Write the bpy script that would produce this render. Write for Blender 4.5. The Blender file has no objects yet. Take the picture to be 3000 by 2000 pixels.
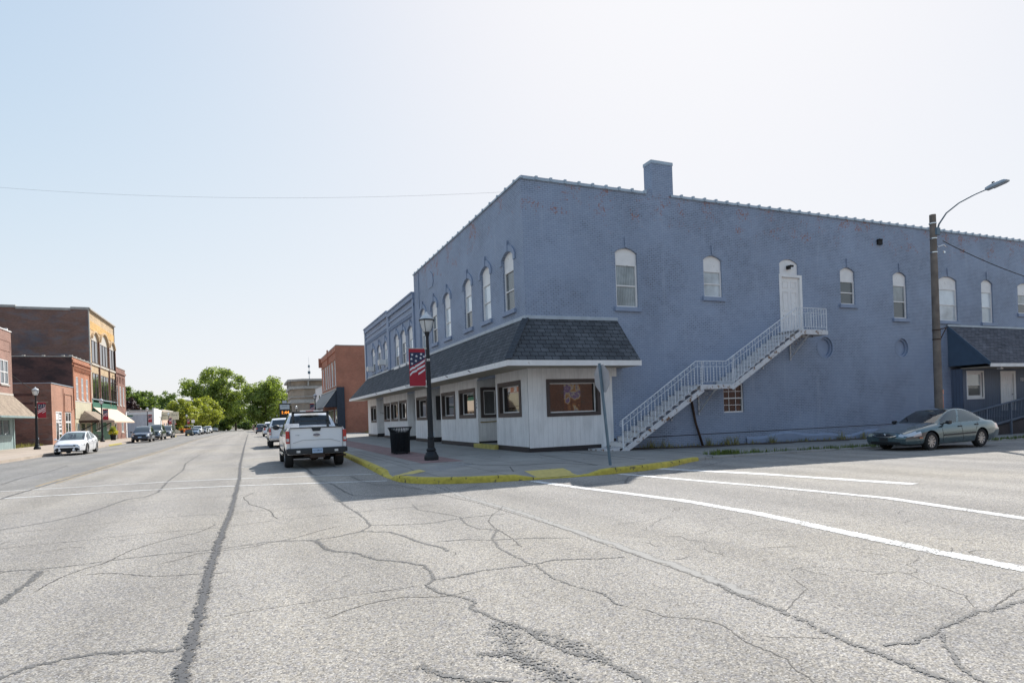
import bpy, bmesh, math, random
from mathutils import Vector, Matrix
random.seed(7)
R = random.Random(11)
C = bpy.context.scene.collection
PI = math.pi
# ------------------------------------------------------------------ camera
YAW = math.radians(23.15); ROLL = math.atan(.0354)
cam_d = bpy.data.cameras.new('camera'); cam = bpy.data.objects.new('camera', cam_d); C.objects.link(cam)
cy_, sy_, cr_, sr_ = math.cos(YAW), math.sin(YAW), math.cos(ROLL), math.sin(ROLL)
Fw = Vector((sy_, cy_, 0)); R0 = Vector((cy_, -sy_, 0)); U0 = Vector((0, 0, 1))
Rv = cr_*R0 - sr_*U0; Uv = sr_*R0 + cr_*U0
cam.matrix_world = Matrix(((Rv.x, Uv.x, -Fw.x, 0), (Rv.y, Uv.y, -Fw.y, 0), (Rv.z, Uv.z, -Fw.z, 1.6), (0, 0, 0, 1)))
cam_d.sensor_width = 36; cam_d.lens = 36*1790/3000; cam_d.shift_y = 214/3000
cam_d.clip_start = .1; cam_d.clip_end = 4000
bpy.context.scene.camera = cam
# ------------------------------------------------------------------ sky, sun, exposure
SUN_EL = math.radians(42.2); SX, SY = .69, .724
w = bpy.data.worlds.new('World'); bpy.context.scene.world = w; w.use_nodes = True
nt = w.node_tree; nt.nodes.clear()
sky = nt.nodes.new('ShaderNodeTexSky'); sky.sky_type = 'NISHITA'; sky.sun_disc = False
sky.sun_elevation = SUN_EL; sky.sun_rotation = math.atan2(SX, SY)
sky.altitude = 100; sky.air_density = 1.0; sky.dust_density = 1.2; sky.ozone_density = 1.4
# hazy summer sky: the same physical sky with its brightest parts softly limited, as thin haze spreads them out
SKY_GAIN, SKY_CAP = .20, .545
bg = nt.nodes.new('ShaderNodeBackground'); bg.inputs[1].default_value = SKY_GAIN
ou = nt.nodes.new('ShaderNodeOutputWorld')
sep = nt.nodes.new('ShaderNodeSeparateColor'); cmb = nt.nodes.new('ShaderNodeCombineColor'); nt.links.new(sky.outputs[0], sep.inputs[0])
def wm(op, a_, b_=0.):
    x = nt.nodes.new('ShaderNodeMath'); x.operation = op
    for i, v in ((0, a_), (1, b_)):
        if isinstance(v, float): x.inputs[i].default_value = v
        else: nt.links.new(v, x.inputs[i])
    return x.outputs[0]
for i, tint in enumerate((1.0, 1.005, 1.04)):
    k_ = SKY_CAP/SKY_GAIN; v = sep.outputs[i]; r_ = wm('DIVIDE', v, k_)
    nt.links.new(wm('MULTIPLY', wm('DIVIDE', v, wm('SQRT', wm('ADD', wm('MULTIPLY', r_, r_), 1.))), tint), cmb.inputs[i])
nt.links.new(cmb.outputs[0], bg.inputs[0]); nt.links.new(bg.outputs[0], ou.inputs[0])
sd = bpy.data.lights.new('sun', 'SUN'); sd.energy = 3.7; sd.angle = math.radians(.5); sd.color = (1, .955, .89)
so = bpy.data.objects.new('sun', sd); C.objects.link(so)
dv = Vector((SX*math.cos(SUN_EL), SY*math.cos(SUN_EL), math.sin(SUN_EL)))
so.rotation_euler = dv.to_track_quat('Z', 'Y').to_euler()
so.location = (30, 30, 60)
vs = bpy.context.scene.view_settings
vs.view_transform = 'Standard'; vs.look = 'None'; vs.exposure = .82; vs.gamma = 1
# ------------------------------------------------------------------ terrain
def clamp(a, b, x): return max(a, min(b, x))
def g(x, y):
    z = -.015*clamp(0, 26, x-10)
    if y > 80: z -= .3*min(1, (y-80)/60)
    if y > 140: z -= .004*(min(y, 400)-140)
    return z
# ------------------------------------------------------------------ materials
MATS = {}
def newmat(n):
    m = bpy.data.materials.new(n); m.use_nodes = True; nt = m.node_tree; nt.nodes.clear()
    o = nt.nodes.new('ShaderNodeOutputMaterial'); b = nt.nodes.new('ShaderNodeBsdfPrincipled')
    nt.links.new(b.outputs[0], o.inputs[0]); MATS[n] = m
    return m, nt, b, o
class NB:
    def __init__(s, nt): s.nt = nt
    def n(s, t, **k):
        x = s.nt.nodes.new('ShaderNode'+t)
        for a, v in k.items(): setattr(x, a, v)
        return x
    def l(s, a, b): s.nt.links.new(a, b)
    def val(s, inp, v):
        if hasattr(v, 'is_linked') or hasattr(v, 'links'): s.l(v, inp)
        else: inp.default_value = v
    def math(s, op, a, b=0., c=None, cl=False):
        x = s.n('Math', operation=op, use_clamp=cl); s.val(x.inputs[0], a); s.val(x.inputs[1], b)
        if c is not None: s.val(x.inputs[2], c)
        return x.outputs[0]
    def mix(s, f, a, b, mode='MIX'):
        x = s.n('Mix', data_type='RGBA', blend_type=mode); s.val(x.inputs[0], f)
        for i, v in ((6, a), (7, b)):
            if isinstance(v, tuple): x.inputs[i].default_value = v if len(v) == 4 else v+(1,)
            else: s.l(v, x.inputs[i])
        return x.outputs[2]
    def co(s, kind='Object'): return s.n('TexCoord').outputs[kind]
    def noise(s, co, sc, det=3, ro=.55, out=0):
        x = s.n('TexNoise'); x.inputs['Scale'].default_value = sc; x.inputs['Detail'].default_value = det
        x.inputs['Roughness'].default_value = ro; s.l(co, x.inputs['Vector']); return x.outputs[out]
    def ramp(s, f, stops):
        x = s.n('ValToRGB'); e = x.color_ramp.elements
        while len(e) < len(stops): e.new(.5)
        for i, (p, c) in enumerate(stops):
            e[i].position = p
            c = c if isinstance(c, tuple) else (c, c, c)
            e[i].color = c+(1,) if len(c) == 3 else c
        s.l(f, x.inputs[0]); return x.outputs[0]
    def mapping(s, co, sc=(1, 1, 1), rot=(0, 0, 0), loc=(0, 0, 0)):
        x = s.n('Mapping'); x.inputs['Scale'].default_value = sc; x.inputs['Rotation'].default_value = rot
        x.inputs['Location'].default_value = loc; s.l(co, x.inputs[0]); return x.outputs[0]
    def bump(s, h, st, dist=.01):
        x = s.n('Bump'); x.inputs['Strength'].default_value = st; x.inputs['Distance'].default_value = dist
        s.l(h, x.inputs['Height']); return x.outputs[0]
    def xyz(s, co):
        x = s.n('SeparateXYZ'); s.l(co, x.inputs[0]); return x.outputs
    def comb(s, x, y, z=0.):
        c = s.n('CombineXYZ'); s.val(c.inputs[0], x); s.val(c.inputs[1], y); s.val(c.inputs[2], z); return c.outputs[0]
def plain(n, col, rough=.6, metal=0., var=.12, sc=3., bump=0., bsc=40., coat=0., dirt=None):
    m, nt, b, o = newmat(n); q = NB(nt); co = q.co()
    f = q.noise(co, sc, 4)
    c = q.mix(q.ramp(f, [(.3, 0.), (.7, 1.)]), tuple(x*(1-var) for x in col), tuple(min(1, x*(1+var)) for x in col))
    if dirt:
        f2 = q.noise(co, dirt[1], 6, .7); c = q.mix(q.ramp(f2, [(dirt[2], 0.), (dirt[2]+.08, 1.)]), c, dirt[0])
    q.l(c, b.inputs['Base Color']); b.inputs['Roughness'].default_value = rough; b.inputs['Metallic'].default_value = metal
    b.inputs['Coat Weight'].default_value = coat; b.inputs['Coat Roughness'].default_value = .04
    if bump: q.l(q.bump(q.noise(co, bsc, 3), bump), b.inputs['Normal'])
    return m
def wallco(q):
    # brick coordinates that follow the wall: walls face x or y
    co = q.xyz(q.n('NewGeometry').outputs['Position']); nrm = q.xyz(q.n('NewGeometry').outputs['Normal'])
    facex = q.math('GREATER_THAN', q.math('ABSOLUTE', nrm[0]), .7)
    a = q.math('ADD', q.math('MULTIPLY', co[1], facex), q.math('MULTIPLY', co[0], q.math('SUBTRACT', 1., facex)))
    return q.comb(a, co[2]), co
def brick(n, c1, c2, mortar, size=(.21, .072), msize=.011, rough=.85, bumpst=.6, stain=None, dist=.02):
    m, nt, b, o = newmat(n); q = NB(nt); uv, co = wallco(q)
    t = q.n('TexBrick'); t.offset = .5; t.squash = 1
    t.inputs['Scale'].default_value = 1; t.inputs['Brick Width'].default_value = size[0]; t.inputs['Row Height'].default_value = size[1]
    t.inputs['Mortar Size'].default_value = msize; t.inputs['Mortar Smooth'].default_value = .3; t.inputs['Bias'].default_value = 0
    t.inputs['Color1'].default_value = c1+(1,); t.inputs['Color2'].default_value = c2+(1,); t.inputs['Mortar'].default_value = mortar+(1,)
    q.l(uv, t.inputs['Vector'])
    pos = q.n('NewGeometry').outputs['Position']
    big = q.ramp(q.noise(pos, .5, 5, .6), [(.3, .78), (.7, 1.15)])
    c = q.mix(1., t.outputs['Color'], big, 'MULTIPLY')
    if stain:
        for col, sc, th, stretch in stain:
            f = q.noise(q.mapping(pos, (1, 1, stretch)), sc, 6, .65)
            c = q.mix(q.math('MULTIPLY', q.ramp(f, [(th, 0.), (th+.12, 1.)]), .75), c, col)
    q.l(c, b.inputs['Base Color']); b.inputs['Roughness'].default_value = rough
    h = q.math('SUBTRACT', q.noise(pos, 60, 2), q.math('MULTIPLY', t.outputs['Fac'], 1.2))
    q.l(q.bump(h, bumpst, dist), b.inputs['Normal'])
    return m
def blue_brick():
    m, nt, b, o = newmat('blue_painted_brick'); q = NB(nt); uv, co = wallco(q)
    pos = q.n('NewGeometry').outputs['Position']
    t = q.n('TexBrick'); t.offset = .5
    for k, v in (('Scale', 1), ('Brick Width', .215), ('Row Height', .075), ('Mortar Size', .009), ('Mortar Smooth', .35), ('Bias', 0.)): t.inputs[k].default_value = v
    t.inputs['Color1'].default_value = (.252, .312, .425, 1); t.inputs['Color2'].default_value = (.282, .342, .455, 1)
    t.inputs['Mortar'].default_value = (.182, .227, .318, 1)
    wob = q.n('VectorMath', operation='ADD'); q.l(uv, wob.inputs[0])
    w2 = q.n('VectorMath', operation='SCALE'); w2.inputs['Scale'].default_value = .012
    nz = q.noise(pos, 5, 2, out=1); q.l(nz, w2.inputs[0]); q.l(w2.outputs[0], wob.inputs[1]); q.l(wob.outputs[0], t.inputs['Vector'])
    c = t.outputs['Color']
    # open joints: dark mortar in patches
    patch = q.ramp(q.noise(q.mapping(pos, (1, 1, 1.5)), .42, 6, .62), [(.44, .12), (.60, 1.)])
    fine = q.ramp(q.noise(pos, 5, 3, .7), [(.40, .15), (.58, 1.)])
    c = q.mix(q.math('MULTIPLY', q.math('MULTIPLY', t.outputs['Fac'], patch), fine), c, (.03, .036, .052))
    c = q.mix(q.math('MULTIPLY', patch, .08), c, (.12, .135, .17))
    # broad fading and streaks
    c = q.mix(1., c, q.ramp(q.noise(q.mapping(pos, (1, 1, .6)), .3, 6, .62), [(.3, .87), (.5, 1.), (.7, 1.10)]), 'MULTIPLY')
    st = q.noise(q.mapping(pos, (2.2, 2.2, .16)), 1.6, 5, .6)
    c = q.mix(q.math('MULTIPLY', q.ramp(st, [(.60, 0.), (.74, 1.)]), .30), c, (.36, .41, .50))
    # peeled paint: red brick shows, mostly just under the coping
    z = co[2]
    zf = q.ramp(q.math('MULTIPLY', z, .08), [(.64, 0.), (.744, .8), (.84, 1.), (.88, .3)])
    pe = q.noise(pos, 1.1, 7, .72); pe2 = q.noise(pos, 11, 3, .6)
    bias = q.math('ADD', q.math('MULTIPLY', zf, .13), -.13)
    peel = q.ramp(q.math('ADD', q.math('ADD', q.math('MULTIPLY', pe, .6), q.math('MULTIPLY', pe2, .4)), bias), [(.540, 0.), (.580, 1.)])
    c = q.mix(q.math('MULTIPLY', peel, .85), c, (.27, .13, .11))
    q.l(c, b.inputs['Base Color']); b.inputs['Roughness'].default_value = .62
    h = q.math('SUBTRACT', q.math('MULTIPLY', q.noise(pos, 30, 3), .5), t.outputs['Fac'])
    q.l(q.bump(h, .25, .008), b.inputs['Normal'])
    return m
def shingles(n, c1, c2, dark, w=.30, h=.135):
    m, nt, b, o = newmat(n); q = NB(nt)
    uv = q.n('UVMap').outputs[0]
    t = q.n('TexBrick'); t.offset = .5
    for k, v in (('Scale', 1), ('Brick Width', w), ('Row Height', h), ('Mortar Size', .012), ('Mortar Smooth', .1), ('Bias', 0.)): t.inputs[k].default_value = v
    t.inputs['Color1'].default_value = c1+(1,); t.inputs['Color2'].default_value = c2+(1,); t.inputs['Mortar'].default_value = dark+(1,)
    q.l(uv, t.inputs['Vector'])
    pos = q.n('NewGeometry').outputs['Position']
    c = q.mix(1., t.outputs['Color'], q.ramp(q.noise(pos, 1.3, 5, .6), [(.3, .75), (.7, 1.25)]), 'MULTIPLY')
    c = q.mix(1., c, q.ramp(q.noise(pos, 60, 2, .6), [(.3, .8), (.7, 1.2)]), 'MULTIPLY')
    q.l(c, b.inputs['Base Color']); b.inputs['Roughness'].default_value = .93
    vy = q.xyz(uv)[1]; saw = q.math('FRACT', q.math('DIVIDE', vy, h))
    q.l(q.bump(q.math('SUBTRACT', q.math('MULTIPLY', saw, -.6), t.outputs['Fac']), .8, .02), b.inputs['Normal'])
    return m
def siding(n, col, pitch=.2, groove=.25, rough=.55):
    m, nt, b, o = newmat(n); q = NB(nt); uv, co = wallco(q); pos = q.n('NewGeometry').outputs['Position']
    u = q.xyz(uv)[0]; f = q.math('FRACT', q.math('DIVIDE', u, pitch)); gr = q.math('LESS_THAN', f, .07)
    c = q.mix(q.ramp(q.noise(pos, 1.2, 5), [(.3, 0.), (.7, 1.)]), tuple(x*.93 for x in col), tuple(x*1.04 for x in col))
    c = q.mix(1., c, q.ramp(q.noise(q.mapping(pos, (1, 1, .25)), 2.5, 6, .7), [(.32, .80), (.55, 1.)]), 'MULTIPLY')
    c = q.mix(gr, c, tuple(x*groove for x in col))
    q.l(c, b.inputs['Base Color']); b.inputs['Roughness'].default_value = rough
    q.l(q.bump(q.math('SUBTRACT', q.math('MULTIPLY', q.noise(q.mapping(pos, (40, 40, 1)), 1, 3), .15), gr), .7, .01), b.inputs['Normal'])
    return m
def pane(n, col, rough=.04, spec=.5):
    m, nt, b, o = newmat(n); q = NB(nt)
    c = q.mix(q.noise(q.co(), 1.5, 3), tuple(x*.75 for x in col), tuple(min(1, x*1.2) for x in col))
    q.l(c, b.inputs['Base Color']); b.inputs['Roughness'].default_value = rough; b.inputs['Specular IOR Level'].default_value = spec
    b.inputs['Coat Weight'].default_value = .6; b.inputs['Coat Roughness'].default_value = .02
    return m
def curtains():
    # net curtains and blinds seen behind glass
    for n, c1, c2, ax in (('curtain_pane', (.20, .23, .24), (.36, .39, .40), 0), ('blind_pane', (.42, .46, .49), (.58, .62, .65), 1)):
        m, nt, b, o = newmat(n); q = NB(nt); uv, co = wallco(q); wv = q.n('TexWave', bands_direction='X' if ax == 0 else 'Y')
        wv.inputs['Scale'].default_value = 4 if ax == 0 else 7; wv.inputs['Distortion'].default_value = 2.5 if ax == 0 else .2; q.l(uv, wv.inputs[0])
        c = q.mix(wv.outputs['Fac'], c1, c2); c = q.mix(1., c, q.ramp(q.noise(uv, 1.1, 4), [(.35, .6), (.6, 1.1)]), 'MULTIPLY')
        q.l(c, b.inputs['Base Color']); b.inputs['Roughness'].default_value = .04; b.inputs['Coat Weight'].default_value = .6
def clearglass(n, tint=(.35, .42, .42), refl=.12):
    m, nt, b, o = newmat(n); q = NB(nt); nt.nodes.remove(b)
    t = q.n('BsdfTransparent'); t.inputs[0].default_value = tint+(1,)
    gl = q.n('BsdfGlossy'); gl.inputs['Roughness'].default_value = .02
    lw = q.n('LayerWeight'); lw.inputs['Blend'].default_value = .35
    f = q.math('ADD', q.math('MULTIPLY', lw.outputs['Fresnel'], .9), refl, cl=True)
    mx = q.n('MixShader'); q.l(f, mx.inputs[0]); q.l(t.outputs[0], mx.inputs[1]); q.l(gl.outputs[0], mx.inputs[2]); q.l(mx.outputs[0], o.inputs[0])
    return m
def asphalt():
    m, nt, b, o = newmat('asphalt'); q = NB(nt); pos = q.n('NewGeometry').outputs['Position']; xyz = q.xyz(pos)
    v = q.n('TexVoronoi'); v.inputs['Scale'].default_value = 95; q.l(pos, v.inputs['Vector'])
    cell = q.xyz(v.outputs['Color'])[0]
    v2 = q.n('TexVoronoi'); v2.inputs['Scale'].default_value = 48; q.l(pos, v2.inputs['Vector'])
    stone = q.ramp(cell, [(0., (.115, .108, .10)), (.13, (.225, .214, .198)), (.5, (.325, .309, .286)), (.84, (.395, .377, .350)), (1., (.56, .54, .505))])
    tintc = q.ramp(q.xyz(v2.outputs['Color'])[1], [(0., (.80, .80, .85)), (.35, (1., 1., 1.)), (.7, (1.08, 1.04, .98)), (1., (1.18, 1.15, 1.08))])
    c = q.mix(1., stone, tintc, 'MULTIPLY')
    c = q.mix(.6, c, q.ramp(v.outputs['Distance'], [(.35, 1.), (.75, .6)]), 'MULTIPLY')
    # wheel paths run along each street, worn paler; drips darken the middle of the lanes
    wob = q.math('MULTIPLY', q.noise(pos, .25, 3), .8)
    path = q.math('SINE', q.math('MULTIPLY', q.math('ADD', xyz[0], wob), 3.45))
    c = q.mix(.5, c, q.mix(1., c, q.ramp(q.math('MULTIPLY', q.math('ADD', path, 1.), .5), [(.1, .88), (.9, 1.10)]), 'MULTIPLY'))
    c = q.mix(1., c, q.ramp(q.noise(q.mapping(pos, (1, .3, 1)), .8, 7, .65), [(.3, .84), (.52, 1.), (.72, 1.08)]), 'MULTIPLY')
    c = q.mix(1., c, q.ramp(q.noise(pos, .16, 4, .5), [(.3, (.86, .87, .90)), (.5, (1., 1., 1.)), (.7, (1.07, 1.05, 1.))]), 'MULTIPLY')
    st = q.noise(pos, 1.3, 6, .7); c = q.mix(q.math('MULTIPLY', q.ramp(st, [(.60, 0.), (.72, 1.)]), .38), c, (.14, .135, .13))
    v3 = q.n('TexVoronoi'); v3.inputs['Scale'].default_value = .9; q.l(pos, v3.inputs['Vector'])
    spot = q.math('LESS_THAN', q.math('ADD', v3.outputs['Distance'], q.math('MULTIPLY', q.noise(pos, 9, 3), .07)), .085)
    c = q.mix(q.math('MULTIPLY', spot, .45), c, (.09, .085, .08))
    jit = q.math('MULTIPLY', q.noise(pos, .7, 3), .3)
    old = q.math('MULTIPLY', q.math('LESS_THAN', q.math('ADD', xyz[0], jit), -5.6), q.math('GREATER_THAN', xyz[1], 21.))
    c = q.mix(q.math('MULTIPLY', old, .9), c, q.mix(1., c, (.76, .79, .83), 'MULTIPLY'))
    q.l(c, b.inputs['Base Color']); b.inputs['Roughness'].default_value = .9; b.inputs['Specular IOR Level'].default_value = .25
    h = q.math('SUBTRACT', 1., v.outputs['Distance'])
    q.l(q.bump(h, .3, .004), b.inputs['Normal'])
    return m
def ribbon_mat(n, col, spk, thr, soft=.25, wear=0.):
    # seam filler: dense in the middle of the strip, breaking up into stones towards the edges (UV.x runs across)
    m, nt, b, o = newmat(n); q = NB(nt); pos = q.n('NewGeometry').outputs['Position']
    u = q.xyz(q.n('UVMap').outputs[0])[0]; e = q.math('ABSOLUTE', q.math('SUBTRACT', u, .5)); e = q.math('MULTIPLY', e, 2.)
    v = q.n('TexVoronoi'); v.inputs['Scale'].default_value = 62; q.l(pos, v.inputs['Vector'])
    rnd = q.xyz(v.outputs['Color'])[2]
    n2 = q.noise(pos, 7, 4, .65)
    a = q.math('ADD', q.math('ADD', q.math('MULTIPLY', e, 1.), q.math('MULTIPLY', rnd, spk)), q.math('MULTIPLY', n2, .5))
    al = q.ramp(a, [(thr/2, 1.), ((thr+soft)/2, 0.)])
    a2 = q.math('MULTIPLY', a, .5); al = q.ramp(a2, [(thr/2, 1.), ((thr+soft)/2, 0.)])
    if wear:
        wn = q.math('ADD', q.math('MULTIPLY', q.noise(pos, 1.6, 6, .65), .7), q.math('MULTIPLY', rnd, .3))
        al = q.math('MULTIPLY', al, q.ramp(wn, [(wear, 0.), (wear+.10, 1.)]))
    c = q.mix(q.noise(pos, 25, 4), tuple(x*.75 for x in col), tuple(x*1.3 for x in col))
    q.l(c, b.inputs['Base Color']); b.inputs['Roughness'].default_value = .8
    t = q.n('BsdfTransparent'); mx = q.n('MixShader'); q.l(al, mx.inputs[0]); q.l(t.outputs[0], mx.inputs[1]); q.l(b.outputs[0], mx.inputs[2]); q.l(mx.outputs[0], o.inputs[0])
    return m
def concrete(n, col, slab=(1.5, 1.5), bandcol=None):
    m, nt, b, o = newmat(n); q = NB(nt); pos = q.n('NewGeometry').outputs['Position']; xyz = q.xyz(pos)
    t = q.n('TexBrick'); t.offset = 0.
    for k, v in (('Scale', 1), ('Brick Width', slab[0]), ('Row Height', slab[1]), ('Mortar Size', .012), ('Mortar Smooth', .1), ('Bias', 0.)): t.inputs[k].default_value = v
    t.inputs['Color1'].default_value = tuple(x*.95 for x in col)+(1,); t.inputs['Color2'].default_value = tuple(x*1.05 for x in col)+(1,)
    t.inputs['Mortar'].default_value = tuple(x*.4 for x in col)+(1,)
    q.l(q.mapping(pos, loc=(.3, .6, 0)), t.inputs['Vector'])
    c = q.mix(1., t.outputs['Color'], q.ramp(q.noise(pos, .9, 6, .65), [(.3, .78), (.7, 1.15)]), 'MULTIPLY')
    c = q.mix(1., c, q.ramp(q.noise(pos, 70, 2, .6), [(.3, .9), (.7, 1.1)]), 'MULTIPLY')
    q.l(c, b.inputs['Base Color']); b.inputs['Roughness'].default_value = .88
    q.l(q.bump(q.noise(pos, 90, 3), .25, .004), b.inputs['Normal'])
    return m
def pavers(n):
    m, nt, b, o = newmat(n); q = NB(nt); pos = q.n('NewGeometry').outputs['Position']
    t = q.n('TexBrick'); t.offset = .5
    for k, v in (('Scale', 1), ('Brick Width', .2), ('Row Height', .1), ('Mortar Size', .008), ('Mortar Smooth', .1), ('Bias', 0.)): t.inputs[k].default_value = v
    t.inputs['Color1'].default_value = (.24, .135, .125, 1); t.inputs['Color2'].default_value = (.31, .19, .175, 1); t.inputs['Mortar'].default_value = (.15, .12, .12, 1)
    q.l(pos, t.inputs['Vector'])
    c = q.mix(1., t.outputs['Color'], q.ramp(q.noise(pos, 1.5, 5), [(.3, .8), (.7, 1.15)]), 'MULTIPLY')
    q.l(c, b.inputs['Base Color']); b.inputs['Roughness'].default_value = .85
    q.l(q.bump(q.math('SUBTRACT', 1., t.outputs['Fac']), .5, .006), b.inputs['Normal'])
    return m
def leafmat(n, dark, light, trans=.35):
    m, nt, b, o = newmat(n); q = NB(nt)
    r = q.n('NewGeometry').outputs['Random Per Island']; pos = q.n('NewGeometry').outputs['Position']
    f = q.math('ADD', q.math('MULTIPLY', r, .55), q.math('MULTIPLY', q.noise(pos, .35, 3), .6))
    c = q.ramp(f, [(.25, dark), (.75, light)])
    q.l(c, b.inputs['Base Color']); b.inputs['Roughness'].default_value = .55
    tr = q.n('BsdfTranslucent'); q.l(q.mix(1., c, (1.2, 1.25, .5), 'MULTIPLY'), tr.inputs[0])
    mx = q.n('MixShader'); mx.inputs[0].default_value = trans; q.l(b.outputs[0], mx.inputs[1]); q.l(tr.outputs[0], mx.inputs[2]); q.l(mx.outputs[0], o.inputs[0])
    return m
def emis(n, col, st):
    m, nt, b, o = newmat(n); b.inputs['Base Color'].default_value = (.02, .02, .02, 1)
    b.inputs['Emission Color'].default_value = col+(1,); b.inputs['Emission Strength'].default_value = st; return m
M = MATS
asphalt(); blue_brick()
concrete('pale_concrete', (.27, .26, .24), (1.5, 1.9)); concrete('tan_concrete', (.40, .335, .275), (1.6, 1.6)); pavers('brick_pavers')
brick('dark_red_brick', (.25, .115, .08), (.33, .16, .115), (.18, .145, .125), stain=[((.21, .19, .185), .7, .53, 3.), ((.05, .045, .04), .35, .58, 1.5)])
brick('blackened_brick', (.13, .055, .047), (.18, .08, .065), (.08, .06, .055), stain=[((.035, .026, .028), .3, .45, 2.5)])
brick('ghost_sign_brick', (.23, .115, .085), (.30, .155, .115), (.18, .15, .13), stain=[((.20, .18, .19), .45, .50, 3.), ((.11, .115, .14), .22, .52, 1.), ((.17, .12, .05), .3, .60, 2.)])
brick('salmon_brick', (.44, .19, .12), (.52, .26, .17), (.33, .27, .22))
brick('mauve_brick', (.33, .17, .13), (.40, .22, .17), (.28, .22, .19))
brick('orange_brick', (.46, .17, .09), (.52, .22, .12), (.34, .20, .14))
brick('buff_brick', (.58, .42, .25), (.66, .49, .31), (.48, .38, .26))
brick('gold_brick', (.70, .42, .14), (.75, .48, .18), (.5, .33, .15))
brick('brown_brick', (.24, .11, .085), (.30, .15, .11), (.18, .13, .11))
brick('red_brick', (.44, .13, .07), (.52, .18, .10), (.42, .26, .19), msize=.013)
brick('tan_brick', (.34, .27, .21), (.40, .32, .25), (.33, .29, .24))
shingles('charcoal_shingles', (.062, .069, .078), (.098, .106, .118), (.010, .012, .016), .33, .2); plain('ridge', (.05, .058, .07), .93, var=.3, sc=12)
shingles('grey_shingles', (.08, .08, .095), (.145, .145, .165), (.03, .03, .036), .33, .13)
shingles('tan_shingles', (.28, .22, .17), (.36, .29, .22), (.15, .12, .09))
siding('white_siding', (.78, .78, .78), .2, .80); siding('blue_siding', (.105, .135, .195), .16, .3); siding('teal_siding', (.27, .36, .36), .4, .6)
siding('green_siding', (.035, .16, .105), .3, .5); siding('cream_siding', (.62, .57, .42), .16, .5); siding('pale_metal_siding', (.55, .56, .60), .3, .8)
plain('white_paint', (.76, .75, .74), .45, var=.07, dirt=((.42, .39, .35), 3., .62)); plain('rusty_white_paint', (.60, .61, .63), .5, var=.08, sc=6, dirt=((.17, .085, .04), 4.5, .55), bump=.3)
plain('rail_paint', (.66, .69, .73), .5, var=.1, sc=9, dirt=((.16, .09, .06), 11., .60))
plain('brown_trim', (.055, .042, .040), .5, var=.1); plain('dark_trim', (.022, .020, .022), .5, var=.1)
plain('blue_trim', (.235, .293, .405), .6, var=.08); plain('deep_blue_paint', (.06, .10, .155), .55, var=.06)
plain('bluish_metal', (.36, .42, .48), .4, .3, var=.1); plain('soffit_tan', (.42, .36, .28), .7, var=.05)
plain('yellow_paint', (.50, .40, .06), .8, var=.25, sc=7, dirt=((.07, .065, .05), 3.5, .565), bump=.8, bsc=18)
plain('worn_yellow', (.44, .37, .10), .8, var=.2, sc=4); plain('mat_yellow', (.55, .44, .14), .8, var=.12, sc=8)
plain('black_paint', (.004, .006, .009), .6, var=.1); plain('matte_black', (.012, .012, .013), .8, var=.1)
plain('rubber', (.018, .018, .018), .85, var=.2); plain('chrome', (.62, .63, .65), .15, 1., var=.03); plain('alloy', (.52, .50, .49), .3, .8, var=.05)
plain('galvanised', (.13, .19, .24), .55, .3, var=.15); plain('sign_back', (.40, .41, .44), .45, .4, var=.1)
plain('rusty_steel', (.055, .032, .022), .8, .1, var=.3); plain('wood_pole', (.17, .145, .125), .9, var=.35, sc=2, bump=.6, bsc=14)
plain('deck_wood', (.10, .125, .165), .8, var=.12); plain('lattice_wood', (.10, .085, .085), .85, var=.2)
plain('dirt', (.075, .055, .045), .95, var=.4, sc=4, bump=.8, bsc=20); plain('soil', (.10, .085, .055), .95, var=.3, sc=.4)
plain('roofing', (.12, .12, .12), .9); plain('stone_trim', (.50, .47, .42), .8, var=.12); plain('stone_grey', (.40, .38, .35), .8, var=.15)
plain('white_stucco', (.74, .73, .72), .75, var=.08, dirt=((.5, .48, .44), 1.5, .62)); plain('pink_stucco', (.62, .45, .36), .8, var=.1)
plain('cream_awning', (.56, .44, .33), .7, var=.04); plain('black_awning', (.016, .026, .042), .45, var=.2); plain('red_cloth', (.33, .012, .028), .7, var=.08)
plain('navy_cloth', (.02, .03, .075), .7, var=.1); plain('white_cloth', (.66, .66, .68), .7, var=.06)
plain('brass', (.45, .32, .10), .3, .9, var=.1); plain('curtain', (.22, .24, .25), .8)
pane('pale_pane', (.42, .47, .50)); pane('grey_pane', (.13, .15, .16)); pane('dark_pane', (.022, .024, .028)); pane('screen_pane', (.07, .08, .085), .25)
pane('bright_pane', (.62, .68, .72)); curtains(); pane('shop_pane', (.012, .013, .014), .02, .8); pane('warm_pane', (.045, .018, .016), .3, .3)  # bright_pane: the sky's white-blue reflection is put into its base colour
clearglass('car_glass'); clearglass('tinted_car_glass', (.05, .07, .075), .05)
pane('dark_car_glass', (.02, .03, .035), .04, .9)
ribbon_mat('tar_seam', (.135, .132, .128), .9, .90); ribbon_mat('tar_main', (.085, .085, .088), .75, .98); ribbon_mat('tar_spill', (.15, .148, .145), 1.7, .95, .3); ribbon_mat('thin_crack', (.07, .065, .06), .5, .8, .2)
ribbon_mat('smooth_band', (.245, .238, .225), .35, .9, .6)
ribbon_mat('white_line', (.66, .66, .65), .42, 1.20, .10, .34); ribbon_mat('yellow_line', (.46, .33, .15), .9, .95, .5, .36)
def carpaint(n, col, metal=.0, rough=.3):
    m, nt, b, o = newmat(n); q = NB(nt)
    c = q.mix(q.noise(q.co(), 2, 3), tuple(x*.96 for x in col), tuple(min(1, x*1.04) for x in col)); q.l(c, b.inputs['Base Color'])
    b.inputs['Roughness'].default_value = rough; b.inputs['Metallic'].default_value = metal
    b.inputs['Coat Weight'].default_value = 1; b.inputs['Coat Roughness'].default_value = .03; return m
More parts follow.
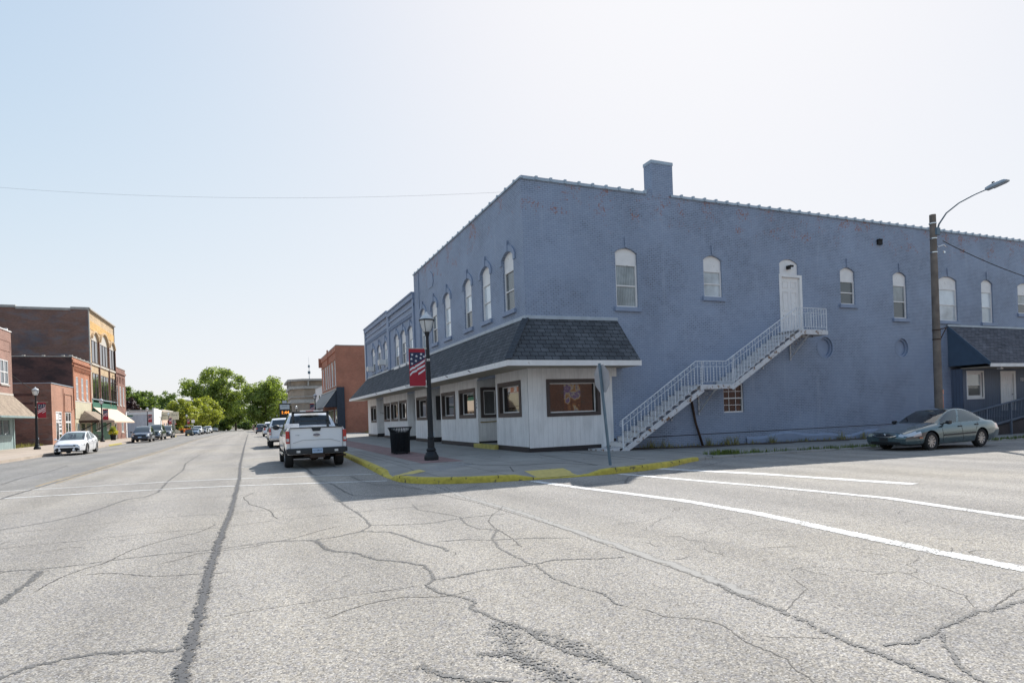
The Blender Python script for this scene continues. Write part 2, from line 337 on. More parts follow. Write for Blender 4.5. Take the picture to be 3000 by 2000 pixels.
carpaint('white_car_paint', (.82, .83, .85)); carpaint('teal_car_paint', (.085, .135, .15), .55, .2); carpaint('navy_car_paint', (.015, .03, .07), .2)
carpaint('green_car_paint', (.03, .05, .045), .3); carpaint('grey_car_paint', (.07, .08, .09), .4); carpaint('silver_car_paint', (.35, .38, .41), .5)
carpaint('blue_car_paint', (.10, .2, .32), .4)
plain('car_plastic', (.02, .022, .025), .5); plain('car_interior', (.14, .14, .14), .8); plain('dark_void', (.006, .006, .007), .9)
plain('orange_lens', (.6, .12, .02), .2, coat=1.); plain('red_lens', (.45, .01, .012), .15, coat=1.); plain('clear_lens', (.55, .58, .6), .1, .3, coat=1.)
plain('hazy_lens', (.42, .44, .36), .3, coat=.5); plain('plate_blue', (.42, .55, .72), .4); plain('navy_badge', (.01, .03, .12), .2, coat=1.)
plain('stop_red', (.5, .02, .03), .4); plain('sign_green', (.02, .16, .09), .4); plain('bark', (.09, .07, .055), .95, var=.3, bump=.7, bsc=8)
leafmat('leaf_green', (.10, .14, .035), (.33, .40, .12), .55); leafmat('leaf_yellow_green', (.15, .18, .035), (.46, .48, .12), .55); leafmat('leaf_dark', (.06, .10, .035), (.21, .28, .09), .5)
leafmat('leaf_purple', (.02, .008, .012), (.07, .03, .035), .15); leafmat('grass_dry', (.12, .12, .04), (.36, .32, .13)); leafmat('grass_green', (.04, .07, .015), (.15, .2, .05))
leafmat('flower_yellow', (.45, .35, .02), (.75, .65, .05)); leafmat('flower_orange', (.5, .12, .02), (.7, .25, .05))
plain('skin', (.42, .26, .2), .6); plain('dark_cloth', (.03, .03, .04), .8); plain('hair', (.03, .02, .015), .7)
emis('orange_digits', (1., .32, .03), .9)
def lantern_mat():
    m, nt, b, o = newmat('lantern_glass'); q = NB(nt); nt.nodes.remove(b)
    d = q.n('BsdfDiffuse'); d.inputs[0].default_value = (.82, .84, .86, 1); t = q.n('BsdfTranslucent'); t.inputs[0].default_value = (.8, .83, .85, 1)
    gl = q.n('BsdfGlossy'); gl.inputs['Roughness'].default_value = .12
    a = q.n('MixShader'); a.inputs[0].default_value = .5; q.l(d.outputs[0], a.inputs[1]); q.l(t.outputs[0], a.inputs[2])
    z = q.n('MixShader'); z.inputs[0].default_value = .12; q.l(a.outputs[0], z.inputs[1]); q.l(gl.outputs[0], z.inputs[2]); q.l(z.outputs[0], o.inputs[0])
lantern_mat()
def poster_mat():
    m, nt, b, o = newmat('window_painting'); q = NB(nt); pos = q.n('NewGeometry').outputs['Position']
    wv = q.n('TexWave', wave_type='RINGS'); wv.inputs['Scale'].default_value = 2.2; wv.inputs['Distortion'].default_value = 9; wv.inputs['Detail'].default_value = 3; q.l(pos, wv.inputs[0])
    c = q.ramp(wv.outputs['Fac'], [(0., (.10, .035, .02)), (.35, (.22, .09, .035)), (.6, (.32, .18, .07)), (.85, (.34, .30, .24)), (1., (.13, .08, .17))])
    q.l(c, b.inputs['Base Color']); b.inputs['Roughness'].default_value = .3
poster_mat()
# ------------------------------------------------------------------ object helpers
def tag(o, label=None, cat=None, group=None, kind=None):
    if label: o['label'] = label
    if cat: o['category'] = cat
    if group: o['group'] = group
    if kind: o['kind'] = kind
    return o
def thing(name, loc, label, cat, group=None, rz=0.):
    o = bpy.data.objects.new(name, None); C.objects.link(o); o.location = loc; o.rotation_euler = (0, 0, rz)
    o.empty_display_size = .3
    return tag(o, label, cat, group)
def idf(a, d, z): return (a, d, z)
idf.local = True
class MB:
    def __init__(s, fr=idf): s.v = []; s.f = []; s.fr = fr; s.mi = []; s.cm = 0; s.uv = {}
    def quad(s, *p, uv=None):
        b = len(s.v); s.v += [s.fr(*q) for q in p]; s.f.append(tuple(range(b, b+len(p)))); s.mi.append(s.cm)
        if uv: s.uv[len(s.f)-1] = uv
        return s
    def box(s, a0, a1, d0, d1, z0, z1):
        b = len(s.v)
        s.v += [s.fr(a, d, z) for z in (z0, z1) for d in (d0, d1) for a in (a0, a1)]
        for q in ((0, 1, 3, 2), (4, 6, 7, 5), (0, 4, 5, 1), (2, 3, 7, 6), (0, 2, 6, 4), (1, 5, 7, 3)):
            s.f.append(tuple(b+i for i in q)); s.mi.append(s.cm)
        return s
    def bar(s, p, q, w, h, up=(0, 0, 1)):
        p, q = Vector(s.fr(*p)), Vector(s.fr(*q)); d = (q-p).normalized(); u = Vector(up)
        if abs(d.dot(u)) > .98: u = Vector((1, 0, 0))
        r = d.cross(u).normalized()*w/2; t = r.cross(d).normalized()*h/2; b = len(s.v)
        for e in (p, q): s.v += [tuple(e+i*r+j*t) for i, j in ((-1, -1), (1, -1), (1, 1), (-1, 1))]
        for f in ((0, 1, 2, 3), (7, 6, 5, 4), (0, 4, 5, 1), (1, 5, 6, 2), (2, 6, 7, 3), (3, 7, 4, 0)):
            s.f.append(tuple(b+i for i in f)); s.mi.append(s.cm)
        return s
    def tube(s, pts, r, n=8, cap=True):
        P = [Vector(s.fr(*p)) for p in pts]; rs = r if isinstance(r, (list, tuple)) else [r]*len(P); rings = []
        for i, p in enumerate(P):
            d = (P[min(i+1, len(P)-1)]-P[max(i-1, 0)]).normalized()
            u = Vector((0, 0, 1)) if abs(d.z) < .95 else Vector((0, 1, 0))
            a = d.cross(u).normalized(); c = a.cross(d); b = len(s.v)
            s.v += [tuple(p+rs[i]*(math.cos(t)*a+math.sin(t)*c)) for t in (2*PI*k/n for k in range(n))]; rings.append(b)
        for b0, b1 in zip(rings, rings[1:]):
            for k in range(n): s.f.append((b0+k, b0+(k+1) % n, b1+(k+1) % n, b1+k)); s.mi.append(s.cm)
        if cap:
            s.f.append(tuple(rings[0]+k for k in range(n))[::-1]); s.mi.append(s.cm); s.f.append(tuple(rings[-1]+k for k in range(n))); s.mi.append(s.cm)
        return s
    def lathe(s, prof, c=(0, 0, 0), n=16, axis='z', squash=1.):
        rings = []
        for r, z in prof:
            b = len(s.v); rings.append(b)
            for k in range(n):
                t = 2*PI*k/n+PI/n; x, y = r*math.cos(t), r*math.sin(t)*squash
                p = (c[0]+x, c[1]+y, c[2]+z) if axis == 'z' else ((c[0]+x, c[1]+z, c[2]+y) if axis == 'y' else (c[0]+z, c[1]+x, c[2]+y))
                s.v.append(s.fr(*p))
        for b0, b1 in zip(rings, rings[1:]):
            for k in range(n): s.f.append((b0+k, b0+(k+1) % n, b1+(k+1) % n, b1+k)); s.mi.append(s.cm)
        return s
    def prism(s, poly, d0, d1, plane='az'):
        # polygon in (a,z), extruded along d; plane 'ad' extrudes along z, 'dz' extrudes along a
        b = len(s.v); n = len(poly)
        mk = {'az': lambda u, v, e: (u, e, v), 'ad': lambda u, v, e: (u, v, e), 'dz': lambda u, v, e: (e, u, v)}[plane]
        for e in (d0, d1): s.v += [s.fr(*mk(u, v, e)) for u, v in poly]
        s.f.append(tuple(b+i for i in range(n))); s.f.append(tuple(b+n+i for i in range(n))[::-1]); s.mi += [s.cm]*2
        for i in range(n): j = (i+1) % n; s.f.append((b+i, b+n+i, b+n+j, b+j)); s.mi.append(s.cm)
        return s
    def build(s, name, mat, parent=None, smooth=False, bevel=0., kind=None, label=None, flip=True, merge=False):
        me = bpy.data.meshes.new(name)
        org = Vector((0, 0, 0))
        if parent is not None and not getattr(s.fr, 'local', False):
            org = Vector(parent.location)
            if parent.parent: org = org+Vector(parent.parent.location)
        me.from_pydata([tuple(Vector(v)-org) for v in s.v], [], s.f)
        if s.uv:
            ul = me.uv_layers.new(name='UVMap')
            for fi, uv in s.uv.items():
                p = me.polygons[fi]
                for li, c in zip(p.loop_indices, uv): ul.data[li].uv = c
        mats = mat if isinstance(mat, (list, tuple)) else [mat]
        for m in mats: me.materials.append(MATS[m])
        me.polygons.foreach_set('material_index', s.mi)
        me.update()
        if flip or merge:
            bm = bmesh.new(); bm.from_mesh(me)
            if merge: bmesh.ops.remove_doubles(bm, verts=bm.verts, dist=1e-4)
            if flip: bmesh.ops.recalc_face_normals(bm, faces=bm.faces)
            bm.to_mesh(me); bm.free()
        if smooth:
            me.polygons.foreach_set('use_smooth', [True]*len(me.polygons))
            if smooth is not True: me.set_sharp_from_angle(angle=math.radians(smooth))
        o = bpy.data.objects.new(name, me); C.objects.link(o)
        if parent is not None: o.parent = parent
        if bevel:
            b = o.modifiers.new('bevel', 'BEVEL'); b.width = bevel; b.segments = 2; b.limit_method = 'ANGLE'
        if kind: o['kind'] = kind
        if label: o['label'] = label
        return o
def W(fr): return fr
def copy_tree(root, loc=None, rz=None, label=None, group=None):
    def cp(o, par):
        c = o.copy(); C.objects.link(c)
        if par is not None: c.parent = par
        for ch in [x for x in kids.get(o.name, [])]: cp(ch, c)
        return c
    kids = {}
    for o in bpy.data.objects:
        if o.parent: kids.setdefault(o.parent.name, []).append(o)
    r = cp(root, None)
    if loc is not None: r.location = loc
    if rz is not None: r.rotation_euler = (0, 0, rz)
    if label: r['label'] = label
    if group: r['group'] = group
    return r
def text(s, size, mat, name, parent, fr, a, d, z, depth=.006, align='CENTER', flip=False, bold=0.):
    # raised lettering on a face: the text plane is (a, z), it stands proud along d
    cu = bpy.data.curves.new(name, 'FONT'); cu.body = s; cu.size = size; cu.align_x = align; cu.align_y = 'CENTER'; cu.extrude = depth/2; cu.offset = bold
    cu.resolution_u = 3
    o = bpy.data.objects.new(name, cu); C.objects.link(o)
    dg = bpy.context.evaluated_depsgraph_get(); me = bpy.data.meshes.new_from_object(o.evaluated_get(dg)); bpy.data.objects.remove(o)
    org = Vector((0, 0, 0))
    if parent is not None and not getattr(fr, 'local', False): org = Vector(parent.location) + (Vector(parent.parent.location) if parent.parent else Vector())
    k = -1 if flip else 1
    for v in me.vertices: v.co = Vector(fr(a+k*v.co.x, d+v.co.z, z+v.co.y))-org
    me.materials.clear(); me.materials.append(MATS[mat]); me.update()
    n = bpy.data.objects.new(name, me); C.objects.link(n); n.parent = parent
    return n
def WORLD(a, d, z): return (a, d, z)
def G3(dz=0.):
    return lambda a, d, z: (a, d, g(a, d)+z+dz)
def sheet(name, xs, ys, z, mat, kind='structure'):
    mb = MB()
    b = {}
    for i, x in enumerate(xs):
        for j, y in enumerate(ys): b[i, j] = len(mb.v); mb.v.append((x, y, g(x, y)+z))
    for i in range(len(xs)-1):
        for j in range(len(ys)-1): mb.f.append((b[i, j], b[i+1, j], b[i+1, j+1], b[i, j+1])); mb.mi.append(0)
    return mb.build(name, mat, kind=kind, flip=False)
def lin(a, b, n): return [a+(b-a)*i/n for i in range(n+1)]
# one big sheet of ground out to the horizon, the carriageway a sheet on it
sheet('ground', [-1500, -600, -200, -80, -40, -20, -12, 0, 10, 16, 24, 36, 60, 120, 300, 700, 1500],
      [-400, -100, -40, -10, 0, 20, 40, 60, 80, 100, 120, 140, 160, 200, 260, 330, 400, 700, 2500], -.03, 'soil')
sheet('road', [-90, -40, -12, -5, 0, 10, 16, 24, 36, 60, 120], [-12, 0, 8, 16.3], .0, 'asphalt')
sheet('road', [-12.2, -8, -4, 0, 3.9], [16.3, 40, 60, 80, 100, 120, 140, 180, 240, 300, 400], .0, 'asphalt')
sheet('road', [-90, -40, -12.2], [121, 130, 141], .0, 'asphalt')
# ---- right-hand pavement: outer edge of kerb, inner point of the dropped band, kerb height
K = [(3.75, 230, .15), (3.75, 140, .15), (3.75, 100, .15), (3.75, 80, .15), (3.75, 60, .15), (3.75, 40, .15), (3.72, 28, .15), (3.55, 22, .15), (3.4, 18.3, .15), (3.36, 17.5, .14), (3.34, 17.1, .04), (3.34, 16.6, .02), (3.35, 16.2, .03),
     (3.36, 15.8, .13), (3.40, 15.3, .15), (3.52, 14.9, .15), (3.72, 14.55, .15), (4.0, 14.25, .15), (4.35, 14.0, .15), (4.9, 13.75, .15), (5.4, 13.6, .15), (5.85, 13.52, .14), (6.25, 13.44, .06), (6.5, 13.40, .02), (7.0, 13.33, .02), (7.4, 13.30, .02), (7.8, 13.29, .05),
     (8.15, 13.29, .13), (8.5, 13.30, .15), (8.87, 13.33, .15), (9.4, 13.42, .15), (9.9, 13.55, .15), (10.5, 13.8, .15), (11.3, 14.3, .13), (12.1, 14.85, .12), (12.8, 15.25, .11), (13.6, 15.55, .09), (14.4, 15.72, .08), (16, 15.85, .07), (18, 15.95, .07), (21, 16.05, .07), (25, 16.1, .07), (32, 16.1, .07), (40, 16.1, .07), (60, 16.1, .07)]
SW = .19
def swz(x, y):
    # pavement surface; it sinks towards the side street along the blue wall
    return g(x, y)+.15-.08*clamp(0, 1, (x-11)/5)
def nrm(i):
    a, b = K[max(0, i-1)], K[min(len(K)-1, i+1)]
    dx, dy = b[0]-a[0], b[1]-a[1]; l = math.hypot(dx, dy); return (-dy/l, dx/l)
def off(i, d): n = nrm(i); return (K[i][0]+n[0]*d, K[i][1]+n[1]*d)
kerb = [MB(), MB()]; apron = MB(); inner = []
for i in range(len(K)-1):
    yel = 40 >= K[i][1] and K[i][0] < 12.7
    mb = kerb[0 if yel else 1]
    pr = []
    for j in (i, i+1):
        h = K[j][2]; x, y = K[j][:2]; z = g(x, y); row = []
        for d, t in ((0, -.05), (.005, h*.7), (.03, h*.95), (.06, h), (SW, h), (SW, -.05)):
            p = off(j, d); row.append((p[0], p[1], z+t))
        pr.append(row)
    for k in range(5): mb.quad(pr[0][k], pr[1][k], pr[1][k+1], pr[0][k+1])
kerb[0].build('kerb', 'yellow_paint', kind='structure', smooth=60, merge=True)
kerb[1].build('kerb', 'pale_concrete', kind='structure', smooth=60, merge=True)
AP = 1.15
kj = MB()
for i in (6, 8, 14, 18, 20, 22, 28, 30, 33, 36):
    a_, b_ = off(i, -.004), off(i, SW); z_ = g(*K[i][:2])+K[i][2]; kj.bar((a_[0], a_[1], z_-.05), (a_[0], a_[1], z_+.0), .012, .012); kj.bar((a_[0], a_[1], z_+.002), (b_[0], b_[1], z_+.002), .012, .006)
kj.build('kerb_joint', 'dark_trim', kind='structure')
for i in range(len(K)-1):
    rows = []
    for j in (i, i+1):
        a = off(j, SW); b = off(j, AP); za = g(*K[j][:2])+K[j][2]; zb = swz(*b)
        rows.append([(a[0]+(b[0]-a[0])*t, a[1]+(b[1]-a[1])*t, za+(zb-za)*t) for t in (0, .35, .7, 1)])
    for k in range(3): apron.quad(rows[0][k], rows[1][k], rows[1][k+1], rows[0][k+1])
apron.build('pavement', 'pale_concrete', kind='structure')
ins = [off(i, AP) for i in range(len(K))]
pm = MB()
for i in range(len(K)-1):
    a, b = ins[i], ins[i+1]
    # main street leg: out to x=12 ; side street leg: back to y=21
    def back(p, k):
        if K[k][0] < 3.6 or K[k][1] > 17.5: return (12.0, max(p[1], 21.0)) if p[1] > 21 else (9.7, 21.0)
        return (max(p[0], 9.7), 21.0)
    qa, qb = back(a, i), back(b, i+1)
    for t0, t1 in ((0, .3), (.3, .65), (.65, 1.)):
        P = [(a[0]+(qa[0]-a[0])*t0, a[1]+(qa[1]-a[1])*t0), (b[0]+(qb[0]-b[0])*t0, b[1]+(qb[1]-b[1])*t0), (b[0]+(qb[0]-b[0])*t1, b[1]+(qb[1]-b[1])*t1), (a[0]+(qa[0]-a[0])*t1, a[1]+(qa[1]-a[1])*t1)]
        pm.quad(*[(x, y, swz(x, y)) for x, y in P])
pm.build('pavement', 'pale_concrete', kind='structure')
def patch(name, pts, dz, mat, n=10, m=3):
    # quad patch (p0 p1 | p3 p2) draped on the pavement
    mb = MB(); p0, p1, p2, p3 = pts
    def P(u, v):
        a = (p0[0]+(p1[0]-p0[0])*u, p0[1]+(p1[1]-p0[1])*u); b = (p3[0]+(p2[0]-p3[0])*u, p3[1]+(p2[1]-p3[1])*u)
        x, y = a[0]+(b[0]-a[0])*v, a[1]+(b[1]-a[1])*v; return (x, y, swz(x, y)+dz)
    for i in range(n):
        for j in range(m): mb.quad(P(i/n, j/m), P((i+1)/n, j/m), P((i+1)/n, (j+1)/m), P(i/n, (j+1)/m))
    return mb.build(name, mat, kind='structure')
patch('brick_paving', [(4.95, 19.0), (6.35, 18.9), (6.35, 90), (4.95, 90)], .004, 'brick_pavers', 4, 30)
gr = MB()
for i in range(16):
    t = i/15; x0, y0 = 4.62+1.35*t, 17.25+1.25*t; gr.bar((x0, y0, swz(x0, y0)+.004), (x0+.03, y0-1.3, swz(x0, y0)+.004), .022, .006)
gr.build('drain_grate', 'sign_back', kind='structure')
def mat_on_ramp(x0, x1, y0, y1, axis):
    # tactile yellow mat lying on the dropped slab
    mb = MB()
    def z(x, y):
        d = (y-13.33) if axis == 'y' else (x-3.34)
        return g(x, y)+.02+(.13)*clamp(0, 1, (d-SW)/(AP-SW))+.008
    n = 6
    for i in range(n):
        for j in range(n):
            P = [(x0+(x1-x0)*u/n, y0+(y1-y0)*v/n) for u, v in ((i, j), (i+1, j), (i+1, j+1), (i, j+1))]
            mb.quad(*[(x, y, z(x, y)) for x, y in P])
    return mb.build('tactile_mat', 'mat_yellow', kind='structure')
mat_on_ramp(6.42, 7.55, 13.5, 14.35, 'y'); mat_on_ramp(3.55, 4.35, 16.3, 17.0, 'x')
# strip of bare earth between pavement and the blue wall
di = MB()
for i in range(30):
    x0, x1 = 13.6+i*.7, 14.3+i*.7; f = lambda x: 20.2+.25*math.sin(x*1.7)+.1*math.sin(x*5.1)
    di.quad((x0, f(x0), swz(x0, 20)+.006), (x1, f(x1), swz(x1, 20)+.006), (x1, 20.95, swz(x1, 20)+.05), (x0, 20.95, swz(x0, 20)+.05))
di.build('bare_earth', 'dirt', kind='structure')
# joints cut across the corner slab
jt = MB()
for pl in ([(5.94, 18.35), (6.19, 16.9), (7.09, 15.95), (8.13, 15.9), (8.6, 14.4)], [(9.35, 19.47), (8.57, 14.3)], [(6.6, 15.72), (6.14, 14.4)], [(4.5, 30), (4.52, 19)], [(11, 20.6), (10.6, 15)], [(14.5, 20), (14.2, 16.8)]):
    for a, b in zip(pl, pl[1:]):
        for k in range(6):
            p = [a[q]+(b[q]-a[q])*k/6 for q in (0, 1)]; r = [a[q]+(b[q]-a[q])*(k+1)/6 for q in (0, 1)]
            jt.bar((p[0], p[1], swz(*p)+.002), (r[0], r[1], swz(*r)+.002), .018, .006)
jt.build('pavement_joint', 'dark_trim', kind='structure')
# ---- left-hand pavement (sunlit, pinkish) and kerbs
def left_walk(y0, y1):
    ys = lin(y0, y1, 16)
    sheet('pavement', [-19.4, -17, -14.5, -12.15], ys, .15, 'tan_concrete')
    mb = MB()
    for a, b in zip(ys, ys[1:]):
        za, zb = g(-12, a), g(-12, b)
        mb.quad((-12.0, a, za-.04), (-12.0, b, zb-.04), (-12.02, b, zb+.15), (-12.02, a, za+.15)).quad((-12.02, a, za+.15), (-12.02, b, zb+.15), (-12.15, b, zb+.151), (-12.15, a, za+.151))
    mb.quad((-12.0, y0, -.04+g(-12, y0)), (-19.4, y0, -.04+g(-12, y0)), (-19.4, y0, .15+g(-12, y0)), (-12, y0, .15+g(-12, y0)))
    mb.build('kerb', 'tan_concrete', kind='structure')
left_walk(13.5, 121); left_walk(141, 240)
def kerb_paint(y0, y1):
    mb = MB(); mb.box(-12.16, -11.99, y0, y1, g(-12, y0)+.02, g(-12, y0)+.156); mb.build('kerb_paint', 'worn_yellow', kind='structure')
kerb_paint(66, 72); kerb_paint(118, 120.9); kerb_paint(141.1, 147)
sheet('lot', [-80, -50, -19.45], [66, 70, 79], .10, 'dirt'); sheet('lot', [12.05, 30, 60], [55, 65, 75], .12, 'dirt')
sheet('lot', [3.9, 10, 60], [163, 200, 260], .10, 'soil')
# ---- painted lines: UV.x runs across so that the edges can wear
def ribbon(mb, pts, w, z, step=.12, jit=.0, taper=False):
    P = []
    for a, b in zip(pts, pts[1:]):
        l = math.hypot(b[0]-a[0], b[1]-a[1]); n = max(1, int(l/step))
        for k in range(n): P.append((a[0]+(b[0]-a[0])*k/n, a[1]+(b[1]-a[1])*k/n))
    P.append(pts[-1]); n = len(P); Q = []
    for i, p in enumerate(P):
        a, b = P[max(0, i-1)], P[min(n-1, i+1)]; dx, dy = b[0]-a[0], b[1]-a[1]; l = math.hypot(dx, dy) or 1
        ww = w if not callable(w) else w(i/(n-1))
        if taper: ww *= min(1, .25+min(i, n-1-i)*.25)
        j1, j2 = R.gauss(0, jit), R.gauss(0, jit)
        nx, ny = -dy/l, dx/l; cx, cy = p[0]+nx*j1, p[1]+ny*j1; hw = ww/2*(1+j2/(w if not callable(w) else .1)*.8) if jit else ww/2
        Q.append([(cx+nx*hw, cy+ny*hw), (cx, cy), (cx-nx*hw, cy-ny*hw)])
    for r, s_ in zip(Q, Q[1:]):
        for k in (0, 1):
            q = (r[k], s_[k], s_[k+1], r[k+1])
            mb.quad(*[(x, y, g(x, y)+z) for x, y in q], uv=[(k*.5, 0), (k*.5, 1), (k*.5+.5, 1), (k*.5+.5, 0)])
    return mb
lines = MB()
ribbon(lines, [(-12, 21.15), (-6.34, 20.75), (-2.1, 20.25), (-.4, 19.7), (2.37, 18.5), (3.3, 18.1)], .13, .0062, .5)
ribbon(lines, [(-12, 19.0), (-5.7, 18.55), (-1.9, 17.95), (-.36, 17.45), (2.1, 16.35), (3.2, 15.85)], .15, .0062, .5)
ribbon(lines, [(6.12, 13.2), (6.33, 11.5), (6.63, 10.0), (6.85, 8.6), (6.88, 7.0), (6.70, 5.4), (6.58, 4.2), (6.54, 3.4), (6.5, 2.2)], .27, .0062, .3)
ribbon(lines, [(8.55, 13.2), (8.78, 11.95), (9.36, 8.95), (9.62, 6.85), (9.28, 4.75), (9.1, 3.4)], .25, .0062, .3)
ribbon(lines, [(10.0, 13.9), (11.05, 11.1), (11.8, 7.85)], .46, .0062, .3)
ribbon(lines, [(-.4, 24.7), (1.0, 24.9)], .1, .0062, .3); ribbon(lines, [(-.4, 31.5), (1.0, 31.7)], .1, .0062, .3)
ribbon(lines, [(22.5, 11.6), (30, 11.9)], .12, .0062, .5)
lines.build('painted_line', 'white_line', kind='structure', flip=False)
yl = MB(); ribbon(yl, [(-5.80, 21.8), (-5.76, 35), (-5.66, 46), (-5.9, 75), (-6.1, 110), (-6.2, 180)], .13, .0062, .5); ribbon(yl, [(-5.5, 22.5), (-5.44, 35), (-5.36, 46), (-5.6, 75), (-5.8, 110), (-5.9, 180)], .11, .0062, .5)
yl.build('painted_line', 'yellow_line', kind='structure', flip=False)
CR = {
'n1': ([(-4.5, 8.6), (-2.72, 8.83), (-2.29, 8.69), (-1.89, 8.72), (-1.51, 8.8), (-1.07, 8.83), (-0.48, 8.75), (0.21, 8.9), (0.7, 8.7)], .045),
'n2': ([(-2.2, 4.8), (-1.56, 5.01), (-1.44, 5.13), (-1.25, 5.19), (-1.06, 5.2), (-0.77, 5.09), (-0.56, 4.99), (-0.47, 5.15)], .085),
'n3': ([(-2.4, 6.4), (-2.22, 7.18), (-2.22, 7.54), (-2.21, 7.89), (-2.26, 8.59)], .10),
'n4': ([(-4.2, 12.3), (-3.85, 12.58), (-3.39, 13.07), (-3.05, 13.65), (-2.83, 14.66), (-2.63, 16.05), (-2.28, 16.37), (-2.15, 17.25), (-2.31, 20.72), (-2.32, 25.03), (-2.64, 29.8), (-2.64, 38.0)], .075),
'n5': ([(-7.12, 23.39), (-7.42, 26.4), (-7.36, 29.14), (-7.72, 33.61)], .12),
'a1': ([(0.64, 8.66), (1.03, 8.73), (1.41, 8.95), (1.59, 9.27), (1.64, 9.73), (1.64, 10.65), (1.58, 11.8), (1.57, 12.58), (1.48, 12.79)], .06),
'a2': ([(1.41, 8.95), (1.76, 8.65), (1.9, 8.09), (1.96, 7.64), (2.12, 7.26), (2.1, 7.02)], .07),
'a3': ([(1.63, 9.4), (1.97, 9.17), (2.42, 9.02), (2.86, 9.14), (3.15, 9.2), (3.73, 9.16)], .05),
'a4': ([(2.71, 11.2), (2.62, 10.47), (2.89, 9.76), (3.02, 9.29), (2.89, 8.7), (2.91, 8.23), (3.06, 7.99)], .04),
'a5': ([(3.0, 8.1), (3.11, 7.95), (2.82, 7.37), (2.7, 6.89), (2.69, 6.5), (2.69, 6.0)], .05),
'a6': ([(0.7, 8.66), (0.76, 8.53), (0.81, 8.04), (0.89, 7.78), (1.09, 7.58), (1.19, 7.29), (1.25, 7.08)], .07),
'a7': ([(2.16, 7.62), (2.53, 7.56), (2.8, 7.33), (3.27, 7.18), (3.71, 6.91)], .04),
'sh1': ([(1.6, 17.43), (1.79, 16.53), (1.86, 15.79), (1.89, 14.03), (1.96, 13.31), (2.43, 12.79), (3.58, 12.04)], .06),
'sh2': ([(2.57, 17.93), (2.61, 16.05), (2.77, 15.11), (3.18, 14.68), (3.3, 14.0), (3.45, 13.25)], .07),
'sh3': ([(1.5, 26), (1.6, 23.5), (1.7, 21.81), (1.67, 19.68), (1.75, 18.98), (2.13, 19.57)], .10),
'sh4': ([(2.57, 25.68), (2.63, 23.02), (2.65, 21.84)], .12),
'sh5': ([(6.38, 11.6), (7.14, 11.72), (7.86, 11.92), (8.4, 11.88), (11.18, 13.3), (12.27, 14.0), (13.19, 14.6)], .06),
'sh6': ([(7.51, 11.4), (8.3, 12.44), (8.92, 12.87), (9.62, 13.04)], .06),
'sh7': ([(4.14, 12.73), (4.49, 13.0), (4.78, 13.2)], .05),
'b1': ([(0.77, 8.66), (0.81, 7.9), (1.12, 7.5), (1.25, 7.08), (1.49, 6.81), (1.68, 6.49), (1.65, 6.09), (1.61, 5.87), (1.5, 5.72), (1.51, 5.46), (1.64, 5.23), (1.73, 5.0), (1.63, 4.82), (1.69, 4.6), (1.73, 4.4), (1.75, 4.23)], .055),
'b2': ([(1.75, 4.35), (1.78, 4.31), (1.83, 4.18), (1.85, 3.97), (1.87, 3.77), (1.93, 3.56), (2.04, 3.47), (2.05, 3.23), (2.07, 3.1), (2.12, 2.9)], .085),
'b3': ([(1.35, 3.9), (1.55, 3.77), (1.59, 3.59), (1.66, 3.35), (1.67, 3.0)], .10),
'b4': ([(1.62, 5.87), (1.85, 5.87), (2.16, 5.96), (2.47, 5.92), (2.74, 5.9), (2.96, 5.99), (3.44, 5.77), (3.71, 5.68)], .05),
'b5': ([(2.69, 6.0), (2.74, 5.9), (2.68, 5.62), (2.64, 5.31), (2.7, 4.93), (2.81, 4.63), (2.74, 4.39), (2.8, 4.19)], .035),
'b7': ([(6.2, 2.85), (5.42, 2.85), (5.03, 2.83), (4.98, 2.88), (4.68, 2.81), (4.44, 2.79), (4.26, 2.74), (4.0, 2.7), (3.77, 2.76)], .06),
'b9': ([(4.3, 2.72), (4.13, 2.59), (4.0, 2.45), (3.85, 2.34), (3.78, 2.24), (3.71, 2.0)], .045),
'b11': ([(0.95, 3.89), (1.04, 3.68), (1.16, 3.53), (1.4, 3.4)], .09),
'diag2': ([(3.85, 4.4), (3.77, 4.15), (3.76, 3.58), (3.7, 3.3), (3.64, 2.99), (3.62, 2.65), (3.60, 2.37), (3.62, 1.9)], .08)}
seam = MB()
for i_, (k, (p, w_)) in enumerate(CR.items()): ribbon(seam, p, w_*1.3, 0.0035+i_*.00008, .05, .008)
seam.build('seam_filler', 'tar_seam', kind='structure', flip=False); seam = MB()
ribbon(seam, [(-.5, 120), (-.49, 90), (-.48, 43.6), (-.44, 26.5), (-.36, 19.5), (-.38, 15.8), (-.39, 12.2), (-.43, 10.6), (-.46, 9), (-.47, 7.3), (-.45, 6.1), (-.45, 5.2), (-.46, 4.7), (-.47, 3)], .15, .0075, .05, .012)
ribbon(seam, [(-5.62, 18.4), (-5.62, 23.6), (-5.62, 30.4), (-5.52, 46), (-5.76, 75), (-5.97, 110)], .10, .008, .3, .008)
